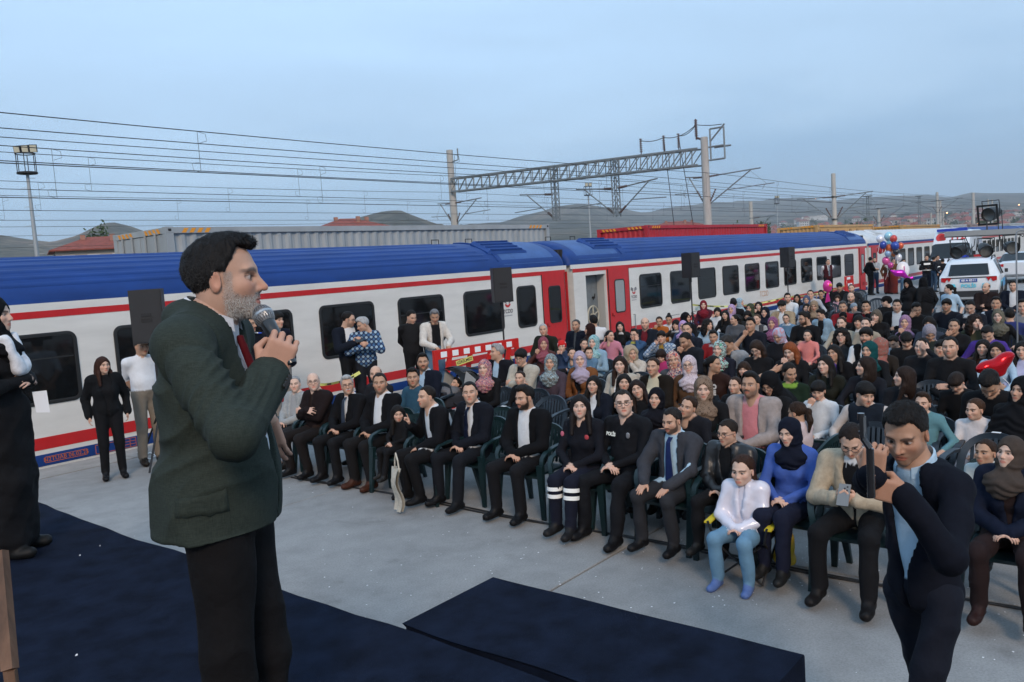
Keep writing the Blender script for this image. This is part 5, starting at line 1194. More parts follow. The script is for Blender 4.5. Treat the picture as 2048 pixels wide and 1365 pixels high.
# ------------------------------------------------------------------ garden chairs
CH_G = mat('chair_green', (.006, .021, .024), .38, var=.12, vscale=5, spec=.5); CH_B = mat('chair_slate', (.016, .025, .036), .42, var=.12, vscale=5); STK = mat('sticker_white', (.75, .75, .75), .6)
def chair_meshes():
    D = {}
    V = []; F = []; nx, ny = 8, 9
    for t in (0, -.022):
        for i in range(nx):
            for j in range(ny):
                x = -.2+.42*i/(nx-1); y = -.235+.47*j/(ny-1); z = .43-.014*math.cos(y*6)*math.sin(max(0, (x+.2)/.42*math.pi))-(.03*max(0, (x-.16)/.06)**2)
                V.append((x, y, z+t))
    n = nx*ny; F = [(i*ny+j, i*ny+j+1, (i+1)*ny+j+1, (i+1)*ny+j) for i in range(nx-1) for j in range(ny-1)]; F += [tuple(k+n for k in f[::-1]) for f in F]
    per = [j for j in range(ny)]+[i*ny+ny-1 for i in range(1, nx)]+[(nx-1)*ny+j for j in range(ny-2, -1, -1)]+[i*ny for i in range(nx-2, 0, -1)]
    F += [(a, b, b+n, a+n) for a, b in zip(per, per[1:]+per[:1])]
    D['seat'] = MB().add(V, F).mesh('seat', True)
    def bx(z): return -.205-.11*((z-.43)/.4)
    m = MB()
    arch = []
    for t in np.linspace(0, math.pi, 21): y = .265*math.cos(t); z = .44+.37*math.sin(t)**.55; arch.append((bx(z)+.05*abs(math.cos(t))**3, y, z))
    V = []; F = []
    for i, p in enumerate(arch):
        c = np.array([0, 0, .50]); d = np.array([0, p[1], p[2]])-c; d /= np.linalg.norm(d)
        for s, tx in ((0, .012), (-.055, .014), (-.055, -.012), (0, -.014)): V.append((p[0]+tx, p[1]+d[1]*s, p[2]+d[2]*s))
    for i in range(20): a = 4*i; F += [(a+k, a+(k+1) % 4, a+4+(k+1) % 4, a+4+k) for k in range(4)]
    m.add(V, F+[(0, 1, 2, 3), (80, 83, 82, 81)]); D['backrest'] = m.mesh('backrest', True)
    m = MB()
    for k in range(9):
        y = -.168+.042*k; zt = .44+.37*max(0, 1-(y/.265)**2)**.275-.045; z0 = .445
        m.add([(bx(z0)-.004, y-.013, z0), (bx(z0)-.004, y+.013, z0), (bx(zt)-.004, y+.013, zt), (bx(zt)-.004, y-.013, zt), (bx(z0)+.006, y-.013, z0), (bx(z0)+.006, y+.013, z0), (bx(zt)+.006, y+.013, zt), (bx(zt)+.006, y-.013, zt)], [(0, 1, 2, 3), (7, 6, 5, 4), (0, 4, 5, 1), (1, 5, 6, 2), (2, 6, 7, 3), (3, 7, 4, 0)])
    D['slats'] = m.mesh('slats')
    for s in (1, -1):
        m = MB(); P = [(-.235, s*.262, .66), (-.12, s*.285, .665), (.05, s*.29, .655), (.17, s*.285, .63), (.215, s*.275, .58), (.22, s*.262, .50)]; V = []; F = []
        for i, p in enumerate(P):
            w = .026 if i < 4 else .022; t = .011
            d = np.array([1, 0, 0]) if i < 3 else np.array([.5, 0, -.86]) if i < 5 else np.array([0, 0, -1]); up = np.array([-d[2], 0, d[0]])
            for a, b in ((-w, t), (w, t), (w, -t), (-w, -t)): V.append((p[0]+up[0]*b, p[1]+a, p[2]+up[2]*b))
        for i in range(len(P)-1): a = 4*i; F += [(a+k, a+(k+1) % 4, a+4+(k+1) % 4, a+4+k) for k in range(4)]
        m.add(V, F+[(0, 1, 2, 3), (20, 23, 22, 21)]); D['arm%d' % s] = m.mesh('armrest', True)
        for nm, x0, x1, z1 in (('f', .215, .25, .51), ('b', -.20, -.285, .44)):
            m = MB(); V = []; y = s*.245
            for x, z, w, yy in ((x0, z1, .034, y), (x1, 0, .02, y+s*.035)): V += [(x-w*.7, yy-w, z), (x+w*.7, yy-w, z), (x+w*.7, yy+w, z), (x-w*.7, yy+w, z)]
            m.add(V, [(0, 3, 2, 1), (4, 5, 6, 7)]+[(k, (k+1) % 4, 4+(k+1) % 4, 4+k) for k in range(4)]); D['leg%s%d' % (nm, s)] = m.mesh('leg')
    return D
CHM = chair_meshes(); CHAIRS = []
def chair(x, y, yaw, label, m=CH_G, sticker=False, group='plastic garden chairs of the audience'):
    e = empty('garden_chair', (x, y, 0), yaw, label=label, cat='chair', group=group)
    for nm in ('seat', 'backrest', 'slats', 'arm1', 'arm-1', 'legf1', 'legf-1', 'legb1', 'legb-1'):
        me = CHM[nm]
        if len(me.materials) == 0: me.materials.append(m)
        o = link(me.name.split('.')[0], me, None, e); o.material_slots[0].link = 'OBJECT'; o.material_slots[0].material = m
    if sticker:
        MB().b2((-.3065, -.03, .755), (-.298, .03, .79)).build('sticker', STK, e); MB().b2((-.32, -.032, .811), (-.285, .032, .814)).build('sticker', STK, e)
    CHAIRS.append((x, y)); return e

# ------------------------------------------------------------------ loudspeakers on stands
BOXM = mat('speaker_black', (.012, .012, .014), .55, bump=.25, bscale=120); GRIL = mat('speaker_grille', (.02, .02, .022), .7, bump=.5, bscale=300)
def pa(x, y, top, rzz, label, h=.66, w=.38, d=.36, handle=False):
    e = empty('loudspeaker', (x, y, top-h), rzz, label=label, cat='loudspeaker', group='black loudspeakers on poles')
    m = MB(); P = [(-w/2, -d/2), (w/2, -d/2), (w/2-.06, d/2), (-w/2+.06, d/2)]; b = .02
    m.prism(P, 2, 0, h); o = m.build('cabinet', BOXM, e)
    MB().b2((-w/2+.015, -d/2-.012, .02), (w/2-.015, -d/2-.002, h-.02)).build('grille', GRIL, e)
    m = MB(); m.b2((w/2-.045, -.06, h*.42), (w/2-.012, .06, h*.56)); m.build('side_handle', DARK, e)
    m = MB(); m.b2((-.07, -d/2-.018, h*.50), (.07, -d/2-.012, h*.56)); m.b2((-.07, -d/2-.018, h*.40), (.07, -d/2-.012, h*.46)); m.build('port', DARK, e)
    s = empty('speaker_stand', (x, y, 0), rzz, label=label.replace('loudspeaker', 'pole stand under the loudspeaker').split(',')[0], cat='stand', group='speaker stands')
    MB().tube((0, 0, .15), (0, 0, top-h), .018).build('pole', BOXM, s); MB().tube((0, 0, .75), (0, 0, .85), .03).build('collar', BOXM, s); MB().tube((0, 0, top-h-.12), (0, 0, top-h-.01), .03).build('cup', BOXM, s)
    for k in range(3):
        a = k*2.094+.4; m = MB(); m.tube((0, 0, .8), (.55*math.cos(a), .55*math.sin(a), .02), .014); m.build('leg', BOXM, s)
    MB().tube((.03, 0, .8), (.08, 0, .8), .012).build('knob', BOXM, s)
FACE = YAW-math.pi
P = aty(296, 579, 10.9); pa(P[0], P[1], P[2], -.75, 'loudspeaker above the man in white T-shirt', h=.72, w=.42)
P = aty(998, 536, 10.3); pa(P[0], P[1], P[2], -.55, 'loudspeaker in front of the first coach, beside the emblem')
P = aty(1379, 506, 10.3); pa(P[0], P[1], P[2], -.2, 'loudspeaker before the second window of the second coach')
P = aty(1573, 495, 10.4); pa(P[0], P[1], P[2], -.2, 'loudspeaker farthest down the platform')

# ------------------------------------------------------------------ red plastic barriers and tape
BARR = mat('barrier_red', (.55, .018, .014), .4, var=.08); REFL = mat('reflector_white', (.85, .85, .85), .5); TAPE = mat('tape_yellow', (.62, .60, .16), .6); BLK = mat('print_black', (.02, .02, .02), .6)
def barrier(x, y, rzz, L, H_, label, n=7):
    e = empty('plastic_barrier', (x, y, 0), rzz, label=label, cat='barrier', group='red plastic barriers')
    MB().b2((0, -.03, H_-.17), (L, .03, H_)).build('top_rail', BARR, e); MB().b2((0, -.025, .18), (L, .025, .28)).build('bottom_rail', BARR, e)
    MB().b2((0, -.035, 0), (.07, .035, H_-.17)).build('post', BARR, e); MB().b2((L-.07, -.035, 0), (L, .035, H_-.17)).build('post', BARR, e)
    for k in range(4):
        a = .15+k*(L-.3)/3.6; m = MB(); m.prism([(a, .28), (a+.09, .28), (a+.25, H_-.17), (a+.16, H_-.17)], 1, -.02, .02); m.build('brace', BARR, e)
    for xx in (.12, L-.12): MB().b2((xx-.06, -.28, 0), (xx+.06, .28, .05)).build('foot', BARR, e)
    s = (L-.2)/n
    for k in range(n): MB().b2((.14+k*s, -.036, H_-.14), (.14+k*s+s*.52, -.031, H_-.04)).build('reflector', REFL, e)
    return e
A = aty(866, 702, 10.2); barrier(A[0], A[1], -.12, 2.05, A[2], 'red barrier with white squares, beside the first coach')
A = aty(1690, 556, 11.0); e = barrier(A[0], A[1], .0, 1.0, A[2]+.05, 'red barrier by the door at the second coach end', 1)
for k in range(2): MB().prism([(.2+k*.32, .75), (.45+k*.32, .75), (.36+k*.32, .5), (.29+k*.32, .5)], 1, -.042, -.037).build('white_mark', REFL, e)
def tape(P, label):
    m = MB(); V = []; n = len(P)
    for i, p in enumerate(P): s = .035*math.cos(i*.9); V += [(p[0], p[1]-.02*math.sin(i*.7), p[2]+.022), (p[0], p[1]+.02*math.sin(i*.7), p[2]-.022)]
    F = [(2*i, 2*i+1, 2*i+3, 2*i+2) for i in range(n-1)]; o = m.add(V, F).build('barrier_tape', TAPE, label=label, cat='tape', group='yellow warning tapes')
    b = MB()
    for i in range(1, n-1, 2): a, c = np.array(P[i]), np.array(P[i+1]); q = (c-a); b.add([a+q*.1+[0, -.012, .012], a+q*.8+[0, -.012, .012], a+q*.8+[0, -.012, -.014], a+q*.1+[0, -.012, -.014]], [(0, 1, 2, 3)])
    b.build('tape_print', BLK, o)
tape(sagline(aty(1010, 692, 10.28), aty(1030, 730, 9.8), .02, 8), 'yellow warning tape hanging from the pole by the first coach')
tape(sagline(aty(640, 770, 10.6), aty(720, 745, 10.6), .05, 8), 'yellow warning tape low along the first coach')
tape(sagline(aty(1383, 610, 10.35), aty(1566, 596, 10.45), .14, 20), 'yellow warning tape strung between the two far loudspeaker poles')
tape(sagline(aty(1577, 594, 10.45), aty(1690, 572, 11.0), .1, 14), 'yellow warning tape from the farthest pole to the barrier')
tape(sagline(aty(1012, 688, 10.3), aty(985, 697, 10.25), .02, 6), 'short yellow tape end at the first pole')
o = MB().b2((-.17, -.004, -.045), (.17, .0, .045)).build('tape_flag', TAPE, loc=tuple(aty(929, 722, 10.0)), label='yellow tape end reading GİRİLMEZ on the red barrier', cat='tape'); o.rotation_euler = (0, -.2, -.35)
link('print', text_mesh('print', 'GİRİLMEZ', .068, .001, .001), BLK, o, (0, -.007, 0), (math.pi/2, 0, 0))

# ------------------------------------------------------------------ vehicles
TYRE = mat('tyre', (.015, .015, .016), .85); RIM = mat('rim', (.35, .36, .37), .35, metal=.7); CARW = mat('car_white', (.68, .70, .72), .3, coat=.6, var=.03); CARG = mat('car_glass', (.008, .010, .012), .05); CARB = mat('car_plastic', (.018, .018, .02), .6); CARS = mat('car_silver_trim', (.30, .31, .32), .4)
CYAN = mat('police_cyan', (.10, .55, .68), .4); PBLUE = mat('police_blue', (.03, .25, .50), .4); TLR = mat('tail_light', (.45, .01, .012), .2, coat=.5); PLB = mat('plate_blue', (.02, .07, .30), .5); PLW = mat('plate_text', (.8, .8, .8), .5)
def loft(st, rows=9):
    """st: list of (x, bottom z, half width low, half width belt, belt z, half width roof, roof z); ring of 2*rows points"""
    R_ = []
    for x, zb, wl_, wb, zbelt, wr, zr in st:
        half = [(0, zb), (wl_*.9, zb), (wl_, zb+.12), (wb, zb+(zbelt-zb)*.6), (wb*.985, zbelt), (wr+(wb*.98-wr)*.45, zbelt+(zr-zbelt)*.55), (wr+.02, zr-.06), (wr-.08, zr-.005), (0, zr+.012)]
        R_.append([(x, y, z) for y, z in half]+[(x, -y, z) for y, z in half[-2:0:-1]])
    return R_
def vehicle(name, loc, rz_, st, glass, label, cat, wheels, wr=.34, group=None):
    e = empty(name, loc, rz_, label=label, cat=cat, group=group); R_ = loft(st); n = len(R_[0]); body = MB(); gl = MB(); V = [p for r in R_ for p in r]; fb = []; fg = []
    for i in range(len(st)-1):
        for k in range(n):
            f = (i*n+k, i*n+(k+1) % n, (i+1)*n+(k+1) % n, (i+1)*n+k)
            kk = k if k < 8 else 15-k
            (fg if (i, kk) in glass else fb).append(f)
    fb += [tuple(range(n)), tuple((len(st)-1)*n+k for k in range(n))]
    body.add(V, fb).build('body', CARW, e, True); 
    if fg: gl.add(V, fg).build('windows', CARG, e)
    for x in wheels:
        for s in (1, -1):
            y = s*(st[len(st)//2][3]-.10); w = empty('wheel'); w.parent = e; w.location = (x, y, wr); Rm = Matrix.Rotation(math.pi/2, 3, 'X')
            MB().lathe([(wr*.62, -.11), (wr*.95, -.11), (wr, -.06), (wr, .06), (wr*.95, .11), (wr*.62, .11)], n=20, R=Rm).build('tyre', TYRE, w, True); MB().lathe([(.001, -.08), (wr*.64, -.10), (wr*.64, .10), (.001, .08)], n=20, R=Rm).build('rim', RIM, w, True)
            m = MB(); m.lathe([(wr*1.02, -.02), (wr*1.22, -.02), (wr*1.22, .09), (wr*1.02, .09)], n=20, R=Rm); m.build('wheel_arch', CARB, e, True).location = (x, y+s*.03, wr)
    return e
# police SUV seen from behind (front towards +x)
suv = [(0, .42, .80, .86, .98, .62, 1.02), (.06, .34, .86, .92, 1.02, .70, 1.10), (.32, .30, .90, .93, 1.06, .66, 1.50), (.62, .28, .91, .93, 1.06, .68, 1.63), (1.3, .26, .92, .935, 1.05, .70, 1.67), (1.42, .26, .92, .935, 1.05, .70, 1.67), (2.35, .26, .92, .935, 1.03, .70, 1.66), (2.45, .26, .92, .935, 1.03, .70, 1.65), (2.75, .26, .92, .93, 1.02, .68, 1.56), (3.35, .27, .91, .92, 1.02, .66, 1.06), (4.2, .3, .88, .88, .92, .62, .95), (4.5, .4, .78, .76, .75, .5, .80)]
gl = {(1, 6), (1, 7), (1, 8), (2, 4), (2, 5), (3, 4), (3, 5), (5, 4), (5, 5), (7, 4), (7, 5), (8, 6), (8, 7), (8, 5)}
sv = vehicle('police_car', (31.9, 5.95, 0), math.radians(6), suv, {(3, 4), (3, 5), (5, 4), (5, 5), (7, 4), (7, 5), (8, 5), (8, 6), (8, 7)}, 'white police SUV with cyan POLİS lettering, parked behind the audience', 'police car', (.85, 3.55), .36); sv.scale = (1, 1, .95)
def rear(mb, name, mt, par=None): return mb.build(name, mt, par or sv)
m = MB(); m.add([(.0, -.62, 1.09), (.0, .62, 1.09), (.26, .56, 1.48), (.26, -.56, 1.48), (.09, -.60, 1.09), (.09, .60, 1.09), (.34, .54, 1.44), (.34, -.54, 1.44)], [(0, 3, 2, 1), (4, 5, 6, 7), (0, 1, 5, 4), (1, 2, 6, 5), (2, 3, 7, 6), (3, 0, 4, 7)]); rear(m, 'rear_window', CARG)
rear(MB().b2((-.015, -.84, .98), (.06, .84, 1.02)), 'light_bar', CARB)
for s in (1, -1):
    t = rear(MB().prism([(s*.84, 1.01), (s*.52, 1.0), (s*.60, .86), (s*.66, .97), (s*.72, .84), (s*.84, .88)][::s], 0, -.03, .04), 'tail_light', TLR); rear(MB().b2((.0, s*.66-.06, 1.60), (2.6, s*.66+.03 if s > 0 else s*.66-.0, 1.64)), 'roof_rail', CARB) if False else None
    m = MB(); m.path([(.55, s*.66, 1.62), (.7, s*.66, 1.72), (2.2, s*.66, 1.72), (2.4, s*.66, 1.65)], .022, 6); rear(m, 'roof_rail', CARB)
    rear(MB().prism([(s*.38, .62), (s*.66, .62), (s*.62, .78), (s*.42, .78)][::s], 0, -.02, .03), 'reflective_panel', CYAN)
    rear(MB().b2((2.9, s*.93-.10 if s < 0 else s*.93, 1.02), (3.06, s*.93 if s < 0 else s*.93+.22, 1.16)), 'mirror', CARB)
    rear(MB().b2((1.5, s*.937-.003, .55), (3.0, s*.937+.003, .85)), 'blue_panel', PBLUE); rear(MB().b2((.5, s*.937-.003, .62), (1.45, s*.937+.003, .82)), 'cyan_panel', CYAN)
rear(MB().b2((-.04, -.87, .30), (.10, .87, .52)), 'bumper', CARB); rear(MB().b2((-.05, -.70, .22), (.10, .70, .30)), 'bumper_trim', CARS)
pl = rear(MB().b2((-.03, -.26, .84), (.02, .26, .955)), 'number_plate', PLB); link('plate_number', text_mesh('plate', '68 A 8511', .105, .001, .003), PLW, pl, (-.034, 0, .897), (math.pi/2, 0, -math.pi/2))
link('lettering', text_mesh('lettering', 'POLİS', .17, .001, .006), CYAN, sv, (-.035, 0, .70), (math.pi/2, 0, -math.pi/2))
rear(MB().b2((1.15, -.55, 1.70), (1.42, .55, 1.80)), 'beacon_bar', CARB)
for s in (1, -1): rear(MB().b2((1.14, s*.3-.22, 1.71), (1.43, s*.3+.22, 1.79)), 'beacon', mat('beacon_red', (.4, .02, .02), .3) if s < 0 else mat('beacon_blue', (.02, .05, .4), .3))
# ambulance, front towards the camera (-x)
amb = [(-.05, .35, .80, .86, .80, .60, .82), (.12, .30, .92, .96, .95, .80, 1.0), (.85, .28, .97, 1.0, 1.18, .86, 1.28), (1.55, .27, .99, 1.0, 1.25, .82, 2.05), (2.0, .27, 1.0, 1.0, 1.25, .80, 2.62), (2.6, .27, 1.0, 1.0, 1.25, .84, 2.70), (5.8, .27, 1.0, 1.0, 1.25, .84, 2.70), (5.95, .35, .96, .97, 1.2, .80, 2.6)]
am = vehicle('ambulance', (45.9, 9.55, 0), math.radians(3), amb, {(2, 4), (2, 5), (2, 6), (2, 7), (3, 4)}, 'white ambulance van marked 112 with a red crescent', 'ambulance', (1.05, 4.6), .36)
AR = mat('ambulance_red', (.55, .03, .03), .5)
t = link('lettering', text_mesh('lettering', '112', .48, .004, .01), AR, am, (1.74, -.28, 2.36), (math.radians(90-38+14), 0, -math.pi/2))
R_ = .24; arc = [(R_*math.cos(a), R_*math.sin(a)) for a in np.linspace(.6, 5.68, 16)]; inn = [(.09+.19*math.cos(a), .19*math.sin(a)) for a in np.linspace(5.4, .88, 16)]
m = MB(); m.prism(arc+inn, 2, -.004, .004); o = m.build('red_crescent', AR, am); o.location = (1.74, .48, 2.36); o.rotation_euler = (math.radians(66), 0, -math.pi/2)
MB().b2((-.09, -.45, .55), (-.04, .45, .72)).build('grille', CARB, am); MB().b2((-.08, -.9, .32), (.3, .9, .48)).build('bumper', CARB, am)
for s in (1, -1): MB().b2((-.03, s*.66-.16, .74), (.12, s*.66+.16, .94)).build('headlight', mat('headlight', (.55, .57, .6), .15), am); MB().b2((1.3, s*1.05-.08, 1.25), (1.42, s*1.05+.08, 1.6)).build('mirror', CARB, am)
MB().b2((1.9, -.7, 2.66), (2.2, .7, 2.80)).build('beacon_bar', mat('beacon_blue', (.02, .05, .4), .3), am)
# sedan beyond
sed = [(0, .45, .72, .80, .90, .60, .98), (.1, .36, .84, .88, .95, .66, 1.02), (.75, .3, .88, .90, .97, .66, 1.06), (1.35, .28, .89, .91, .95, .62, 1.40), (1.9, .27, .89, .91, .94, .62, 1.44), (2.0, .27, .89, .91, .94, .62, 1.44), (2.7, .27, .89, .91, .92, .62, 1.40), (3.3, .28, .88, .90, .92, .62, 1.0), (4.3, .32, .84, .86, .80, .60, .84), (4.55, .4, .7, .72, .65, .5, .68)]
sd = vehicle('white_car', (44.6, 6.35, 0), math.radians(4), sed, {(2, 5), (2, 6), (2, 7), (2, 4), (3, 4), (3, 5), (5, 4), (5, 5), (6, 4), (6, 5), (6, 6), (6, 7)}, 'white saloon car beyond the police SUV', 'car', (.85, 3.5), .33)
MB().b2((-.02, -.80, .82), (.05, -.50, .94)).build('tail_light', TLR, sd); MB().b2((-.02, .50, .82), (.05, .80, .94)).build('tail_light', TLR, sd); MB().b2((2.75, -1.08, .95), (2.92, -.9, 1.08)).build('mirror', CARW, sd)

# ------------------------------------------------------------------ balloons
def sdf_obj(name, P, h, mt, parent=None, nz=0, seed=0, M=None, **k):
    V, Q = polyg(P, h)
    if nz: N = vnorm(V, Q); V = V+N*(nz*wob(V, 40, seed))[:, None]
    o = link(name, np_mesh(name, V, Q), mt, parent, **k)
    if M is not None: o.matrix_local = M
    return o
FOILR = mat('foil_red', (.55, .008, .014), .16, metal=.75, bump=.12, bscale=18)
hp = [RC((0, .09, .06), (0, 0, -.11), .085, .035, k=.05), RC((0, -.09, .06), (0, 0, -.11), .085, .035, k=.05), EL((0, 0, .02), (.08, .12, .09), k=.05)]
for q in hp: pass
V, Q = polyg(hp, .011); V = V*np.array([.8, 1.25, .72])
pw = atd(1994, 733, 8.55)
ho = link('heart_balloon', np_mesh('heart_balloon', V, Q), FOILR, None, tuple(pw), (math.radians(20), math.radians(-12), -2.44), label='shiny red heart foil balloon held above the audience at right', cat='balloon')
m = MB(); m.path([(0, 0, -.13), (.01, .02, -.2), (0, .03, -.35)], .003, 4); m.build('ribbon', REFL, ho)
bc = [((.75, .75, .8), 1760, 478, .15, 'white'), ((.35, .62, .70), 1777, 473, .17, 'pale turquoise'), ((.55, .06, .05), 1787, 478, .15, 'red'), ((.03, .06, .32), 1766, 490, .15, 'dark blue'), ((.35, .62, .70), 1778, 488, .13, 'turquoise'), ((.03, .07, .35), 1790, 492, .17, 'royal blue'), ((.60, .12, .03), 1779, 497, .16, 'orange'), ((.55, .03, .03), 1762, 499, .17, 'crimson'), ((.62, .10, .03), 1801, 492, .13, 'vermilion'), ((.30, .45, .65), 1776, 508, .13, 'silver blue'), ((.70, .10, .32), 1772, 522, .16, 'rose pink'), ((.02, .02, .025), 1792, 504, .13, 'black'), ((.72, .72, .74), 1797, 515, .14, 'pearl white'), ((.60, .22, .05), 1788, 508, .12, 'amber'), ((.5, .05, .25), 1781, 531, .12, 'small pink')]
for i, (cc, u, v, r, nm) in enumerate(bc):
    p = atd(u, v, 35.2+.25*math.sin(i*2.1)); mt_ = mat('balloon_'+nm.replace(' ', '_'), cc, .22, metal=.25, coat=.4)
    o = sdf_obj('balloon', [EL((0, 0, 0), (r, r, r*1.15), k=.02), RC((0, 0, -r*1.0), (0, 0, -r*1.25), .03, .015, k=.04)], .03, mt_, None, label=nm+' balloon in the bunch held by the seller', cat='balloon', group='bunch of balloons', loc=tuple(p), rot=(.3*math.sin(i), .3*math.cos(i*1.7), 0))
    MB().tube((0, 0, -r*1.2), (.1*math.sin(i), .05, -r*1.2-.5), .006, n=4).build('string', REFL, o)
p = atd(1798, 547, 34.8); sdf_obj('dolphin_balloon', [EL((0, 0, 0), (.12, .2, .13), k=.05), RC((0, -.1, 0), (0, -.36, -.26), .12, .05, k=.08), RC((0, -.36, -.26), (0, -.48, -.20), .05, .06, k=.05), RC((0, -.36, -.26), (0, -.40, -.42), .05, .06, k=.05), RC((0, .1, .02), (0, .3, .12), .10, .04, k=.06)], .03, mat('foil_magenta', (.55, .02, .42), .2, metal=.6), None, label='magenta fish shaped foil balloon below the bunch', cat='balloon', loc=tuple(p), rot=(0, 0, .6)).scale = (1.1, 1.1, 1.1)
p = atd(1806, 540, 35.6); o = sdf_obj('print_balloon', [EL((0, 0, 0), (.14, .27, .36), k=.03)], .03, mat('balloon_print', (.75, .74, .76), .3), None, label='large white balloon with a pink 1 printed on it', cat='balloon', loc=tuple(p), rot=(0, .15, .6)); link('print', text_mesh('print', '1', .28, .002, .006), mat('print_pink', (.5, .03, .25), .5), o, (-.15, 0, .02), (math.pi/2, 0, -math.pi/2))
p = atd(1655, 573, 21.0); o = sdf_obj('pink_balloon', [EL((0, 0, 0), (.11, .115, .16), k=.02)], .02, mat('foil_pink', (.75, .05, .30), .25, metal=.4), None, label='hot pink bird balloon floating before the waiter', cat='balloon', loc=tuple(p)); sdf_obj('beak', [EL((0, 0, 0), (.03, .05, .045), k=.02)], .012, mat('balloon_orange2', (.7, .25, .05), .4), o, loc=(-.06, -.09, .03))
MB().prism([(-.02, -.15), (.02, -.15), (.07, -.42), (-.06, -.38)], 0, -.004, .004).build('tail', mat('foil_pink', (.75, .05, .30), .25), o)

# ------------------------------------------------------------------ stage lamps on a bar at the right edge
LB = empty('lamp_bar', (0, 0, 0), label='grey steel bar of stage lamps jutting in at the right edge', cat='light bar')
a, b = atd(1889, 470, 13.2), atd(2140, 459, 12.4); BARM = mat('bar_grey', (.20, .21, .21), .5, metal=.3)
d = Vector(b-a); m = MB(); m.box(tuple((a+b)/2), (.055, d.length, .085), Vector((0, 1, 0)).rotation_difference(d.normalized()).to_matrix()); m.build('bar', BARM, LB)
LAMP = mat('lamp_black', (.014, .014, .015), .5); LENS = mat('lamp_lens', (.10, .10, .09), .12, spec=.8)
def parcan(u, v, dd, rot, label, r=.10, L=.22, sq=False):
    p = atd(u, v, dd); e = empty('stage_lamp', tuple(p), label=label, cat='stage lamp', group='stage lamps on the bar'); e.rotation_euler = rot
    m = MB(); m.lathe([(.03, L*.9), (r*.55, L*.85), (r*.8, L*.5), (r*.95, L*.2), (r, -L*.2), (r, -L*.42), (r*.9, -L*.42), (r*.9, -L*.2)], n=22); m.build('lamp_body', LAMP, e, True)
    MB().lathe([(.001, -L*.18), (r*.6, -L*.2), (r*.9, -L*.25)], n=22).build('lens', LENS, e, True)
    if sq: m = MB(); q = r*1.35; [m.box(c, s) for c, s in (((0, q, -L*.45), (2*q+.03, .03, .01)), ((0, -q, -L*.45), (2*q+.03, .03, .01)), ((q, 0, -L*.45), (.03, 2*q, .01)), ((-q, 0, -L*.45), (.03, 2*q, .01)))]; m.build('gel_frame', LAMP, e)
    m = MB(); m.path([(r*1.1, 0, 0), (r*1.2, 0, 0), (r*1.2, r*.6, 0), (r*1.2, r*1.9, 0), (-r*1.2, r*1.9, 0), (-r*1.2, 0, 0), (-r*1.1, 0, 0)], .008, 5); m.build('yoke', LAMP, e)
    return e
fr = (math.radians(100), 0, FACE*0+math.radians(-50))
import itertools
def lookrot(fx, fy, fz, roll=0): return (Vector((fx, fy, fz)).to_track_quat('-Z', 'Y') @ __import__('mathutils').Euler((0, 0, roll)).to_quaternion()).to_euler()
parcan(1918, 503, 13.0, lookrot(-.9, .30, -.25), 'leftmost of the three lamps hanging under the bar'); parcan(1970, 500, 13.0, lookrot(-.8, -.35, -.3), 'middle of the three lamps hanging under the bar'); parcan(2022, 495, 13.0, lookrot(-.85, -.45, -.15), 'rightmost lamp hanging under the bar, by the pole')
parcan(1983, 428, 13.2, lookrot(-.8, .25, -.12), 'square framed lamp standing up above the bar', .11, .26, True)
def pb(u, v, dd=13.05): return tuple(atd(u, v, dd))
m = MB(); m.tube(pb(1974, 440), pb(1974, 468), .010); m.build('lamp_pin', LAMP, LB)
cb = MB()
for q in (((1900, 505), (1901, 480), (1926, 480), (1926, 490)), ((1955, 495), (1958, 478), (1985, 478)), ((2003, 420), (2006, 470), (2004, 500), (2010, 498)), ((1995, 440), (1998, 465), (1999, 480), (2000, 470)), ((1930, 473), (1938, 492), (1942, 505), (1932, 515)), ((1950, 478), (1948, 492), (1940, 500)), ((1980, 477), (1984, 498), (1995, 492), (2001, 475)), ((2010, 470), (2008, 485), (2012, 490)), ((2040, 470), (2046, 474), (2048, 470))):
    cb.path([pb(*p, 12.98) for p in q], .007, 5)
cb.build('lamp_cables', LAMP, None, label='black cables looping around the stage lamps', cat='cable')
m = MB(); m.path([pb(2048, 462, 12.3), pb(2040, 461, 12.3), pb(2034, 464, 12.3), pb(2032, 474, 12.3), pb(2033, 540, 12.3), pb(2034, 600, 12.3), tuple(atz(2034.5, 655, .9)*0+np.append(atd(2034, 600, 12.3)[:2], 0.0))], .013, 6); m.build('lamp_pole', mat('pole_grey', (.25, .26, .27), .4, metal=.5), None, True, label='thin grey pole with a bent top at the right edge', cat='pole')
# cables on the ground along the front row and a white cable at the coach
m = MB()
for k in range(2): m.path([(5.86+.03*math.sin(y*2.1+k)+.03*k, y, .012) for y in np.linspace(-3, 8.5, 40)], .009, 5)
m.build('floor_cable', LAMP, None, label='black cable run along the front row of chairs', cat='cable')
m = MB(); m.path([tuple(atz(u, v, .01)) for u, v in ((275, 905), (290, 912), (300, 905), (312, 912), (300, 918), (285, 915))], .009, 5); m.build('white_cable', REFL, None, label='loose white cable on the platform edge behind the speaker', cat='cable')
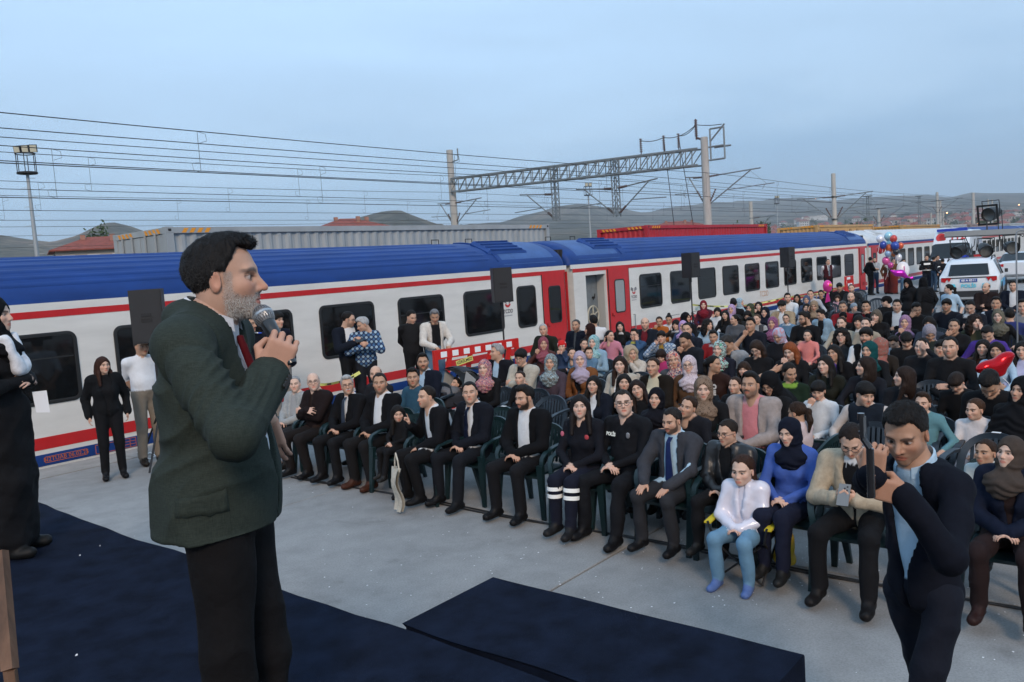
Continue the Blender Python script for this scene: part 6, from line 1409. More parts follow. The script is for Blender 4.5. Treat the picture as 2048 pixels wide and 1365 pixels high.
# plastic sheet / stone lying by the coach
# ------------------------------------------------------------------ the audience
BK = (.010, .010, .012); NV = (.012, .016, .030); WH = (.62, .63, .64); CRM = (.42, .38, .32); TAN = (.30, .23, .15); BR = (.075, .035, .02); DBR = (.035, .018, .013); MAR = (.13, .012, .018); GR = (.11, .115, .12); DGR = (.035, .037, .042); DEN = (.10, .19, .29); DENL = (.22, .33, .42); PNK = (.50, .20, .26); RD = (.22, .012, .015); OLV = (.05, .05, .028); DOL = (.022, .026, .018); PUR = (.10, .05, .28); LBL = (.35, .48, .60); GRY_H = (.26, .26, .26); BLKH = (.011, .009, .008); BRNH = (.028, .015, .009); TEAL = (.02, .085, .10)
SPK = np.array([1.23, 2.0, 2.40]); rgc = random.Random(21)
def wrap(a): return (a+math.pi) % (2*math.pi)-math.pi
USED = []
def S(u, v, label, X=None, ly=0, lp=None, yaw=None, c=1.0, lean=None, sex='m', seat=.43, chair_=True, sticker=False, chm=None, look=SPK, follow=.8, dx=0, **k):
    """someone seated: head on the measured ray"""
    if lean is None: lean = rgc.uniform(-.06, .05)
    yaw = math.pi+rgc.uniform(-.08, .08) if yaw is None else yaw
    if sex == 'c': c = min(c, .80)
    if sex == 'f' and c == 1.0: c = .95
    if X is not None:
        P = atx(u, v, X); c = float(np.clip((P[2]-seat)/(.105+.605*math.cos(lean)-.04*math.sin(lean)), .6, 1.12))
    root, P, hp = root_for_head(u, v, True, c, lean, seat, X=X, yaw=yaw)
    want = math.atan2(look[1]-P[1], look[0]-P[0]); hy = wrap(want-yaw)*follow-math.radians(ly)
    pit = -math.degrees(math.atan2(look[2]-P[2], math.hypot(look[0]-P[0], look[1]-P[1])))*.6 if lp is None else lp
    d = float((P-CPOS) @ FW); lod = 0 if d < 7.3 else 1 if d < 10.2 else 2
    k.setdefault('skin', rgc.randrange(5)); k.setdefault('spread', rgc.uniform(.10, .16) if sex == 'm' else rgc.uniform(.085, .11)); k.setdefault('legdx', rgc.uniform(-.06, .10)); k.setdefault('hroll', rgc.uniform(-5, 5))
    if not k.get('arms'): k['arms'] = rgc.choice([('lap', 'lap'), ('lap', 'lap'), ('knee', 'knee'), ('belly', 'lap'), ('rest', 'lap')])
    o, J = person(root, yaw, label, sex=sex, c=c, lean=lean, seat=seat, hyaw=math.degrees(hy), hpitch=pit, lod=lod, sit=True, **k)
    if chair_:
        cx, cy = root[0]-math.cos(yaw)*.02, root[1]-math.sin(yaw)*.02
        if not any((cx-a)**2+(cy-b)**2 < .14 for a, b in CHAIRS): chair(cx, cy, yaw, ('blue grey' if (chm or (CH_B if rgc.random() < .45 else CH_G)) is CH_B else 'green')*0+'garden chair under the '+label, chm or (CH_B if P[0] > 7.2 else CH_G), sticker)
    return o, J, root, yaw
def ST(u, v, Y, label, yaw=-2.2, ly=0, lp=0, **k):
    """someone standing on the platform at distance Y from the stage line"""
    P = aty(u, v, Y); c = float(P[2]/1.535); d = float((P-CPOS) @ FW); lod = 0 if d < 8 else 1 if d < 14 else 2
    hp = np.array([.04*c, 0]); root = (P[0]-math.cos(yaw)*hp[0], P[1]-math.sin(yaw)*hp[0])
    k.setdefault('skin', rgc.randrange(5)); k.setdefault('arms', ('down', 'down'))
    return person(root, yaw, label, sit=False, c=c, hyaw=-ly, hpitch=lp, lod=lod, **k)+(root, yaw)
FL = lambda *c, s=34: ('floral', list(c), s)

# ---- front row, from the coach towards the right edge
S(590, 770, 'person in pale grey jacket, half hidden behind the speaker', X=6.3, hair='crop', hairc=GRY_H, top=(.3, .3, .3), jacket=(.30, .31, .31), leg=DGR, arms=('lap', 'lap'), skin=2, fat=1.15)
S(627, 765, 'person in dark brown jacket with folded arms and glasses', X=6.22, hair='bald', hairc=(.3, .3, .3), top=DBR, jacket=(.022, .014, .014), jopen=.03, leg=(.018, .014, .014), arms=('crossa', 'crossb'), glasses=True, skin=2, fat=1.15, shoe=BK, ly=-8)
S(695, 772, 'person in long black coat with grey hair, tie and moustache', X=6.25, hair='short', hairc=(.33, .33, .33), must=1, bcol=(.5, .5, .5), glasses=True, top=WH, jacket=BK, jopen=.045, tie=(.03, .04, .06), leg=BK, arms=('lap', 'lap'), skin=1, shoe=BK, ly=-12)
S(760, 768, 'person in black suit and open white shirt, brown shoes', X=6.28, hair='crop', hairc=(.018, .014, .012), beard=.35, top=WH, collar=WH, jacket=BK, jopen=.095, leg=(.014, .013, .014), arms=('lap', 'lap'), shoe=(.05, .018, .010), skin=3, fat=1.1, ly=-5, legdx=-.02)
S(796, 829, 'small person in black with a hairband in the front row', X=6.08, sex='c', c=.72, seat=.43, hair='long', hairc=BLKH, top=BK, leg=BK, arms=('lap', 'lap'), skin=0, shoe=(.03, .03, .03), ly=-18, lp=4)
S(853, 795, 'person in black suit pointing up, leaning to the left', X=5.98, lean=.16, hair='crop', hairc=(.016, .012, .010), beard=.25, top=WH, collar=WH, jacket=(.012, .012, .015), jopen=.092, leg=BK, arms=('lap', 'point'), ly=42, lp=-2, skin=4, shoe=BK, spread=.14, yaw=math.pi-.35)
S(940, 787, 'person in navy suit, white shirt and dark blue tie', X=6.2, hair='crop', hairc=BLKH, top=WH, collar=WH, tie=(.012, .018, .045), jacket=(.012, .014, .022), jopen=.075, leg=(.012, .014, .02), arms=('lap', 'lap'), skin=4, fat=1.1, shoe=BK, spread=.17, ly=-6)
S(1049, 797, 'person in black suit and white shirt with a dark beard', X=6.12, hair='short', hairc=BLKH, beard=.95, must=.9, top=WH, collar=WH, jacket=BK, jopen=.098, leg=(.012, .012, .015), arms=('lap', 'lap'), skin=1, shoe=BK, ly=34, lp=4, spread=.15)
f7 = S(1160, 815, 'person in navy rescue jacket and trousers with reflective knee bands', X=6.0, sex='f', hair='long', hairc=(.012, .009, .009), top=(.010, .011, .018), leg=(.012, .015, .032), arms=('lap', 'lap'), skin=2, shoe=(.02, .02, .022), bulk=.06, ly=-10, sticker=True)
p8 = S(1247, 808, 'person in black police uniform with glasses in the front row', X=6.12, hair='crop', hairc=(.02, .016, .013), top=(.009, .010, .014), leg=(.010, .011, .015), arms=('lap', 'lap'), glasses=True, skin=2, fat=1.2, shoe=BK, spread=.19, legdx=.14, collar=(.012, .012, .016), ly=-14)
g3 = S(1344, 843, 'person in grey suit and blue tie with hands on knees', X=5.9, lean=.02, hair='crop', hairc=(.016, .013, .012), beard=.8, must=.8, top=(.36, .50, .60), collar=(.36, .50, .60), tie=(.012, .022, .085), jacket=(.040, .042, .050), jopen=.092, leg=(.036, .038, .045), arms=('knee', 'knee'), skin=1, shoe=BK, spread=.16, sticker=True, lp=8, ly=20)
S(1455, 866, 'person in black leather jacket with round glasses and canvas shoes', X=5.9, hair='crop', hairc=(.02, .014, .010), top=BK, jacket=mat('leather_black', (.012, .012, .013), .38, bump=.35, bscale=18), jopen=.07, leg=BK, arms=('lap', 'lap'), glasses=True, skin=4, shoe=(.03, .03, .03), ly=22, lp=6)
S(1578, 866, 'person in bright blue jacket and navy headscarf', X=5.85, sex='f', hair='hijab', hairc=(.010, .013, .028), top=(.055, .11, .37), leg=(.012, .016, .04), arms=('lap', 'lap'), closed=True, skin=2, shoe=(.02, .02, .02), bulk=.05, lp=8, ly=8)
ct_ = S(1703, 882, 'person in beige trench coat looking down at a phone', X=5.62, lean=.22, hair='crop', hairc=(.016, .011, .009), top=(.012, .012, .014), collar=WH, jacket=(.40, .33, .24), jopen=.08, jlow=-.16, leg=BK, arms=('phone', 'phone'), glasses=True, skin=0, shoe=(.012, .01, .01), lp=34, ly=-12, spread=.17)
bw = S(2020, 908, 'person in navy coat, brown headscarf and wide brown trousers', X=5.78, sex='f', hair='hijab', hairc=(.055, .042, .035), top=(.035, .02, .02), jacket=(.012, .018, .040), jopen=.055, jlow=-.22, leg=(.030, .016, .016), arms=('lap', 'lap'), skin=2, shoe=(.04, .016, .014), spread=.15, ly=10, bulk=.05)
S(1971, 908, 'small person in floral blouse peeking beside the navy coat', X=6.35, sex='c', c=.72, hair='tied', hairc=(.03, .017, .011), top=(.42, .47, .47), leg=NV, skin=3, arms=('lap', 'lap'), ly=12)
# ---- seated by the coach at the left
S(752, 750, 'bald person just behind the white shirted front row suit', X=7.0, hair='bald', hairc=(.06, .05, .045), top=(.02, .02, .025), arms=('lap', 'lap'), skin=0)
S(826, 757, 'person in teal blue sweater behind the pointing suit', X=6.95, hair='short', hairc=BLKH, top=(.025, .075, .12), arms=('lap', 'lap'), skin=3, fat=1.1, ly=-8)
S(846, 726, 'person in dark jacket and pale blue shirt with moustache', hair='short', hairc=BLKH, beard=.45, must=1, top=LBL, collar=LBL, jacket=NV, jopen=.06, skin=3, ly=-10)
S(969, 738, 'person in black robe and red floral headscarf by the pushchair', sex='f', hair='hijab', hairc=(.35, .08, .10), hpat=FL((.55, .30, .25), (.10, .08, .14), (.50, .12, .14)), top=BK, skin=2, ly=8)
S(994, 706, 'grey haired person in navy blazer turned to the left', hair='short', hairc=GRY_H, top=LBL, collar=LBL, jacket=(.014, .014, .02), skin=1, ly=62)
S(1042, 716, 'person in cream jacket and glasses with folded arms', hair='fringe', hairc=BLKH, top=BK, jacket=(.40, .37, .31), jopen=.06, glasses=True, arms=('crossa', 'crossb'), skin=0, lp=10, c=.97, ly=14)
S(1040, 758, 'small person in black before the cream jacket', sex='c', c=.78, hair='crop', hairc=(.03, .018, .012), top=BK, skin=0, arms=('lap', 'lap'), ly=10)
S(1101, 727, 'person in plum coat and grey patterned headscarf', sex='f', hair='hijab', hairc=(.20, .26, .28), hpat=FL((.10, .08, .06), (.30, .38, .40), (.05, .07, .09), s=26), top=(.055, .038, .05), skin=1, bulk=.08, fat=1.15, arms=('lap', 'lap'))
S(1160, 721, 'person in brown jacket and lilac headscarf', sex='f', hair='hijab', hairc=(.36, .30, .38), top=BK, jacket=(.16, .062, .022), jopen=.07, skin=2, arms=('lap', 'lap'), ly=-10)
S(1087, 689, 'person in brown coat and maroon headscarf, chin on hand', sex='f', hair='hijab', hairc=(.17, .035, .055), hpat=FL((.24, .07, .09), (.12, .02, .04), s=50), top=(.075, .028, .024), arms=('lap', 'chin'), skin=1, bulk=.06, ly=-15)
S(1087, 661, 'grey haired person in dark olive jacket below the red door', hair='crop', hairc=(.36, .36, .36), top=BK, jacket=DOL, jopen=.04, skin=1, fat=1.15, ly=-4)
S(1152, 652, 'person in dark navy zip jacket before the coach gap', hair='crop', hairc=(.06, .06, .06), beard=.6, bcol=(.08, .075, .07), top=(.06, .07, .08), jacket=(.010, .014, .028), jopen=.03, skin=3, fat=1.2, ly=12)
S(1187, 644, 'person in white shirt with back turned by the open doorway', hair='short', hairc=BLKH, beard=.7, top=WH, skin=1, yaw=math.pi-2.2, follow=0, c=1.02)
S(1179, 660, 'person in leopard print and dark brown headscarf', sex='f', hair='hijab', hairc=(.035, .014, .012), top=(.12, .08, .05), skin=1, yaw=math.pi-1.2, follow=.2)
S(1124, 695, 'tiny person in red starred bandana and denim', sex='c', c=.60, seat=.66, chair_=False, hair='beanie', hairc=(.55, .02, .02), hpat=('vor', [(.52, .02, .02), (.5, .02, .02), (.7, .65, .62), (.55, .02, .02)], 26), top=(.03, .05, .10), skin=0, arms=('chin', 'chin'))
S(1168, 690, 'small person in black behind the turquoise headscarf', sex='c', c=.78, hair='tied', hairc=BLKH, top=BK, skin=0, ly=-30)
S(1187, 686, 'person in pale denim jacket and turquoise patterned headscarf', sex='f', hair='hijab', hairc=(.06, .26, .30), hpat=FL((.30, .45, .45), (.03, .12, .16), s=40), top=DENL, skin=2, bulk=.05, ly=12)
S(1144, 709, 'small person in denim leaning on the chair before', sex='c', c=.66, seat=.52, chair_=False, hair='pony', hairc=BLKH, top=DEN, skin=0, arms=('crossa', 'crossb'), lean=.2, ly=-25)
S(1178, 708, 'tiny person in denim on a lap', sex='c', c=.62, seat=.56, chair_=False, hair='short', hairc=BRNH, top=DEN, skin=0, arms=('crossa', 'crossb'), ly=-20)
S(1220, 673, 'person in pink top turned to the right', sex='f', c=.84, hair='pony', hairc=BLKH, top=PNK, skin=0, ly=-50, arms=('rest', 'cheek'))
S(1240, 654, 'person in black top with white headphones on the neck', sex='f', c=.88, hair='long', hairc=BLKH, top=BK, collar=(.6, .6, .6), skin=2, ly=-10, arms=('rest', 'lap'))
S(1269, 671, 'person in blue jacket with yellow hood, cheek on hand', c=.85, hair='short', hairc=BLKH, glasses=True, top=(.03, .07, .14), collar=(.55, .5, .06), skin=0, arms=('cheek', 'lap'), ly=18)
S(1290, 648, 'bald person in dark blazer and maroon shirt', hair='bald', hairc=(.05, .04, .035), beard=.3, top=MAR, jacket=(.018, .024, .036), jopen=.07, skin=0, ly=-5)
S(1263, 709, 'person in cream coat with furry hood, chin on hand', sex='f', c=.86, hair='hood', hairc=(.34, .27, .19), top=BK, jacket=(.45, .40, .34), jopen=.05, skin=1, arms=('chin', 'crossb'), ly=-30, lean=.12)
S(1240, 731, 'person in cream jacket with long straight dark hair', sex='f', hair='long', hairc=(.022, .011, .008), top=WH, jacket=(.40, .36, .30), jopen=.07, skin=2, ly=-6)
S(1187, 771, 'person in white blouse and navy jacket, dark long hair', sex='f', c=.87, hair='long', hairc=BLKH, top=WH, jacket=(.012, .016, .028), jopen=.06, skin=0)
S(1248, 767, 'person in black with long hair between two friends', sex='f', c=.87, hair='long', hairc=BLKH, top=BK, skin=0, ly=-14)
S(1275, 780, 'smiling person in black tilting the head', sex='f', c=.87, hair='long', hairc=(.018, .010, .008), top=BK, skin=0, hroll=14, ly=-6)
S(1306, 735, 'person in cream T-shirt and dark brown jacket', sex='f', hair='tied', hairc=BRNH, top=(.55, .50, .36), jacket=(.022, .017, .013), jopen=.085, skin=1, ly=8)
S(1347, 722, 'person in grey jacket and red patterned headscarf', sex='f', hair='hijab', hairc=(.50, .06, .05), hpat=FL((.60, .45, .35), (.06, .05, .10), (.50, .10, .06), s=30), top=(.06, .065, .075), skin=1, ly=-12, hroll=8)
S(1378, 732, 'person in brown coat, lilac floral headscarf and sunglasses', sex='f', hair='hijab', hairc=(.42, .34, .38), hpat=FL((.55, .46, .48), (.20, .14, .18), s=60), top=(.085, .042, .02), glasses=True, skin=2, bulk=.09, fat=1.15, arms=('lap', 'lap'))
S(1322, 713, 'small person in pink coat with face hidden', sex='c', c=.76, hair='bob', hairc=(.02, .012, .01), top=(.35, .03, .12), skin=0, lp=25)
o36 = S(1428, 730, 'person in brown hoodie reading LOVE, turned right', sex='f', c=.90, hair='pony', hairc=BLKH, top=(.040, .016, .012), skin=3, ly=-72, lp=0)
S(1407, 779, 'person in black coat and brown patterned headscarf', X=7.05, sex='f', hair='hijab', hairc=(.12, .08, .055), hpat=FL((.20, .14, .10), (.05, .03, .02), s=40), top=BK, skin=2, ly=-12, lp=2)
S(1312, 799, 'person in navy coat and black headscarf, hand on chest', X=6.8, sex='f', hair='hijab', hairc=(.010, .010, .016), top=(.014, .017, .028), skin=0, arms=('belly', 'crossb'), sticker=True)
S(1376, 816, 'person in navy jacket resting cheek on hand, tied hair', X=6.62, sex='f', lean=.12, hair='tied', hairc=BRNH, top=(.014, .015, .022), skin=1, arms=('lap', 'cheek'), hroll=-14, ly=12)
S(1470, 773, 'small person in black left of the beige blazer', sex='c', c=.80, hair='tied', hairc=BRNH, top=BK, skin=0, ly=14)
S(1501, 772, 'person in beige blazer and pink striped shirt with moustache', hair='short', hairc=BLKH, must=1, beard=.55, bcol=(.05, .05, .05), top=(.55, .20, .22), collar=(.55, .30, .32), vest=cloth((.50, .14, .17), .9, ('stripe', [(.62, .50, .50), (.45, .08, .12), (.26, .22, .48)], 4)), jacket=(.30, .26, .245), jopen=.10, skin=3, fat=1.1, arms=('lap', 'lap'), ly=8, sticker=True)
S(1539, 769, 'person in black veil and glasses looking down', sex='f', hair='chador', hairc=BK, top=BK, glasses=True, closed=True, skin=1, lp=28, ly=10)
S(1488, 741, 'small person with dark fringe peeping over a shoulder', sex='c', c=.80, hair='bob', hairc=BRNH, top=BK, skin=0)
# ---- middle block
S(1319, 644, 'person in orange jacket near the coach', sex='f', c=.86, hair='tied', hairc=BRNH, top=(.35, .10, .02), skin=3, arms=('lap', 'chin'), lp=8)
S(1338, 640, 'person in white top with hair in a bun', sex='f', c=.88, hair='bun', hairc=BLKH, top=WH, skin=3, lp=16)
S(1352, 651, 'person in black and white shirt, face propped on hand', sex='f', c=.84, hair='bob', hairc=BLKH, top=(.03, .03, .03), collar=WH, skin=0, arms=('lap', 'cheek'), ly=10)
S(1366, 654, 'person in violet patterned headscarf near the black veil', sex='f', c=.9, hair='hijab', hairc=(.28, .14, .34), hpat=FL((.45, .30, .50), (.10, .05, .14)), top=(.03, .05, .10), skin=0)
S(1372, 637, 'person wrapped in a black veil by the coach', sex='f', hair='chador', hairc=BK, top=BK, skin=1, ly=-60)
S(1407, 611, 'person in burgundy headscarf and coat before the coach', sex='f', hair='hijab', hairc=(.16, .012, .022), top=(.07, .012, .022), skin=2, bulk=.08, seat=.46, ly=-8)
S(1435, 625, 'person in white top covering the mouth', sex='f', c=.88, hair='bob', hairc=BLKH, top=WH, skin=0, arms=('lap', 'mouth'))
S(1450, 631, 'person in black with very long dark hair', sex='f', c=.88, hair='long', hairc=BLKH, top=BK, skin=0)
S(1463, 620, 'person in purple patterned headscarf behind friends', sex='f', hair='hijab', hairc=(.30, .18, .34), hpat=FL((.42, .30, .45), (.12, .06, .16)), top=DGR, skin=0, ly=10)
S(1467, 608, 'person in dark jacket with back turned near the stripe', hair='short', hairc=BLKH, top=BK, skin=1, yaw=.4, follow=0)
S(1480, 606, 'person in blue patterned headscarf facing right', sex='f', hair='hijab', hairc=(.12, .22, .30), hpat=FL((.35, .45, .5), (.05, .08, .14)), top=BK, skin=0, ly=-70)
S(1416, 651, 'person in blue striped shirt with wavy dark hair', sex='f', c=.9, hair='curly', hairc=BLKH, top=(.28, .38, .46), skin=0, ly=-50)
S(1427, 675, 'person in red top with a pale hood behind the head', c=.88, hair='short', hairc=BLKH, top=RD, collar=(.5, .52, .54), skin=3, lp=6)
S(1469, 640, 'person in grey polo with black sleeves, turned left', sex='f', c=.88, hair='pony', hairc=BLKH, top=(.07, .075, .085), skin=0, ly=58)
S(1495, 632, 'person in dark top looking down at the lap', sex='f', c=.86, hair='long', hairc=BLKH, top=(.04, .04, .04), skin=0, lp=28)
S(1500, 618, 'person in olive headscarf half hidden', sex='f', hair='hijab', hairc=(.05, .06, .035), top=DOL, skin=1, ly=20)
S(1517, 613, 'person in black top, long hair, below the red stripe', sex='f', c=.9, hair='long', hairc=BLKH, top=BK, skin=2, arms=('lap', 'chin'))
S(1530, 626, 'person in navy headscarf and black coat', sex='f', hair='hijab', hairc=(.014, .016, .03), top=BK, skin=0, ly=12)
S(1514, 640, 'person in dark vest with light brown hair', sex='f', c=.86, hair='tied', hairc=(.07, .04, .022), top=(.3, .3, .3), vest=(.05, .05, .055), skin=0, ly=14)
S(1501, 651, 'person in navy polo stroking the chin', hair='short', hairc=BLKH, top=(.013, .016, .028), skin=3, arms=('lap', 'chin'), sleeve='short', lean=.08, ly=8)
S(1545, 648, 'person in black coat and plum patterned headscarf', sex='f', hair='hijab', hairc=(.13, .03, .10), hpat=FL((.26, .10, .18), (.04, .02, .06), s=44), top=BK, skin=1, ly=10)
S(1557, 672, 'person in pastel pink and blue headscarf looking down', sex='f', hair='hijab', hairc=(.45, .32, .48), hpat=('soft', [(.50, .22, .24), (.35, .42, .55), (.55, .40, .50)], 7), top=(.012, .012, .016), skin=1, lp=26, ly=16)
S(1572, 639, 'small person in denim jacket and glasses', sex='c', c=.80, hair='crop', hairc=BLKH, top=DEN, collar=WH, glasses=True, skin=4)
S(1564, 613, 'person in tan overshirt and white T-shirt', hair='fringe', hairc=BLKH, top=WH, jacket=TAN, jopen=.07, skin=0, lp=14, ly=20)
S(1575, 597, 'person in white shirt with a short beard by the stripe', hair='short', hairc=BLKH, beard=.6, top=WH, skin=0, ly=-15)
S(1323, 676, 'person in plaid jacket and mustard shirt, hand on mouth', c=.86, hair='fringe', hairc=BLKH, top=(.35, .22, .04), jacket=cloth((.28, .36, .46), .9, ('plaid', [(.12, .18, .28), (.45, .5, .55)], 5)), jopen=.06, skin=4, arms=('lap', 'mouth'))
S(1371, 682, 'person in dark navy shirt looking down, hand on chin', hair='crop', hairc=BLKH, beard=.4, top=(.014, .017, .026), skin=3, arms=('lap', 'chin'), lp=24, ly=32, bulk=.08, lean=.1)
S(1374, 661, 'person hidden behind the thinker in navy', hair='crop', hairc=BLKH, top=NV, skin=1)
S(1438, 700, 'person in navy coat and green patterned headscarf', sex='f', hair='hijab', hairc=(.03, .24, .13), hpat=FL((.50, .62, .60), (.02, .05, .05), (.35, .03, .04), s=30), top=(.014, .016, .03), skin=2, bulk=.05, ly=10)
S(1455, 688, 'person in pale grey jacket bowing the head', hair='short', hairc=(.03, .027, .025), top=BK, jacket=(.24, .25, .26), jopen=.06, skin=3, lp=36, ly=24, lean=.12)
S(1513, 698, 'person in black coat and glasses with long brown hair', sex='f', hair='long', hairc=(.028, .016, .011), top=BK, glasses=True, skin=2, lp=26, ly=10)
S(1580, 703, 'person with long copper red hair', sex='f', hair='long', hairc=(.20, .055, .018), top=BK, skin=2, arms=('lap', 'chin'), lp=16, ly=12)
S(1579, 746, 'person in dark green polo with an arm raised', sex='f', c=.9, hair='tied', hairc=BLKH, top=(.012, .03, .014), collar=(.2, .35, .05), skin=3, sleeve='short', arms=('lap', 'head'), ly=-40, lp=18)
S(1615, 673, 'small person wrapped in a salmon pink blanket', sex='c', c=.76, hair='tied', hairc=BLKH, top=(.60, .20, .18), skin=0)
S(1650, 731, 'smiling person in olive jacket with long dark hair', sex='f', c=.92, hair='long', hairc=BLKH, top=(.02, .022, .015), skin=2, ly=18, hroll=6)
S(1668, 708, 'person in black jacket and purple shirt', sex='f', c=.92, hair='long', hairc=BLKH, top=PUR, jacket=BK, jopen=.05, skin=3, hroll=10, ly=16)
S(1683, 673, 'person with curly hair and glasses in grey', sex='f', c=.95, hair='curly', hairc=BLKH, top=DGR, glasses=True, skin=2)
S(1732, 674, 'bearded person in white T-shirt and black vest', hair='fringe', hairc=BLKH, beard=.9, must=.9, top=WH, vest=BK, jopen=.07, sleeve='short', skin=1)
S(1738, 703, 'person in black coat and teal green headscarf', sex='f', hair='hijab', hairc=(.006, .055, .058), top=BK, skin=1, ly=20)
S(1758, 695, 'person in brown coat and grey patterned headscarf behind', sex='f', hair='hijab', hairc=(.16, .13, .11), hpat=FL((.30, .10, .08), (.22, .20, .17)), top=(.03, .022, .016), skin=1, ly=40, bulk=.06)
S(1731, 734, 'person in black with long straight hair facing left', sex='f', c=.92, hair='long', hairc=(.02, .012, .009), top=(.012, .013, .02), skin=2, ly=62)
S(1637, 783, 'small person in white sweatshirt, fist on chin', sex='c', c=.82, hair='fringe', hairc=BLKH, top=(.58, .60, .62), leg=NV, skin=0, arms=('lap', 'chin'), lp=14, fat=1.1)
S(1730, 790, 'person in navy quilted vest with cream sleeves', c=.86, hair='fringe', hairc=BLKH, top=(.50, .45, .42), vest=(.018, .026, .04), jopen=0, skin=4, ly=-40, lp=12, arms=('rest', 'rest'))
S(1594, 827, 'small person with a ponytail turned from the camera', sex='c', c=.74, hair='pony', hairc=BRNH, top=(.55, .45, .45), skin=3, yaw=math.pi-1.7, follow=0, lp=10)
S(1788, 686, 'small person in striped shirt looking down', sex='c', c=.80, hair='short', hairc=BLKH, top=(.35, .4, .45), skin=0, lp=30, ly=20)
S(1813, 681, 'person in black sweatshirt with head bowed', c=.88, hair='fringe', hairc=BLKH, top=BK, skin=1, lp=30, ly=-10)
S(1843, 695, 'person in dark coat with a hand over one eye', sex='f', hair='tied', hairc=BLKH, top=(.02, .02, .024), skin=2, arms=('brow', 'lap'), ly=10)
S(1881, 699, 'person in pale blue leaning against a neighbour', c=.84, hair='fringe', hairc=BLKH, top=(.3, .42, .5), skin=4, hroll=-14, ly=-14)
S(1900, 696, 'person in black hoodie with mouth open', hair='crop', hairc=BLKH, beard=.35, top=BK, skin=4, c=1.02)
S(1966, 697, 'person in brown hoodie left of the heart balloon', sex='f', c=.88, hair='long', hairc=BLKH, top=(.07, .03, .02), skin=0)
S(1993, 703, 'person in pale blue behind the heart balloon', sex='f', c=.86, hair='long', hairc=BLKH, top=LBL, skin=3)
S(1808, 755, 'person in dark top with long hair facing left, near the aisle', sex='f', c=.9, hair='long', hairc=(.02, .011, .008), top=(.012, .013, .018), skin=2, ly=66)
S(1914, 766, 'small person in black bent over something', sex='c', c=.82, hair='fringe', hairc=(.02, .013, .01), top=BK, skin=0, lp=40, lean=.25, ly=14)
S(1980, 767, 'person in black bent forward, face hidden by hair', hair='short', hairc=BLKH, top=BK, skin=3, lp=55, lean=.35)
S(1950, 821, 'small person in white sweater with pink hair clips', sex='c', c=.70, hair='tied', hairc=(.05, .025, .014), top=(.62, .58, .58), leg=(.4, .35, .36), skin=0, ly=22, lp=0)
S(1845, 809, 'small person in teal sweater behind the standing photographer', sex='c', c=.76, hair='short', hairc=BRNH, top=(.10, .22, .25), skin=0, arms=('rest', 'rest'))
S(2044, 783, 'person in black veil at the right edge', sex='f', hair='chador', hairc=BK, top=BK, skin=1, ly=20)
S(2045, 702, 'person in lavender top at the right edge', sex='f', c=.86, hair='long', hairc=BLKH, top=(.45, .45, .62), skin=0)
# ---- far right block
S(1810, 646, 'person in mauve headscarf and black coat, hand on chin', sex='f', hair='hijab', hairc=(.22, .12, .20), hpat=FL((.30, .18, .28), (.12, .06, .12), s=60), top=BK, skin=0, arms=('lap', 'chin'))
S(1794, 613, 'person in white shirt and open black jacket', hair='short', hairc=BLKH, top=WH, jacket=BK, jopen=.11, skin=4)
S(1833, 619, 'person in black with hand over the face', hair='short', hairc=BLKH, top=BK, skin=3, arms=('lap', 'mouth'), lp=22, ly=-20)
S(1893, 612, 'person in navy jacket with short dark hair', hair='fringe', hairc=BLKH, top=(.012, .015, .026), skin=3, fat=1.15)
S(1940, 615, 'person in navy shirt looking at a phone', hair='crop', hairc=BLKH, top=(.013, .015, .025), collar=WH, skin=0, arms=('phone', 'phone'), lp=26)
S(1992, 609, 'person in navy vest and striped shirt', hair='short', hairc=BLKH, top=(.45, .48, .52), vest=(.014, .018, .032), jopen=.05, skin=3)
S(1972, 576, 'bald person in dark brown jacket before the police SUV', hair='bald', hairc=(.04, .03, .027), beard=.5, top=(.03, .018, .018), jacket=(.028, .018, .018), jopen=.04, skin=0, fat=1.2, ly=28)
S(2026, 573, 'person in navy blazer and white shirt by the SUV wheel', hair='short', hairc=BLKH, beard=.3, top=WH, jacket=(.013, .018, .034), jopen=.09, skin=4, fat=1.1)
S(1950, 645, 'person in olive jacket with curly hair, cheek on hand', sex='f', hair='curly', hairc=(.018, .011, .009), top=OLV, skin=2, arms=('cheek', 'lap'), ly=-36)
S(1996, 634, 'person in black coat and olive patterned headscarf', sex='f', hair='hijab', hairc=(.075, .07, .05), hpat=FL((.13, .12, .09), (.03, .03, .02)), top=BK, skin=2)
S(1908, 654, 'person in black jacket with a hand at the mouth', sex='f', hair='tied', hairc=BLKH, top=BK, skin=3, arms=('lap', 'mouth'))
S(1859, 667, 'person in checked grey headscarf looking down', sex='f', hair='hijab', hairc=(.24, .22, .25), hpat=('plaid', [(.34, .30, .33), (.14, .12, .15)], 40), top=(.03, .04, .035), skin=3, lp=34, ly=-20)
S(1858, 649, 'person behind the checked headscarf', sex='f', hair='bob', hairc=BLKH, top=(.03, .04, .06), skin=1)
S(1975, 668, 'person in purple shirt with head bowed', c=.9, hair='short', hairc=BLKH, top=(.06, .03, .22), skin=1, lp=38, lean=.15, sleeve='short', arms=('rest', 'rest'))
S(2019, 632, 'person with back turned right of the olive headscarf', c=.9, hair='short', hairc=BLKH, top=(.02, .03, .12), skin=1, yaw=.3, follow=0)
S(2046, 615, 'person in grey hoodie at the right edge', hair='short', hairc=BLKH, top=(.2, .21, .22), skin=4)
S(1679, 575, 'person in dark jacket below the far barrier', hair='fringe', hairc=BLKH, top=BK, skin=3, lp=10)
S(1703, 578, 'person in dark shirt with grey beard, far row', hair='crop', hairc=(.06, .055, .05), beard=.8, bcol=(.09, .085, .08), top=(.03, .035, .04), skin=0, fat=1.2)
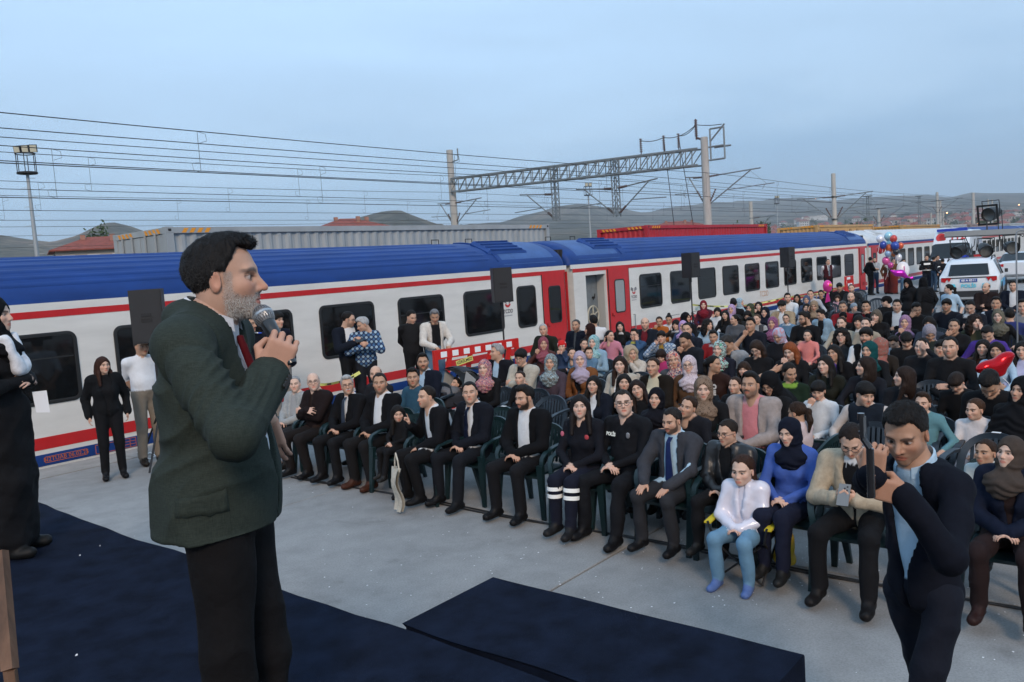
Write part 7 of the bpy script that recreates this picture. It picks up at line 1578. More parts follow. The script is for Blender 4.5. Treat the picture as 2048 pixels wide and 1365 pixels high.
S(1702, 596, 'bald person with beard in the far rows', hair='bald', hairc=(.03, .025, .02), beard=.8, bcol=(.07, .06, .055), top=(.02, .022, .025), skin=0, fat=1.15)
S(1675, 598, 'tiny person in pink in the far rows', sex='c', c=.66, hair='bob', hairc=BRNH, top=(.55, .32, .36), skin=0)
S(1686, 616, 'person in crimson T-shirt with greying hair', hair='short', hairc=(.07, .07, .07), beard=.5, top=(.20, .010, .016), sleeve='short', skin=3, fat=1.15)
S(1686, 636, 'person in dark cap before the crimson T-shirt', c=.85, sex='c', hair='beanie', hairc=(.01, .01, .011), top=BK, skin=3)
S(1708, 616, 'small person in pale blue knitted cap', sex='c', c=.72, hair='beanie', hairc=(.22, .27, .32), top=GR, skin=0, ly=-40)
S(1732, 615, 'person in red shirt with an arm stretched out', hair='short', hairc=BLKH, top=(.22, .012, .016), jacket=BK, jopen=.09, skin=3, arms=('chin', 'lap'))
S(1717, 645, 'person in black jacket with short fringe hair', sex='f', hair='bob', hairc=BLKH, top=WH, jacket=BK, jopen=.06, skin=0)
S(1731, 650, 'person in beige trench beside the short fringe', sex='f', hair='tied', hairc=(.02, .014, .012), top=(.30, .26, .20), skin=2)
S(1752, 633, 'person in black with ash blond hair, chin on hand', sex='f', hair='bob', hairc=(.10, .08, .06), top=BK, skin=2, arms=('lap', 'chin'), ly=10)
S(1683, 648, 'person in beige jacket with a white hairband', sex='f', hair='tied', hairc=BRNH, top=(.32, .29, .23), skin=2, ly=10)
S(1609, 638, 'bearded person in black and glasses facing left', hair='short', hairc=BLKH, beard=.9, top=BK, glasses=True, skin=1, ly=52, lp=12)
S(1613, 617, 'person in white sleeves with long dark hair', sex='f', c=.88, hair='long', hairc=BLKH, top=(.5, .5, .52), skin=2)
S(1628, 613, 'person in beige headscarf, cheek on hand', sex='f', hair='hijab', hairc=(.26, .19, .13), top=(.04, .03, .03), skin=1, arms=('lap', 'cheek'), lp=14)
S(1594, 597, 'person in black with long hair near the far stripe', sex='f', c=.9, hair='long', hairc=BLKH, top=BK, skin=3)
S(1613, 601, 'person in slate blue headscarf and coat', sex='f', hair='hijab', hairc=(.07, .09, .15), top=(.06, .08, .13), skin=1)
S(1621, 590, 'person in pale shirt beside the slate blue headscarf', hair='crop', hairc=BLKH, top=(.4, .42, .45), skin=0)
S(1642, 589, 'person in black jacket resting face on hand, far row', sex='f', hair='tied', hairc=BLKH, top=BK, skin=3, arms=('lap', 'cheek'), lp=14)
S(1772, 604, 'person in black turban turned to the left', sex='f', hair='turban', hairc=BK, top=BK, skin=2, ly=70, lp=10)
# ---- standing in the audience
ST(1642, 630, 5.1, 'small person in denim jacket standing between the rows', yaw=math.pi, hair='short', hairc=BLKH, sex='c', top=BK, jacket=DENL, jopen=.07, leg=DGR, skin=0, ly=35, lp=20)
ST(1815, 567, 5.0, 'person in black veil standing behind the rows, looking down', yaw=2.6, sex='f', hair='chador', hairc=BK, top=BK, leg=BK, skirt=True, skin=1, ly=-20, lp=20)
ST(1846, 565, 4.7, 'person in black veil standing with back to the stage', yaw=.9, sex='f', hair='chador', hairc=BK, top=BK, leg=BK, skirt=True, skin=1, ly=30, bulk=.15)
ST(1897, 579, 3.9, 'small person in pale blue T-shirt standing, turned left', yaw=math.pi-.3, sex='c', hair='pony', hairc=BLKH, top=(.36, .50, .62), leg=NV, skin=2, ly=60, sleeve='short')
# ---- standing along the train
ST(206, 732, 10.75, 'person in black trouser suit standing by the nearest coach', yaw=-1.9, sex='f', hair='long', hairc=(.035, .014, .009), top=BK, jacket=(.012, .013, .015), jopen=.075, jlow=-.16, leg=BK, shoe=BK, skin=0, ly=-20)
ST(283, 694, 11.1, 'person in white T-shirt and khaki trousers, hands behind back', yaw=-1.7, hair='crop', hairc=(.03, .028, .026), top=(.66, .69, .73), sleeve='short', arms=('back', 'back'), leg=(.20, .17, .135), shoe=(.02, .016, .012), skin=3, fat=1.25, ly=-10)
zb = ST(497, 650, 11.2, 'person in navy ZABITA uniform with moustache behind the microphone', yaw=-1.6, hair='crop', hairc=BLKH, must=1, top=(.010, .011, .018), arms=('back', 'back'), leg=(.22, .20, .18), skin=3, ly=-30)
ST(553, 642, 11.4, 'second person in blue and white uniform behind the hand', yaw=-1.5, hair='fringe', hairc=BLKH, top=(.012, .014, .03), arms=('back', 'back'), leg=(.22, .20, .18), skin=0, ly=-10)
sm = ST(697, 640, 10.9, 'person in navy suit holding a phone, by the train window', yaw=-1.8, hair='crop', hairc=BLKH, beard=.4, glasses=True, top=WH, collar=WH, jacket=(.012, .016, .028), jopen=.11, jlow=-.16, arms=('phone', 'phone'), leg=BK, skin=4, ly=-45, lp=14)
ST(726, 650, 10.7, 'grey haired person in blue plaid shirt with a phone', yaw=-2.3, hair='short', hairc=(.36, .36, .36), top=(.16, .24, .36), jacket=cloth((.06, .13, .25), .9, ('plaid', [(.02, .03, .07), (.30, .40, .48)], 4)), jopen=0, jlow=-.12, arms=('phone', 'phone'), leg=(.02, .022, .03), skin=1, ly=65, lp=20)
ST(823, 635, 10.9, 'person in black sweater looking down beside the window', yaw=-2.0, hair='crop', hairc=BLKH, top=BK, vest=(.02, .02, .022), jopen=0, arms=('down', 'back'), leg=BK, skin=4, lp=22, ly=-12)
wj = ST(866, 632, 10.65, 'person in white striped jacket leaning on the red barrier', yaw=-1.95, hair='short', hairc=(.16, .16, .165), beard=.25, top=BK, jacket=(.58, .55, .50), jopen=.10, jlow=-.05, arms=('rail', 'rail'), leg=DEN, skin=3, ly=20, lp=24, lean=.12)
ST(1656, 525, 11.9, 'waiter in maroon vest and white shirt with a tie', yaw=-2.4, hair='crop', hairc=(.05, .05, .05), top=(.66, .66, .68), collar=WH, vest=(.05, .010, .014), jopen=.05, tie=(.12, .15, .18), arms=('back', 'back'), leg=BK, skin=4)
ST(1741, 520, 11.2, 'person in black suit standing at the end of the second coach', yaw=-.9, hair='crop', hairc=BLKH, top=BK, jacket=BK, jopen=0, jlow=-.16, leg=BK, skin=1, ly=-40, arms=('down', 'belly'))
ST(1749, 521, 11.3, 'bearded person in grey T-shirt and jeans facing the black suit', yaw=-2.6, hair='crop', hairc=BLKH, beard=1, top=(.30, .33, .36), sleeve='short', leg=(.03, .06, .11), skin=1, arms=('crossa', 'down'))
ST(1787, 523, 10.3, 'balloon seller in brown robe under the bunch', yaw=-2.5, hair='short', hairc=BLKH, top=(.10, .045, .022), leg=(.14, .022, .018), skirt=True, skin=1, arms=('belly', 'chin'))
ST(1775, 524, 10.6, 'person in long rust skirt and pale scarf by the balloons', yaw=-2.6, sex='f', hair='hijab', hairc=(.50, .45, .42), top=(.11, .05, .03), leg=(.16, .022, .018), skirt=True, skin=1, jacket=(.12, .055, .03), jopen=.08, jlow=-.35)
ST(1807, 524, 10.1, 'person carrying the white printed balloon', yaw=-2.4, hair='short', hairc=BLKH, top=(.03, .03, .04), leg=DEN, skin=3)
pa_ = ST(1853, 517, 8.9, 'officer in black jacket with bright reflective shoulders', yaw=-2.7, hair='crop', hairc=BLKH, beard=.3, top=(.012, .013, .016), jacket=(.012, .013, .016), jopen=0, leg=NV, skin=1, arms=('belly', 'belly'))
ST(1868, 519, 8.8, 'person in dark jacket and jeans beside the officer', yaw=-.6, hair='crop', hairc=BLKH, top=(.02, .025, .035), leg=(.04, .08, .14), skin=1)
ST(1875, 516, 9.3, 'person behind the officers near the ambulance', yaw=-2.2, hair='short', hairc=BLKH, top=DGR, leg=NV, skin=1)
pb_ = ST(1885, 523, 8.2, 'officer with back turned and reflective stripe', yaw=.4, hair='short', hairc=BLKH, top=(.012, .014, .020), leg=(.012, .016, .03), skin=3, sleeve='short', arms=('back', 'back'))
ST(1898, 524, 8.2, 'person in grey shirt beside the police SUV', yaw=-2.9, hair='crop', hairc=BLKH, beard=.4, top=(.16, .16, .17), leg=DGR, skin=3)

# ---- small things people carry or wear
def wpt(r, p): return to_world(r[2], r[3], np.array(p))
def patch(o, pts, mt, name): m = MB(); n = len(pts); m.add(pts, [tuple(range(n))]); return m.build(name, mt, o)
REFB = mat('reflective_band', (.90, .90, .86), .35, coat=.3)
def limb_band(o, a, b, t0, t1, r, name='reflective_band', mt=REFB):
    a, b = np.array(a), np.array(b); m = MB(); m.tube(a+(b-a)*t0, a+(b-a)*t1, r, r, 16, cap=False); return m.build(name, mt, o, True)
o, J = f7[0], f7[1]
for (A, toe), s in zip(J['feet'], (1, -1)):
    c = J['c']; kz = max(.40+.09*c, .43+.105*c-.03); K = np.array([.44*c, s*.098*c, kz])
    for s2 in (-1, 1):
        pass
prf, Jf = None, J
for leg in (1, -1):
    ft = J['feet'][0 if leg > 0 else 1][0]; c = J['c']; K = np.array([.44*c, ft[1]*.965, max(.40+.09*c, .43+.105*c-.03)])
    limb_band(o, K, ft, .10, .19, .0735*c*1.06); limb_band(o, K, ft, .27, .36, .0725*c*1.06)
sdf_obj('badge', [EL((0, 0, 0), (.006, .026, .026), k=.01)], .006, mat('badge_red', (.45, .05, .06), .5), o, loc=(.118, .085, .43+.105*J['c']+.33*J['c']))
sdf_obj('badge', [EL((0, 0, 0), (.01, .02, .028), k=.01)], .006, mat('badge_pink', (.50, .12, .18), .5), o, loc=tuple(J['shR']*.7+J['elR']*.3+np.array([.05, -.02, 0])))
o, J = p8[0], p8[1]; c = J['c']; pz = .43+.105*c
link('lettering', text_mesh('lettering', 'POLİS', .042, .001, .002), mat('retro_white', (.85, .85, .75), .4), o, (.128*c, -.09, pz+.34*c), (math.radians(80), 0, math.radians(78)))
sdf_obj('badge', [EL((0, 0, 0), (.006, .024, .032), k=.01)], .006, mat('badge_silver', (.30, .30, .31), .4, metal=.5), o, loc=(.122*c, .085, pz+.34*c))
# tote bag from the hand of the pointing suit
tb = atz(834, 1008, .02); e = empty('tote_bag', (tb[0]-.28, tb[1]-.05, 0), -.45, label='cream cloth tote bag hanging from a front row hand', cat='bag')
V = []; F = []; n = 7
for i in range(n+1):
    z = .03+.44*i/n
    for j in range(9): y = (-.11+.22*j/8)*(1-.18*(1-i/n)); V.append((.012*math.sin(j*1.3+i*.8)+.02*math.sin(i), y, z))
for i in range(n):
    for j in range(8): F.append((i*9+j, i*9+j+1, (i+1)*9+j+1, (i+1)*9+j))
m = MB(); m.add(V, F); m.add([(x-.03+.0*z, y, z) for x, y, z in V], [f[::-1] for f in F]); m.build('bag_cloth', cloth((.50, .47, .40)), e, True)
m = MB(); m.path([(0, -.08, .44), (0, -.05, .55), (0, .0, .62), (0, .05, .55), (0, .08, .44)], .008, 5); m.build('handles', cloth((.52, .48, .40)), e)
# phones
PHN = mat('phone_black', (.02, .02, .022), .2, coat=.4); PHG = mat('phone_grey', (.22, .21, .20), .3, metal=.4)
def phone(r, label, mt=PHN, tilt=0, off=(.06, 0, .05), vertical=True):
    J = r[1]; c = (J['wrL']+J['wrR'])/2+np.array(off); w = to_world(r[2], r[3], c); m = MB(); m.box((0, 0, 0), (.009, .075, .15) if vertical else (.009, .15, .075))
    o = m.build('phone', mt, None, False, tuple(w), label=label, cat='phone', group='phones in hands'); o.rotation_euler = (0, math.radians(-35+tilt), r[3]); 
    for k in range(3): MB().tube((.004, .018-.016*(k % 2), .055-.012*k), (.007, .018-.016*(k % 2), .055-.012*k), .006, n=8).build('camera_lens', BLK, o)
phone(ct_, 'grey phone held by the person in the trench coat', PHG); phone(sm, 'black phone held by the person in the navy suit', vertical=False)
# ZABITA lettering and shoulder flashes
o, J = zb[0], zb[1]; c = J['c']
for k, ch in enumerate('ZABITA'): link('lettering', text_mesh('letter', ch, .075*c, .001, .004), mat('retro_white', (.85, .85, .75), .4), o, (.135*c, -.085*c, (.93+.37-.075*k)*c), (math.pi/2, 0, math.pi/2))
for s in (1, -1):
    sdf_obj('shoulder_flash', [BX((0, 0, 0), (.05, .035, .012), k=.01, rd=.01)], .01, mat('flash_blue', (.02, .07, .45), .5), o, loc=(.03, s*.145*c, (.93+.478)*c)); sdf_obj('shoulder_band', [BX((0, 0, 0), (.055, .012, .012), k=.01, rd=.008)], .008, REFB, o, loc=(.035, s*.105*c, (.93+.485)*c))
for r in (pa_, pb_):
    o, J = r[0], r[1]; c = J['c']
    m = MB(); m.lathe([(.155*c, 0), (.158*c, .05)], n=20); q = m.build('reflective_band', REFB, o, True); q.location = (0, 0, 1.0*c); q.scale = (.92, 1.18, 1)
    for s in (1, -1): limb_band(o, J['shL' if s > 0 else 'shR'], J['elL' if s > 0 else 'elR'], .3, .45, .066*c)
    m = MB(); m.b2((.10*c, -.13*c, 1.25*c), (.135*c, .13*c, 1.33*c)); m.build('reflective_band', REFB, o)
# LOVE print
o = o36[0]; c = o36[1]['c']; pz = .43+.105*c
for k, (ch, dy, dz) in enumerate((('L', .03, .33), ('O', -.035, .33), ('V', .03, .25), ('E', -.035, .25))): link('lettering', text_mesh('letter', ch, .075, .001, .006), mat('print_white', (.7, .7, .7), .6), o, (.135*c, -dy+.01, pz+dz*c), (math.pi/2, 0, math.pi/2))
# pushchair with a baby
px = atz(895, 795, .62); e = empty('pushchair', (px[0]+.25, px[1]+.1, 0), math.pi-.15, label='black pushchair with grey hood lining beside the red floral headscarf', cat='pushchair')
HD = mat('pushchair_fabric', (.018, .018, .024), .8, bump=.3, bscale=40); HL = mat('pushchair_lining', (.33, .34, .34), .85)
def shell(r, a0, a1, w, n=12):
    V = []; F = []
    for i in range(n+1):
        a = a0+(a1-a0)*i/n
        for j in range(9): t = -1+2*j/8; rr = r*(1-.16*t*t); V.append((rr*math.cos(a), t*w, rr*math.sin(a)))
    for i in range(n):
        for j in range(8): F.append((i*9+j, i*9+j+1, (i+1)*9+j+1, (i+1)*9+j))
    return V, F
V, F = shell(.36, math.radians(80), math.radians(200), .25); q = MB().add([(x-.05, y, z+.66) for x, y, z in V], F).build('hood', HD, e, True)
V, F = shell(.335, math.radians(82), math.radians(198), .235); MB().add([(x-.05, y, z+.66) for x, y, z in V], F).build('hood_lining', HL, e, True)
for s in (1, -1): MB().prism([(-.4, .66), (-.05, .96), (.05, .62)] if True else [], 1, s*.24, s*.245).build('hood_side', HL, e)
sdf_obj('seat_pod', [BX((.0, 0, .56), (.34, .22, .10), k=.03, rd=.05)], .03, HD, e); MB().box((.33, 0, .66), (.06, .44, .09)).build('bumper_bar', HD, e)
sdf_obj('blanket', [EL((.12, 0, .67), (.2, .17, .08), k=.05)], .02, cloth((.14, .14, .15)), e, nz=.008)
for s in (1, -1):
    MB().tube((-.3, s*.24, .15), (.2, s*.22, .55), .014).build('frame_tube', HD, e); MB().tube((.32, s*.24, .15), (-.35, s*.24, .95), .014).build('frame_tube', HD, e)
    for x in (-.3, .33):
        MB().lathe([(.05, -.02), (.11, -.02), (.12, 0), (.11, .02), (.05, .02)], n=16, R=Matrix.Rotation(math.pi/2, 3, 'X')).build('wheel', TYRE, e, True).location = (x, s*.26, .12)
MB().tube((-.35, -.24, .95), (-.35, .24, .95), .016).build('handle', HD, e)
hV, hQ, hW = head('c', .0075); hcol = head_colors(hW, SKINS[0], BLKH); HR = ry(-.5)
bV, bQ = polyg([EL((.05, 0, -.16), (.09, .09, .13), k=.04), RC((.03, .08, -.1), (.14, .05, -.15), .03, .025, k=.02), RC((.03, -.08, -.1), (.14, -.05, -.15), .03, .025, k=.02)], .015)
V, Q, C = merge([(hV*.72 @ HR.T, hQ, np.concatenate([hcol, np.ones((len(hcol), 1))], 1)), (bV, bQ, np.tile((.20, .16, .26, 0), (len(bV), 1)))])
me = np_mesh('person', V, Q, True, C); me.materials.append(BODY_M); bb = link('person', me, None, None, (px[0]+.25+.04, px[1]+.1, .75), (0, 0, math.pi-.15), label='baby lying in the black pushchair', cat='person')
hm_ = link('hair', hair_mesh('short', .0095), hairmat(BLKH), bb); hm_.matrix_local = Mx(HR, (0, 0, 0), .72)
# the small figure on a camping chair in front
gx = atz(1468, 1180, 0)
gl_, gJ = person((gx[0]+.30, gx[1]+.02), math.pi+.05, 'small person in white quilted jacket on a camping chair', sex='c', c=.74, seat=.27, hair='pony', hairc=(.035, .016, .010), top=(.60, .58, .66), leg=(.13, .25, .36), shoe=(.10, .16, .36), arms=('lap', 'lap'), jacket=mat('pearl_quilt', (.66, .64, .72), .28, coat=.5, bump=.5, bscale=11), jopen=.035, jlow=-.08, lod=0, skin=2, hyaw=-4, hpitch=2, bulk=.10, knees=.36, spread=.15, hs=.93)
e = empty('camping_chair', (gx[0]+.30, gx[1]+.02, 0), math.pi+.05, label='small black folding camping chair with yellow arm tabs', cat='chair')
CF = mat('camp_frame', (.012, .012, .013), .45); YL = mat('camp_yellow', (.60, .45, .02), .6)
for s in (1, -1):
    for q in (((.19, s*.17, .02), (-.17, s*.19, .32)), ((-.19, s*.17, .02), (.17, s*.19, .32)), ((-.17, s*.19, .32), (-.24, s*.19, .58)), ((.17, s*.19, .32), (.19, s*.22, .44))): MB().tube(q[0], q[1], .009, n=7).build('leg', CF, e)
    MB().box((-.02, s*.225, .445), (.42, .05, .012), Matrix.Rotation(.08, 3, 'Y')).build('armrest', YL, e)
for x in (.19, -.19): MB().tube((x, -.17, .02), (-x*.0+x, .17, .30), .008, n=6).build('cross_tube', CF, e); MB().tube((x, .17, .02), (x, -.17, .30), .008, n=6).build('cross_tube', CF, e)
MB().add([(-.17, -.19, .31), (.17, -.19, .31), (.17, .19, .31), (-.17, .19, .31), (0, 0, .25)], [(0, 1, 4), (1, 2, 4), (2, 3, 4), (3, 0, 4)]).build('seat_cloth', CF, e); MB().b2((-.25, -.19, .36), (-.235, .19, .57)).build('back_cloth', CF, e)
sdf_obj('yellow_bag', [EL((0, 0, 0), (.06, .07, .13), k=.03), EL((0, .01, -.1), (.07, .08, .05), k=.05)], .014, mat('bag_yellow', (.62, .42, .02), .45, bump=.4, bscale=18), None, nz=.012, label='crumpled yellow plastic bag hanging from the camping chair', cat='bag', loc=(gx[0]+.36, gx[1]-.24, .26))
# ---- empty chairs
EC = [(1107, 792, 'wide empty chair behind the bearded black suit'), (1008, 815, 'empty chair just right of the navy suit and tie'), (1182, 722, 'empty chair behind the plum coat'), (1283, 745, 'empty chair left of the brown leather jacket'), (1655, 846, 'empty chair behind the bright blue jacket'), (1752, 846, 'empty chair right behind the trench coat'), (1930, 798, 'big slate chair left of the small white sweater'), (2012, 802, 'slate chair right of the small white sweater'), (1985, 868, 'green chair left of the brown headscarf'), (1872, 762, 'empty chair beside the bent small figure'), (1645, 685, 'slate chair with bright slots behind the copper hair'), (1664, 607, 'empty slate chair in the far left rows'), (1752, 597, 'big dark chair back below the black suit'), (1822, 655, 'slate chair right of the mauve headscarf'), (1872, 657, 'slate chair behind the checked headscarf'), (1935, 652, 'slate chair behind the curly hair'), (1952, 598, 'slate chair below the police SUV'), (2005, 600, 'slate chair near the SUV rear wheel'), (1920, 632, 'slate chair between the far rows at right'), (1440, 668, 'empty chair left of the grey polo'), (1362, 708, 'empty chair beneath the navy thinker'), (2030, 660, 'slate chair near the thin pole'), (1850, 605, 'slate chair behind the hidden face'), (1720, 580, 'slate chair below the far barrier'), (1590, 655, 'chair behind the small denim jacket'), (1545, 905, 'blue green chair between the leather and blue jackets'), (1780, 640, 'slate chair left of the mauve headscarf')]
for i, (u, v, lb) in enumerate(EC):
    p = atz(u, v, .80); cx, cy = p[0]-.30, p[1]
    if all((cx-a)**2+(cy-b)**2 > .1 for a, b in CHAIRS): chair(cx, cy, math.pi+.1*math.sin(i*3), 'empty plastic garden chair, '+lb.replace('empty ', ''), CH_B if p[0] > 7.2 else CH_G, p[0] < 7.5)
# ------------------------------------------------------------------ the speaker on the stage, the photographer, the robed figure
def local_arm(P, root, yaw, c, pz, R):
    d = np.array(P)-np.array([root[0], root[1], 0]); d = rz(-yaw) @ d; return R.T @ (d-np.array([0, 0, pz]))/c
def set_arm(name, s, P, fd, pn, pole, hp, root, yaw, c, pz, R):
    """arm target given in world space"""
    l = local_arm(P, root, yaw, c, pz, R); g = lambda v: (lambda q: (q[0], s*q[1], q[2]))(R.T @ (rz(-yaw) @ np.array(v, float)))
    ARMS[name] = ((l[0], s*l[1], l[2]), g(fd), g(pn), g(pole), hp)
def pole_for(S, W, l1, l2, uv):
    """elbow direction that brings the elbow to the measured picture point"""
    ax = (W-S)/np.linalg.norm(W-S); p = np.cross(ax, [0, 0, 1.0]); p /= np.linalg.norm(p); q = np.cross(ax, p); best = None
    for t in np.linspace(0, 6.283, 73):
        d = p*math.cos(t)+q*math.sin(t); E, _ = ik(S, W, l1, l2, d); e = E-CPOS; z = e @ FW; u, v = 1024+FPX*(e @ RT)/z, 682.5-FPX*(e @ UP)/z; r = (u-uv[0])**2+(v-uv[1])**2
        if best is None or r < best[0]: best = (r, d)
    return best[1]
def shoulder(s, root, yaw, c, pz, R, z0, shz=.415, sws=1.0): return np.array([root[0], root[1], z0])+rz(yaw) @ (np.array([0, 0, pz])+R @ (np.array([-.01, s*.19*sws, shz])*c))
def strands(name, P, N, D, L, w, cols, parent, M=None, seed=0, curve=.35):
    """thin curved blades: roots P, normals N, comb directions D, lengths L"""
    rg = np.random.RandomState(seed); n = len(P)
    d0 = N*.75+D*.6+rg.normal(size=(n, 3))*.22; d0 /= np.linalg.norm(d0, axis=1)[:, None]
    d1 = N*curve*.5+D+rg.normal(size=(n, 3))*.25; d1 /= np.linalg.norm(d1, axis=1)[:, None]
    s = np.cross(d1, N); s /= np.linalg.norm(s, axis=1)[:, None]+1e-9
    L = L[:, None]; w = np.full((n, 1), w); p1 = P+d0*L*.45; p2 = p1+d1*L*.55; P0 = P-N*.002
    V = np.concatenate([P0-s*w, P0+s*w, p1-s*w*.8, p1+s*w*.8, p2]); i = np.arange(n)
    Q = np.stack([i, n+i, 3*n+i, 2*n+i], 1); T = np.stack([2*n+i, 3*n+i, 4*n+i], 1)
    me = np_mesh(name, V, Q, True, np.tile(np.concatenate([cols, np.zeros((n, 1))], 1), (5, 1)), T); me.materials.append(STRAND_M)
    o = link(name, me, None, parent)
    if M is not None: o.matrix_local = M
    o['kind'] = 'stuff'; return o
STRAND_M = attr_material('hair_strands', .55)
STRAND_M.node_tree.nodes['Principled BSDF'].inputs['Specular IOR Level'].default_value = .35
def on_mesh(V, Q, wgt, n, seed=0):
    """random points on the faces of a mesh, weighted"""
    rg = np.random.RandomState(seed); A = np.linalg.norm(np.cross(V[Q[:, 2]]-V[Q[:, 0]], V[Q[:, 3]]-V[Q[:, 1]]), axis=1)*wgt[Q].mean(1); f = rg.choice(len(Q), n, p=A/A.sum())
    a, b = rg.uniform(size=(2, n, 1)); v = V[Q[f]]; N = vnorm(V, Q)[Q[f]].mean(1)
    return (v[:, 0]*(1-a)+v[:, 1]*a)*(1-b)+(v[:, 3]*(1-a)+v[:, 2]*a)*b, N, rg
def comb(P, N, back=1.0, down=.5):
    D = np.stack([-np.full(len(P), back), np.zeros(len(P)), -down*np.clip(np.abs(P[:, 1])/.07, 0, 1)-.2], 1); D = D-N*(D*N).sum(1, keepdims=True); return D/(np.linalg.norm(D, axis=1)[:, None]+1e-9)
def mesh_arrays(me):
    n = len(me.vertices); V = np.zeros(n*3); me.vertices.foreach_get('co', V); q = np.zeros(len(me.loops), np.int32); me.loops.foreach_get('vertex_index', q); return V.reshape(-1, 3), q.reshape(-1, 4)
# ---- speaker
STG = .80
head_w = atd(449, 561, 2.26); c = (head_w[2]-STG)/1.535; yaw = math.atan2(RT[1], RT[0])+math.radians(3)
lean = .03; R = ry(lean); pz = .93*c; hp = np.array([0, 0, pz])+R @ (np.array([.048, 0, .605])*c); root = (head_w[0]-math.cos(yaw)*hp[0], head_w[1]-math.sin(yaw)*hp[0])
up3 = np.array([0, 0, 1.0]); toC = -FW
G = atd(563, 693, 2.20); mic_h = atd(527, 632, 2.235); mic_ax = (mic_h-G)/np.linalg.norm(mic_h-G)
hx = RT*.40+UP*.91; hz = toC*.92+RT*.35; hz = hz-hx*(hx @ hz); hz /= np.linalg.norm(hz)
W = G-hx*.078+hz*.030-np.array([0, 0, STG]); 
pl_ = pole_for(shoulder(-1, root, yaw, c, pz, R, STG, .445), W+np.array([0, 0, STG]), .285*c, .255*c, (500, 888)); set_arm('micR', -1, W, hx, -hz, pl_, 'grip', root, yaw, c, pz, R)
Wl = atd(527, 838, 2.46)-np.array([0, 0, STG]); set_arm('micL', 1, Wl, -up3*.95+RT*.25, FW*.9, FW*.4-up3-RT*.3, 'relax', root, yaw, c, pz, R)
JK = bpy.data.materials.new('green_wool'); JK.use_nodes = True; nt = JK.node_tree; b_ = nt.nodes['Principled BSDF']; L_ = nt.links.new
t_ = nt.nodes.new('ShaderNodeTexCoord'); ws = []
for ax_, sc_ in (('X', 420), ('Z', 420)):
    q = nt.nodes.new('ShaderNodeTexNoise'); q.inputs['Scale'].default_value = 1; q.inputs['Detail'].default_value = 2; mp_ = nt.nodes.new('ShaderNodeMapping'); mp_.inputs['Scale'].default_value = (sc_, sc_, 40) if ax_ == 'X' else (60, 60, 420); L_(t_.outputs['Object'], mp_.inputs[0]); L_(mp_.outputs[0], q.inputs[0]); ws.append(q)
ad = nt.nodes.new('ShaderNodeMath'); ad.operation = 'ADD'; L_(ws[0].outputs[0], ad.inputs[0]); L_(ws[1].outputs[0], ad.inputs[1])
rp_ = nt.nodes.new('ShaderNodeValToRGB'); rp_.color_ramp.elements[0].position = .36; rp_.color_ramp.elements[1].position = .66
mr_ = nt.nodes.new('ShaderNodeMath'); mr_.operation = 'MULTIPLY'; mr_.inputs[1].default_value = .5; L_(ad.outputs[0], mr_.inputs[0]); L_(mr_.outputs[0], rp_.inputs[0])
rp_.color_ramp.elements[0].color = (.017, .024, .019, 1); rp_.color_ramp.elements[1].color = (.032, .042, .034, 1); L_(rp_.outputs[0], b_.inputs['Base Color'])
b_.inputs['Roughness'].default_value = .85; b_.inputs['Specular IOR Level'].default_value = .25
bp_ = nt.nodes.new('ShaderNodeBump'); bp_.inputs['Strength'].default_value = .35; bp_.inputs['Distance'].default_value = .002; L_(mr_.outputs[0], bp_.inputs['Height']); L_(bp_.outputs[0], b_.inputs['Normal'])
so, sJ = person(root, yaw, 'speaker in dark green jacket holding a microphone on the stage', sit=False, c=c, lean=lean, arms=('micL', 'micR'), fat=1.15, top=(.62, .63, .66), collar=(.66, .67, .70), leg=(.011, .010, .011), skin=(.50, .30, .215), hair='swept', hairc=(.012, .011, .011), hyaw=3, hpitch=0, beard=.55, must=.6, bcol=(.30, .28, .265), brow=.75, bulk=-.05, lod=3, z0=STG, hs=.93, hx=.048, shz=.445, step=.05)
HR = rz(math.radians(3)); HM = Mx(HR, sJ['head'], .93)
# tailored jacket: one implicit shell with hem, collar, vent, pocket flaps
pr, J2 = pose_body(False, c, 'm', lean, ('micL', 'micR'), 1.15, bulk=-.05, hx=.048, shz=.445); Pv = np.array([0, 0, pz])
T = lambda x, y, z: Pv+R @ (np.array([x, y, z])*c)
jp = pr[:6]+[EL(T(-.005, 0, .03), np.array([.128, .17, .20])*c, TOP_T, .06, R), RC(T(-.01, .05, .06), T(-.015, .075, -.10), .112*c, .113*c, TOP_T, .06), RC(T(-.01, -.05, .06), T(-.015, -.075, -.10), .112*c, .113*c, TOP_T, .06), RC(T(-.03, .07, .495), T(-.06, .03, .515), .022*c, .024*c, TOP_T, .03), RC(T(-.03, -.07, .495), T(-.06, -.03, .515), .022*c, .024*c, TOP_T, .03), RC(T(-.06, .03, .515), T(-.06, -.03, .515), .024*c, .024*c, TOP_T, .03)]
late = []
for s_, nm in ((1, 'L'), (-1, 'R')):
    late += [RC(sJ['sh'+nm], sJ['el'+nm], .053*c, .047*c, TOP_T, .03), RC(sJ['el'+nm], sJ['el'+nm]+(sJ['wr'+nm]-sJ['el'+nm])*.93, .047*c, .037*c, TOP_T, .014)]
def jclip(G):
    g = (G-Pv) @ R/c; x, y, z = g[..., 0], g[..., 1], g[..., 2]
    w = .052*np.clip((z-.05)/.3, .10, 1); op = np.maximum(np.abs(y)-w, -x+.02)
    neck = np.sqrt(((x-.035)/.072)**2+(y/.066)**2)-1
    return np.maximum(np.maximum(-op, -.035-z), np.where(z > .47, -neck*.06, -1))*c
jV, jQ = polyg(jp, .0068, jclip, infl=.015, late=late)
jN = vnorm(jV, jQ); g = (jV-Pv) @ R/c
el_, sh_, wr_ = sJ['elR'], sJ['shR'], sJ['wrR']
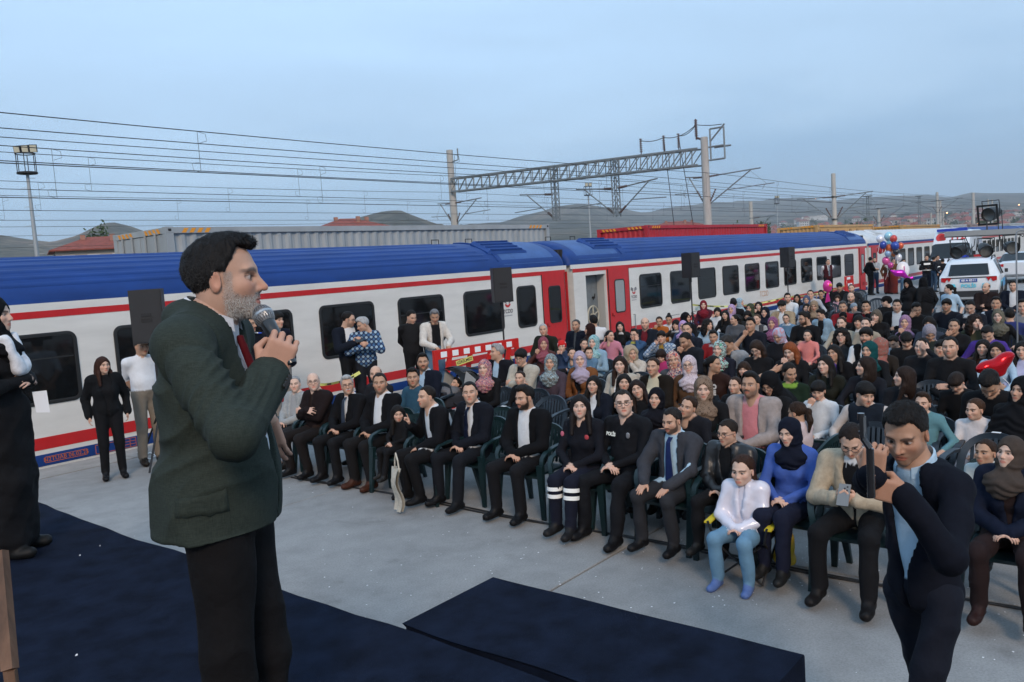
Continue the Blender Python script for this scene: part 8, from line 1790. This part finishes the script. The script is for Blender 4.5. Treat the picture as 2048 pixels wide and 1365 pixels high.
def fold(V, A, B, amp, fr, ph, wd):
    ab = B-A; t = ((V-A) @ ab)/(ab @ ab); dd = np.linalg.norm(V-A-t[:, None]*ab, axis=1); s_ = np.sin(fr*t+ph+wob(V, 11, 3)*1.6); return amp*(1-2*np.abs(s_)**.7)*np.exp(-(dd/wd)**2)*np.exp(-((t-.5)/.75)**4)
disp = .004*wob(jV, 9, 2)+.003*(1-2*np.abs(wob(jV, 13, 6)))
disp += fold(jV, el_+(sh_-el_)*.55, el_+(wr_-el_)*.45, .009, 15, .4, .11)+fold(jV, sh_+np.array([-.02, 0, -.08]), el_, .006, 9, .2, .10)
disp += fold(jV, T(-.14, -.10, .38), T(.04, -.16, .10), .008, 11, 1.0, .12)+fold(jV, T(-.12, .0, .18), T(.10, -.17, .02), .007, 9, 0, .14)+fold(jV, T(-.15, 0, .36), T(-.13, 0, .0), .006, 8, .5, .15)
sdist = np.linalg.norm((jV-sJ['shR'])/np.array([.105, .08, .115]), axis=1); disp -= .006*np.exp(-((sdist-1)/.07)**2)
vent = (np.abs(g[:, 1]-.004) < .006) & (g[:, 0] < -.05) & (g[:, 2] < .12); disp -= .008*vent
seam = (np.abs(g[:, 1]) < .005) & (g[:, 0] < -.05) & (g[:, 2] < .44) & ~vent; disp -= .0025*seam
hem = np.clip(1-(g[:, 2]+.035)/.02, 0, 1); disp += .003*hem
link('jacket', np_mesh('jacket', jV+jN*disp[:, None], jQ), JK, so)
# pocket flap and cuff buttons on the near side
jW = jV+jN*disp[:, None]; m = MB(); pts = []
for i in range(11):
    for j in range(4):
        p = T(-.05+.145*i/10, -.21, .042+.048*j/3-.004*math.sin(i*.31)); k_ = np.argmin(((jW-p) ** 2).sum(1)); pts.append(tuple(jW[k_]+jN[k_]*(.004+.002*(j == 0))))
m.add(pts, [(i*4+j, i*4+j+1, (i+1)*4+j+1, (i+1)*4+j) for i in range(10) for j in range(3)]); q = m.build('pocket_flap', JK, so, True); md = q.modifiers.new('t', 'SOLIDIFY'); md.thickness = .004
sdf_obj('tie', [RC(T(.078, 0, .455), T(.112, 0, .35), .011, .013, k=.02), RC(T(.112, 0, .35), T(.115, 0, .2), .013, .018, k=.02)], .008, cloth((.09, .006, .010), .6), so)
ax = (wr_-el_)/np.linalg.norm(wr_-el_); cz = rz(-yaw) @ (-FW); sd = rz(-yaw) @ RT
for k in range(4):
    p = el_+(wr_-el_)*(.90-.055*k); nrm = (cz*.35+sd*.9); nrm = nrm-ax*(ax @ nrm); nrm /= np.linalg.norm(nrm); a = p+nrm*.058*c; MB().tube(tuple(a), tuple(a+nrm*.005), .0075, n=12).build('cuff_button', BK_ if False else mat('button', (.015, .015, .014), .3), so, True)
m = MB(); cu0 = el_+(wr_-el_)*.93; cu1 = el_+(wr_-el_)*1.01; m.tube(tuple(cu0), tuple(cu1), .040*c, .040*c, 18); m.build('shirt_cuff', cloth((.66, .67, .70)), so, True)
# hair, sideburns, beard, moustache, brows as strands
hV, hQ = mesh_arrays(hair_mesh('swept', .0045)); hN = vnorm(hV, hQ)
out = (np.linalg.norm((hV-np.array([-.012, 0, .038]))/np.array([.1, .077, .087]), axis=1) > 1.005).astype(float)
P_, N_, rg = on_mesh(hV, hQ, out, 9000, 1); D_ = comb(P_, N_, 1, .9); quiff = np.clip((P_[:, 0]-.02)/.06, 0, 1)*np.clip((P_[:, 2]-.08)/.04, 0, 1)
D_ = D_+np.stack([.9*quiff, 0*quiff, .9*quiff], 1); gry = np.clip((.035-P_[:, 2])/.04, 0, 1)*np.clip((P_[:, 0]+.03)/.04, 0, 1)
cl_ = np.where((rg.uniform(size=len(P_)) < gry*.75)[:, None], np.array([.24, .23, .22]), np.array([.012, .011, .011]))*rg.uniform(.6, 1.4, (len(P_), 1))
strands('hair_strands', P_, N_, D_, rg.uniform(.004, .008, len(P_))+.006*quiff, .00055, cl_, so, HM, 1)
fV, fQ, fW = head('m', .0034)
P_, N_, rg = on_mesh(fV, fQ, np.maximum(fW['beard'], .0)*np.clip(1.2-fV[:, 0]*-3, .3, 1.5)+fW['must']*1.2, 6500, 2)
D_ = np.tile(np.array([.25, 0, -1.0]), (len(P_), 1)); D_ = D_-N_*(D_*N_).sum(1, keepdims=True)*.7; D_ /= np.linalg.norm(D_, axis=1)[:, None]
dk = np.where(P_[:, 2] > -.052, .45, .12)+.45*np.clip((-.105-P_[:, 2])/.02, 0, 1); cl_ = np.where((rg.uniform(size=len(P_)) < dk)[:, None], np.array([.06, .055, .05]), np.array([.50, .48, .45]))*rg.uniform(.7, 1.25, (len(P_), 1))
ln = np.interp(P_[:, 2], [-.125, -.095, -.07, -.03, 0], [.006, .0075, .006, .003, .0025]); strands('beard', P_, N_, D_, ln*rg.uniform(.6, 1.2, len(P_)), .00045, cl_, so, HM, 2)
# microphone
mh = empty('microphone', tuple(mic_h), label='handheld microphone with silver ball grille at the speaker mouth', cat='microphone'); mh.rotation_euler = Vector(mic_ax).to_track_quat('Z', 'Y').to_euler()
MESHM = mat('mic_grille', (.42, .43, .44), .35, metal=.8); MB().lathe([(.001, .030), (.012, .0285), (.021, .021), (.0265, .008), (.0265, -.004), (.024, -.016), (.019, -.024)], n=28).build('grille_core', mat('mic_core', (.10, .10, .105), .6), mh, True)
m = MB()
for k in range(22):
    a = k*math.pi/11
    m.path([(r*math.cos(a+z*9)*1.02, r*math.sin(a+z*9)*1.02, z) for r, z in ((.004, .030), (.013, .0283), (.0215, .021), (.0272, .008), (.0272, -.004), (.0246, -.016), (.0195, -.024))], .0006, 4)
    m.path([(r*math.cos(a-z*9)*1.02, r*math.sin(a-z*9)*1.02, z) for r, z in ((.004, .030), (.013, .0283), (.0215, .021), (.0272, .008), (.0272, -.004), (.0246, -.016), (.0195, -.024))], .0006, 4)
m.build('grille_mesh', MESHM, mh); MB().lathe([(.0268, .006), (.0285, .004), (.0285, -.002), (.0268, -.004)], n=28).build('grille_ring', MESHM, mh, True)
MB().lathe([(.019, -.024), (.0205, -.03), (.019, -.05), (.0165, -.10), (.0145, -.165), (.013, -.17), (.001, -.17)], n=24).build('handle', mat('mic_black', (.016, .017, .019), .3, coat=.3), mh, True)
# ---- photographer in the navy suit
hw = atd(1812, 868, 3.2); c = hw[2]/1.535*1.0; yaw = math.atan2(-RT[1]*.92-FW[1]*.40, -RT[0]*.92-FW[0]*.40); lean = .07; R = ry(lean); pz = .93*c; hp = np.array([0, 0, pz])+R @ (np.array([.04, 0, .605])*c)
c = c*hw[2]/hp[2]; pz = .93*c; hp = np.array([0, 0, pz])+R @ (np.array([.04, 0, .605])*c); root = (hw[0]-math.cos(yaw)*hp[0], hw[1]-math.sin(yaw)*hp[0])
dev = atd(1746, 905, 2.80)
w1 = atd(1742, 955, 2.86); w2 = atd(1806, 990, 2.90)
pl1 = pole_for(shoulder(-1, root, yaw, c, pz, R, 0, sws=.86), w1, .285*c, .255*c, (1705, 1010)); pl2 = pole_for(shoulder(1, root, yaw, c, pz, R, 0, sws=.86), w2, .285*c, .255*c, (1885, 1040))
set_arm('camU', -1, w1, up3*.95+RT*.12, FW*.7+RT*.6, pl1, 'grip', root, yaw, c, pz, R)
set_arm('camL', 1, w2, -RT*.95+up3*.25, FW*.8+up3*.2, pl2, 'grip', root, yaw, c, pz, R)
po, pJ = person(root, yaw, 'photographer in navy suit and pale blue shirt filming at the right', sit=False, c=c, lean=lean, arms=('camL', 'camU'), bulk=-.25, sws=.86, hs=.93, top=(.36, .50, .62), collar=(.38, .52, .64), jacket=cloth((.010, .012, .021)), jopen=.085, jlow=-.14, leg=(.011, .014, .026), shoe=BK, skin=(.42, .245, .165), hair='swept', hairc=(.012, .010, .009), beard=.22, bcol=(.05, .035, .03), hyaw=22, hpitch=19, lod=3, step=.30, brow=.8)
HRp = rz(math.radians(22)) @ ry(math.radians(19)); P_, N_, rg = on_mesh(hV, hQ, out, 7000, 5); D_ = comb(P_, N_, .3, .6); q = np.clip((P_[:, 2]-.07)/.05, 0, 1); D_ = D_+np.stack([.9*q, 0*q, .5*q], 1)
strands('hair_strands', P_, N_, D_, rg.uniform(.003, .007, len(P_)), .0006, np.tile((.012, .010, .010), (len(P_), 1))*rg.uniform(.6, 1.4, (len(P_), 1)), po, Mx(HRp, pJ['head'], .93), 6)
e = empty('gimbal_camera', tuple(atd(1742, 972, 2.83)), label='black handheld gimbal with phone held by the photographer', cat='camera')
m = MB(); m.tube((0, 0, -.04), (0, 0, .13), .014, .013, 14); m.build('grip', PHN, e, True); m = MB(); m.path([(0, 0, .13), (.0, .02, .16), (0, .025, .19)], .012, 8); m.build('arm', PHN, e, True)
m = MB(); m.box((-.005, .02, .205), (.030, .014, .07)); m.build('phone_body', PHN, e); MB().lathe([(.001, -.012), (.012, -.012), (.012, .012), (.001, .012)], c=(-.005, .025, .24), n=14).build('motor', PHN, e, True)
# ---- robed figure at the left edge of the stage
fx = atz(20, 1112, STG); ry_ = math.atan2(RT[1], RT[0])+.15
ro, rJ = person((fx[0]+.04, fx[1]+.0), ry_, 'person in long black robe and white scarf at the left edge', sit=False, c=.98, sex='f', hair='hijab', hairc=(.010, .010, .012), top=(.010, .010, .012), leg=(.010, .010, .012), skirt=True, arms=('belly', 'belly'), skin=2, lod=0, z0=STG, bulk=.12)
sdf_obj('white_scarf', [RC((.11, -.09, 1.36), (.17, -.05, 1.17), .035, .045, k=.04), RC((.11, .06, 1.36), (.17, .02, 1.18), .035, .04, k=.04)], .012, cloth((.66, .66, .68)), ro, nz=.008)
wr = to_world((fx[0]+.04, fx[1]+.0), ry_, rJ['wrR']+np.array([.06, .03, -.08]), STG); m = MB(); m.add([(0, -.04, 0), (0, .04, 0), (.01, .045, -.14), (.01, -.03, -.13)], [(0, 1, 2, 3)]); m.build('paper_sheet', mat('paper_white', (.75, .75, .76), .7), None, False, tuple(wr), label='folded white paper held by the robed person', cat='paper').rotation_euler = (0, 0, ry_-1.2)
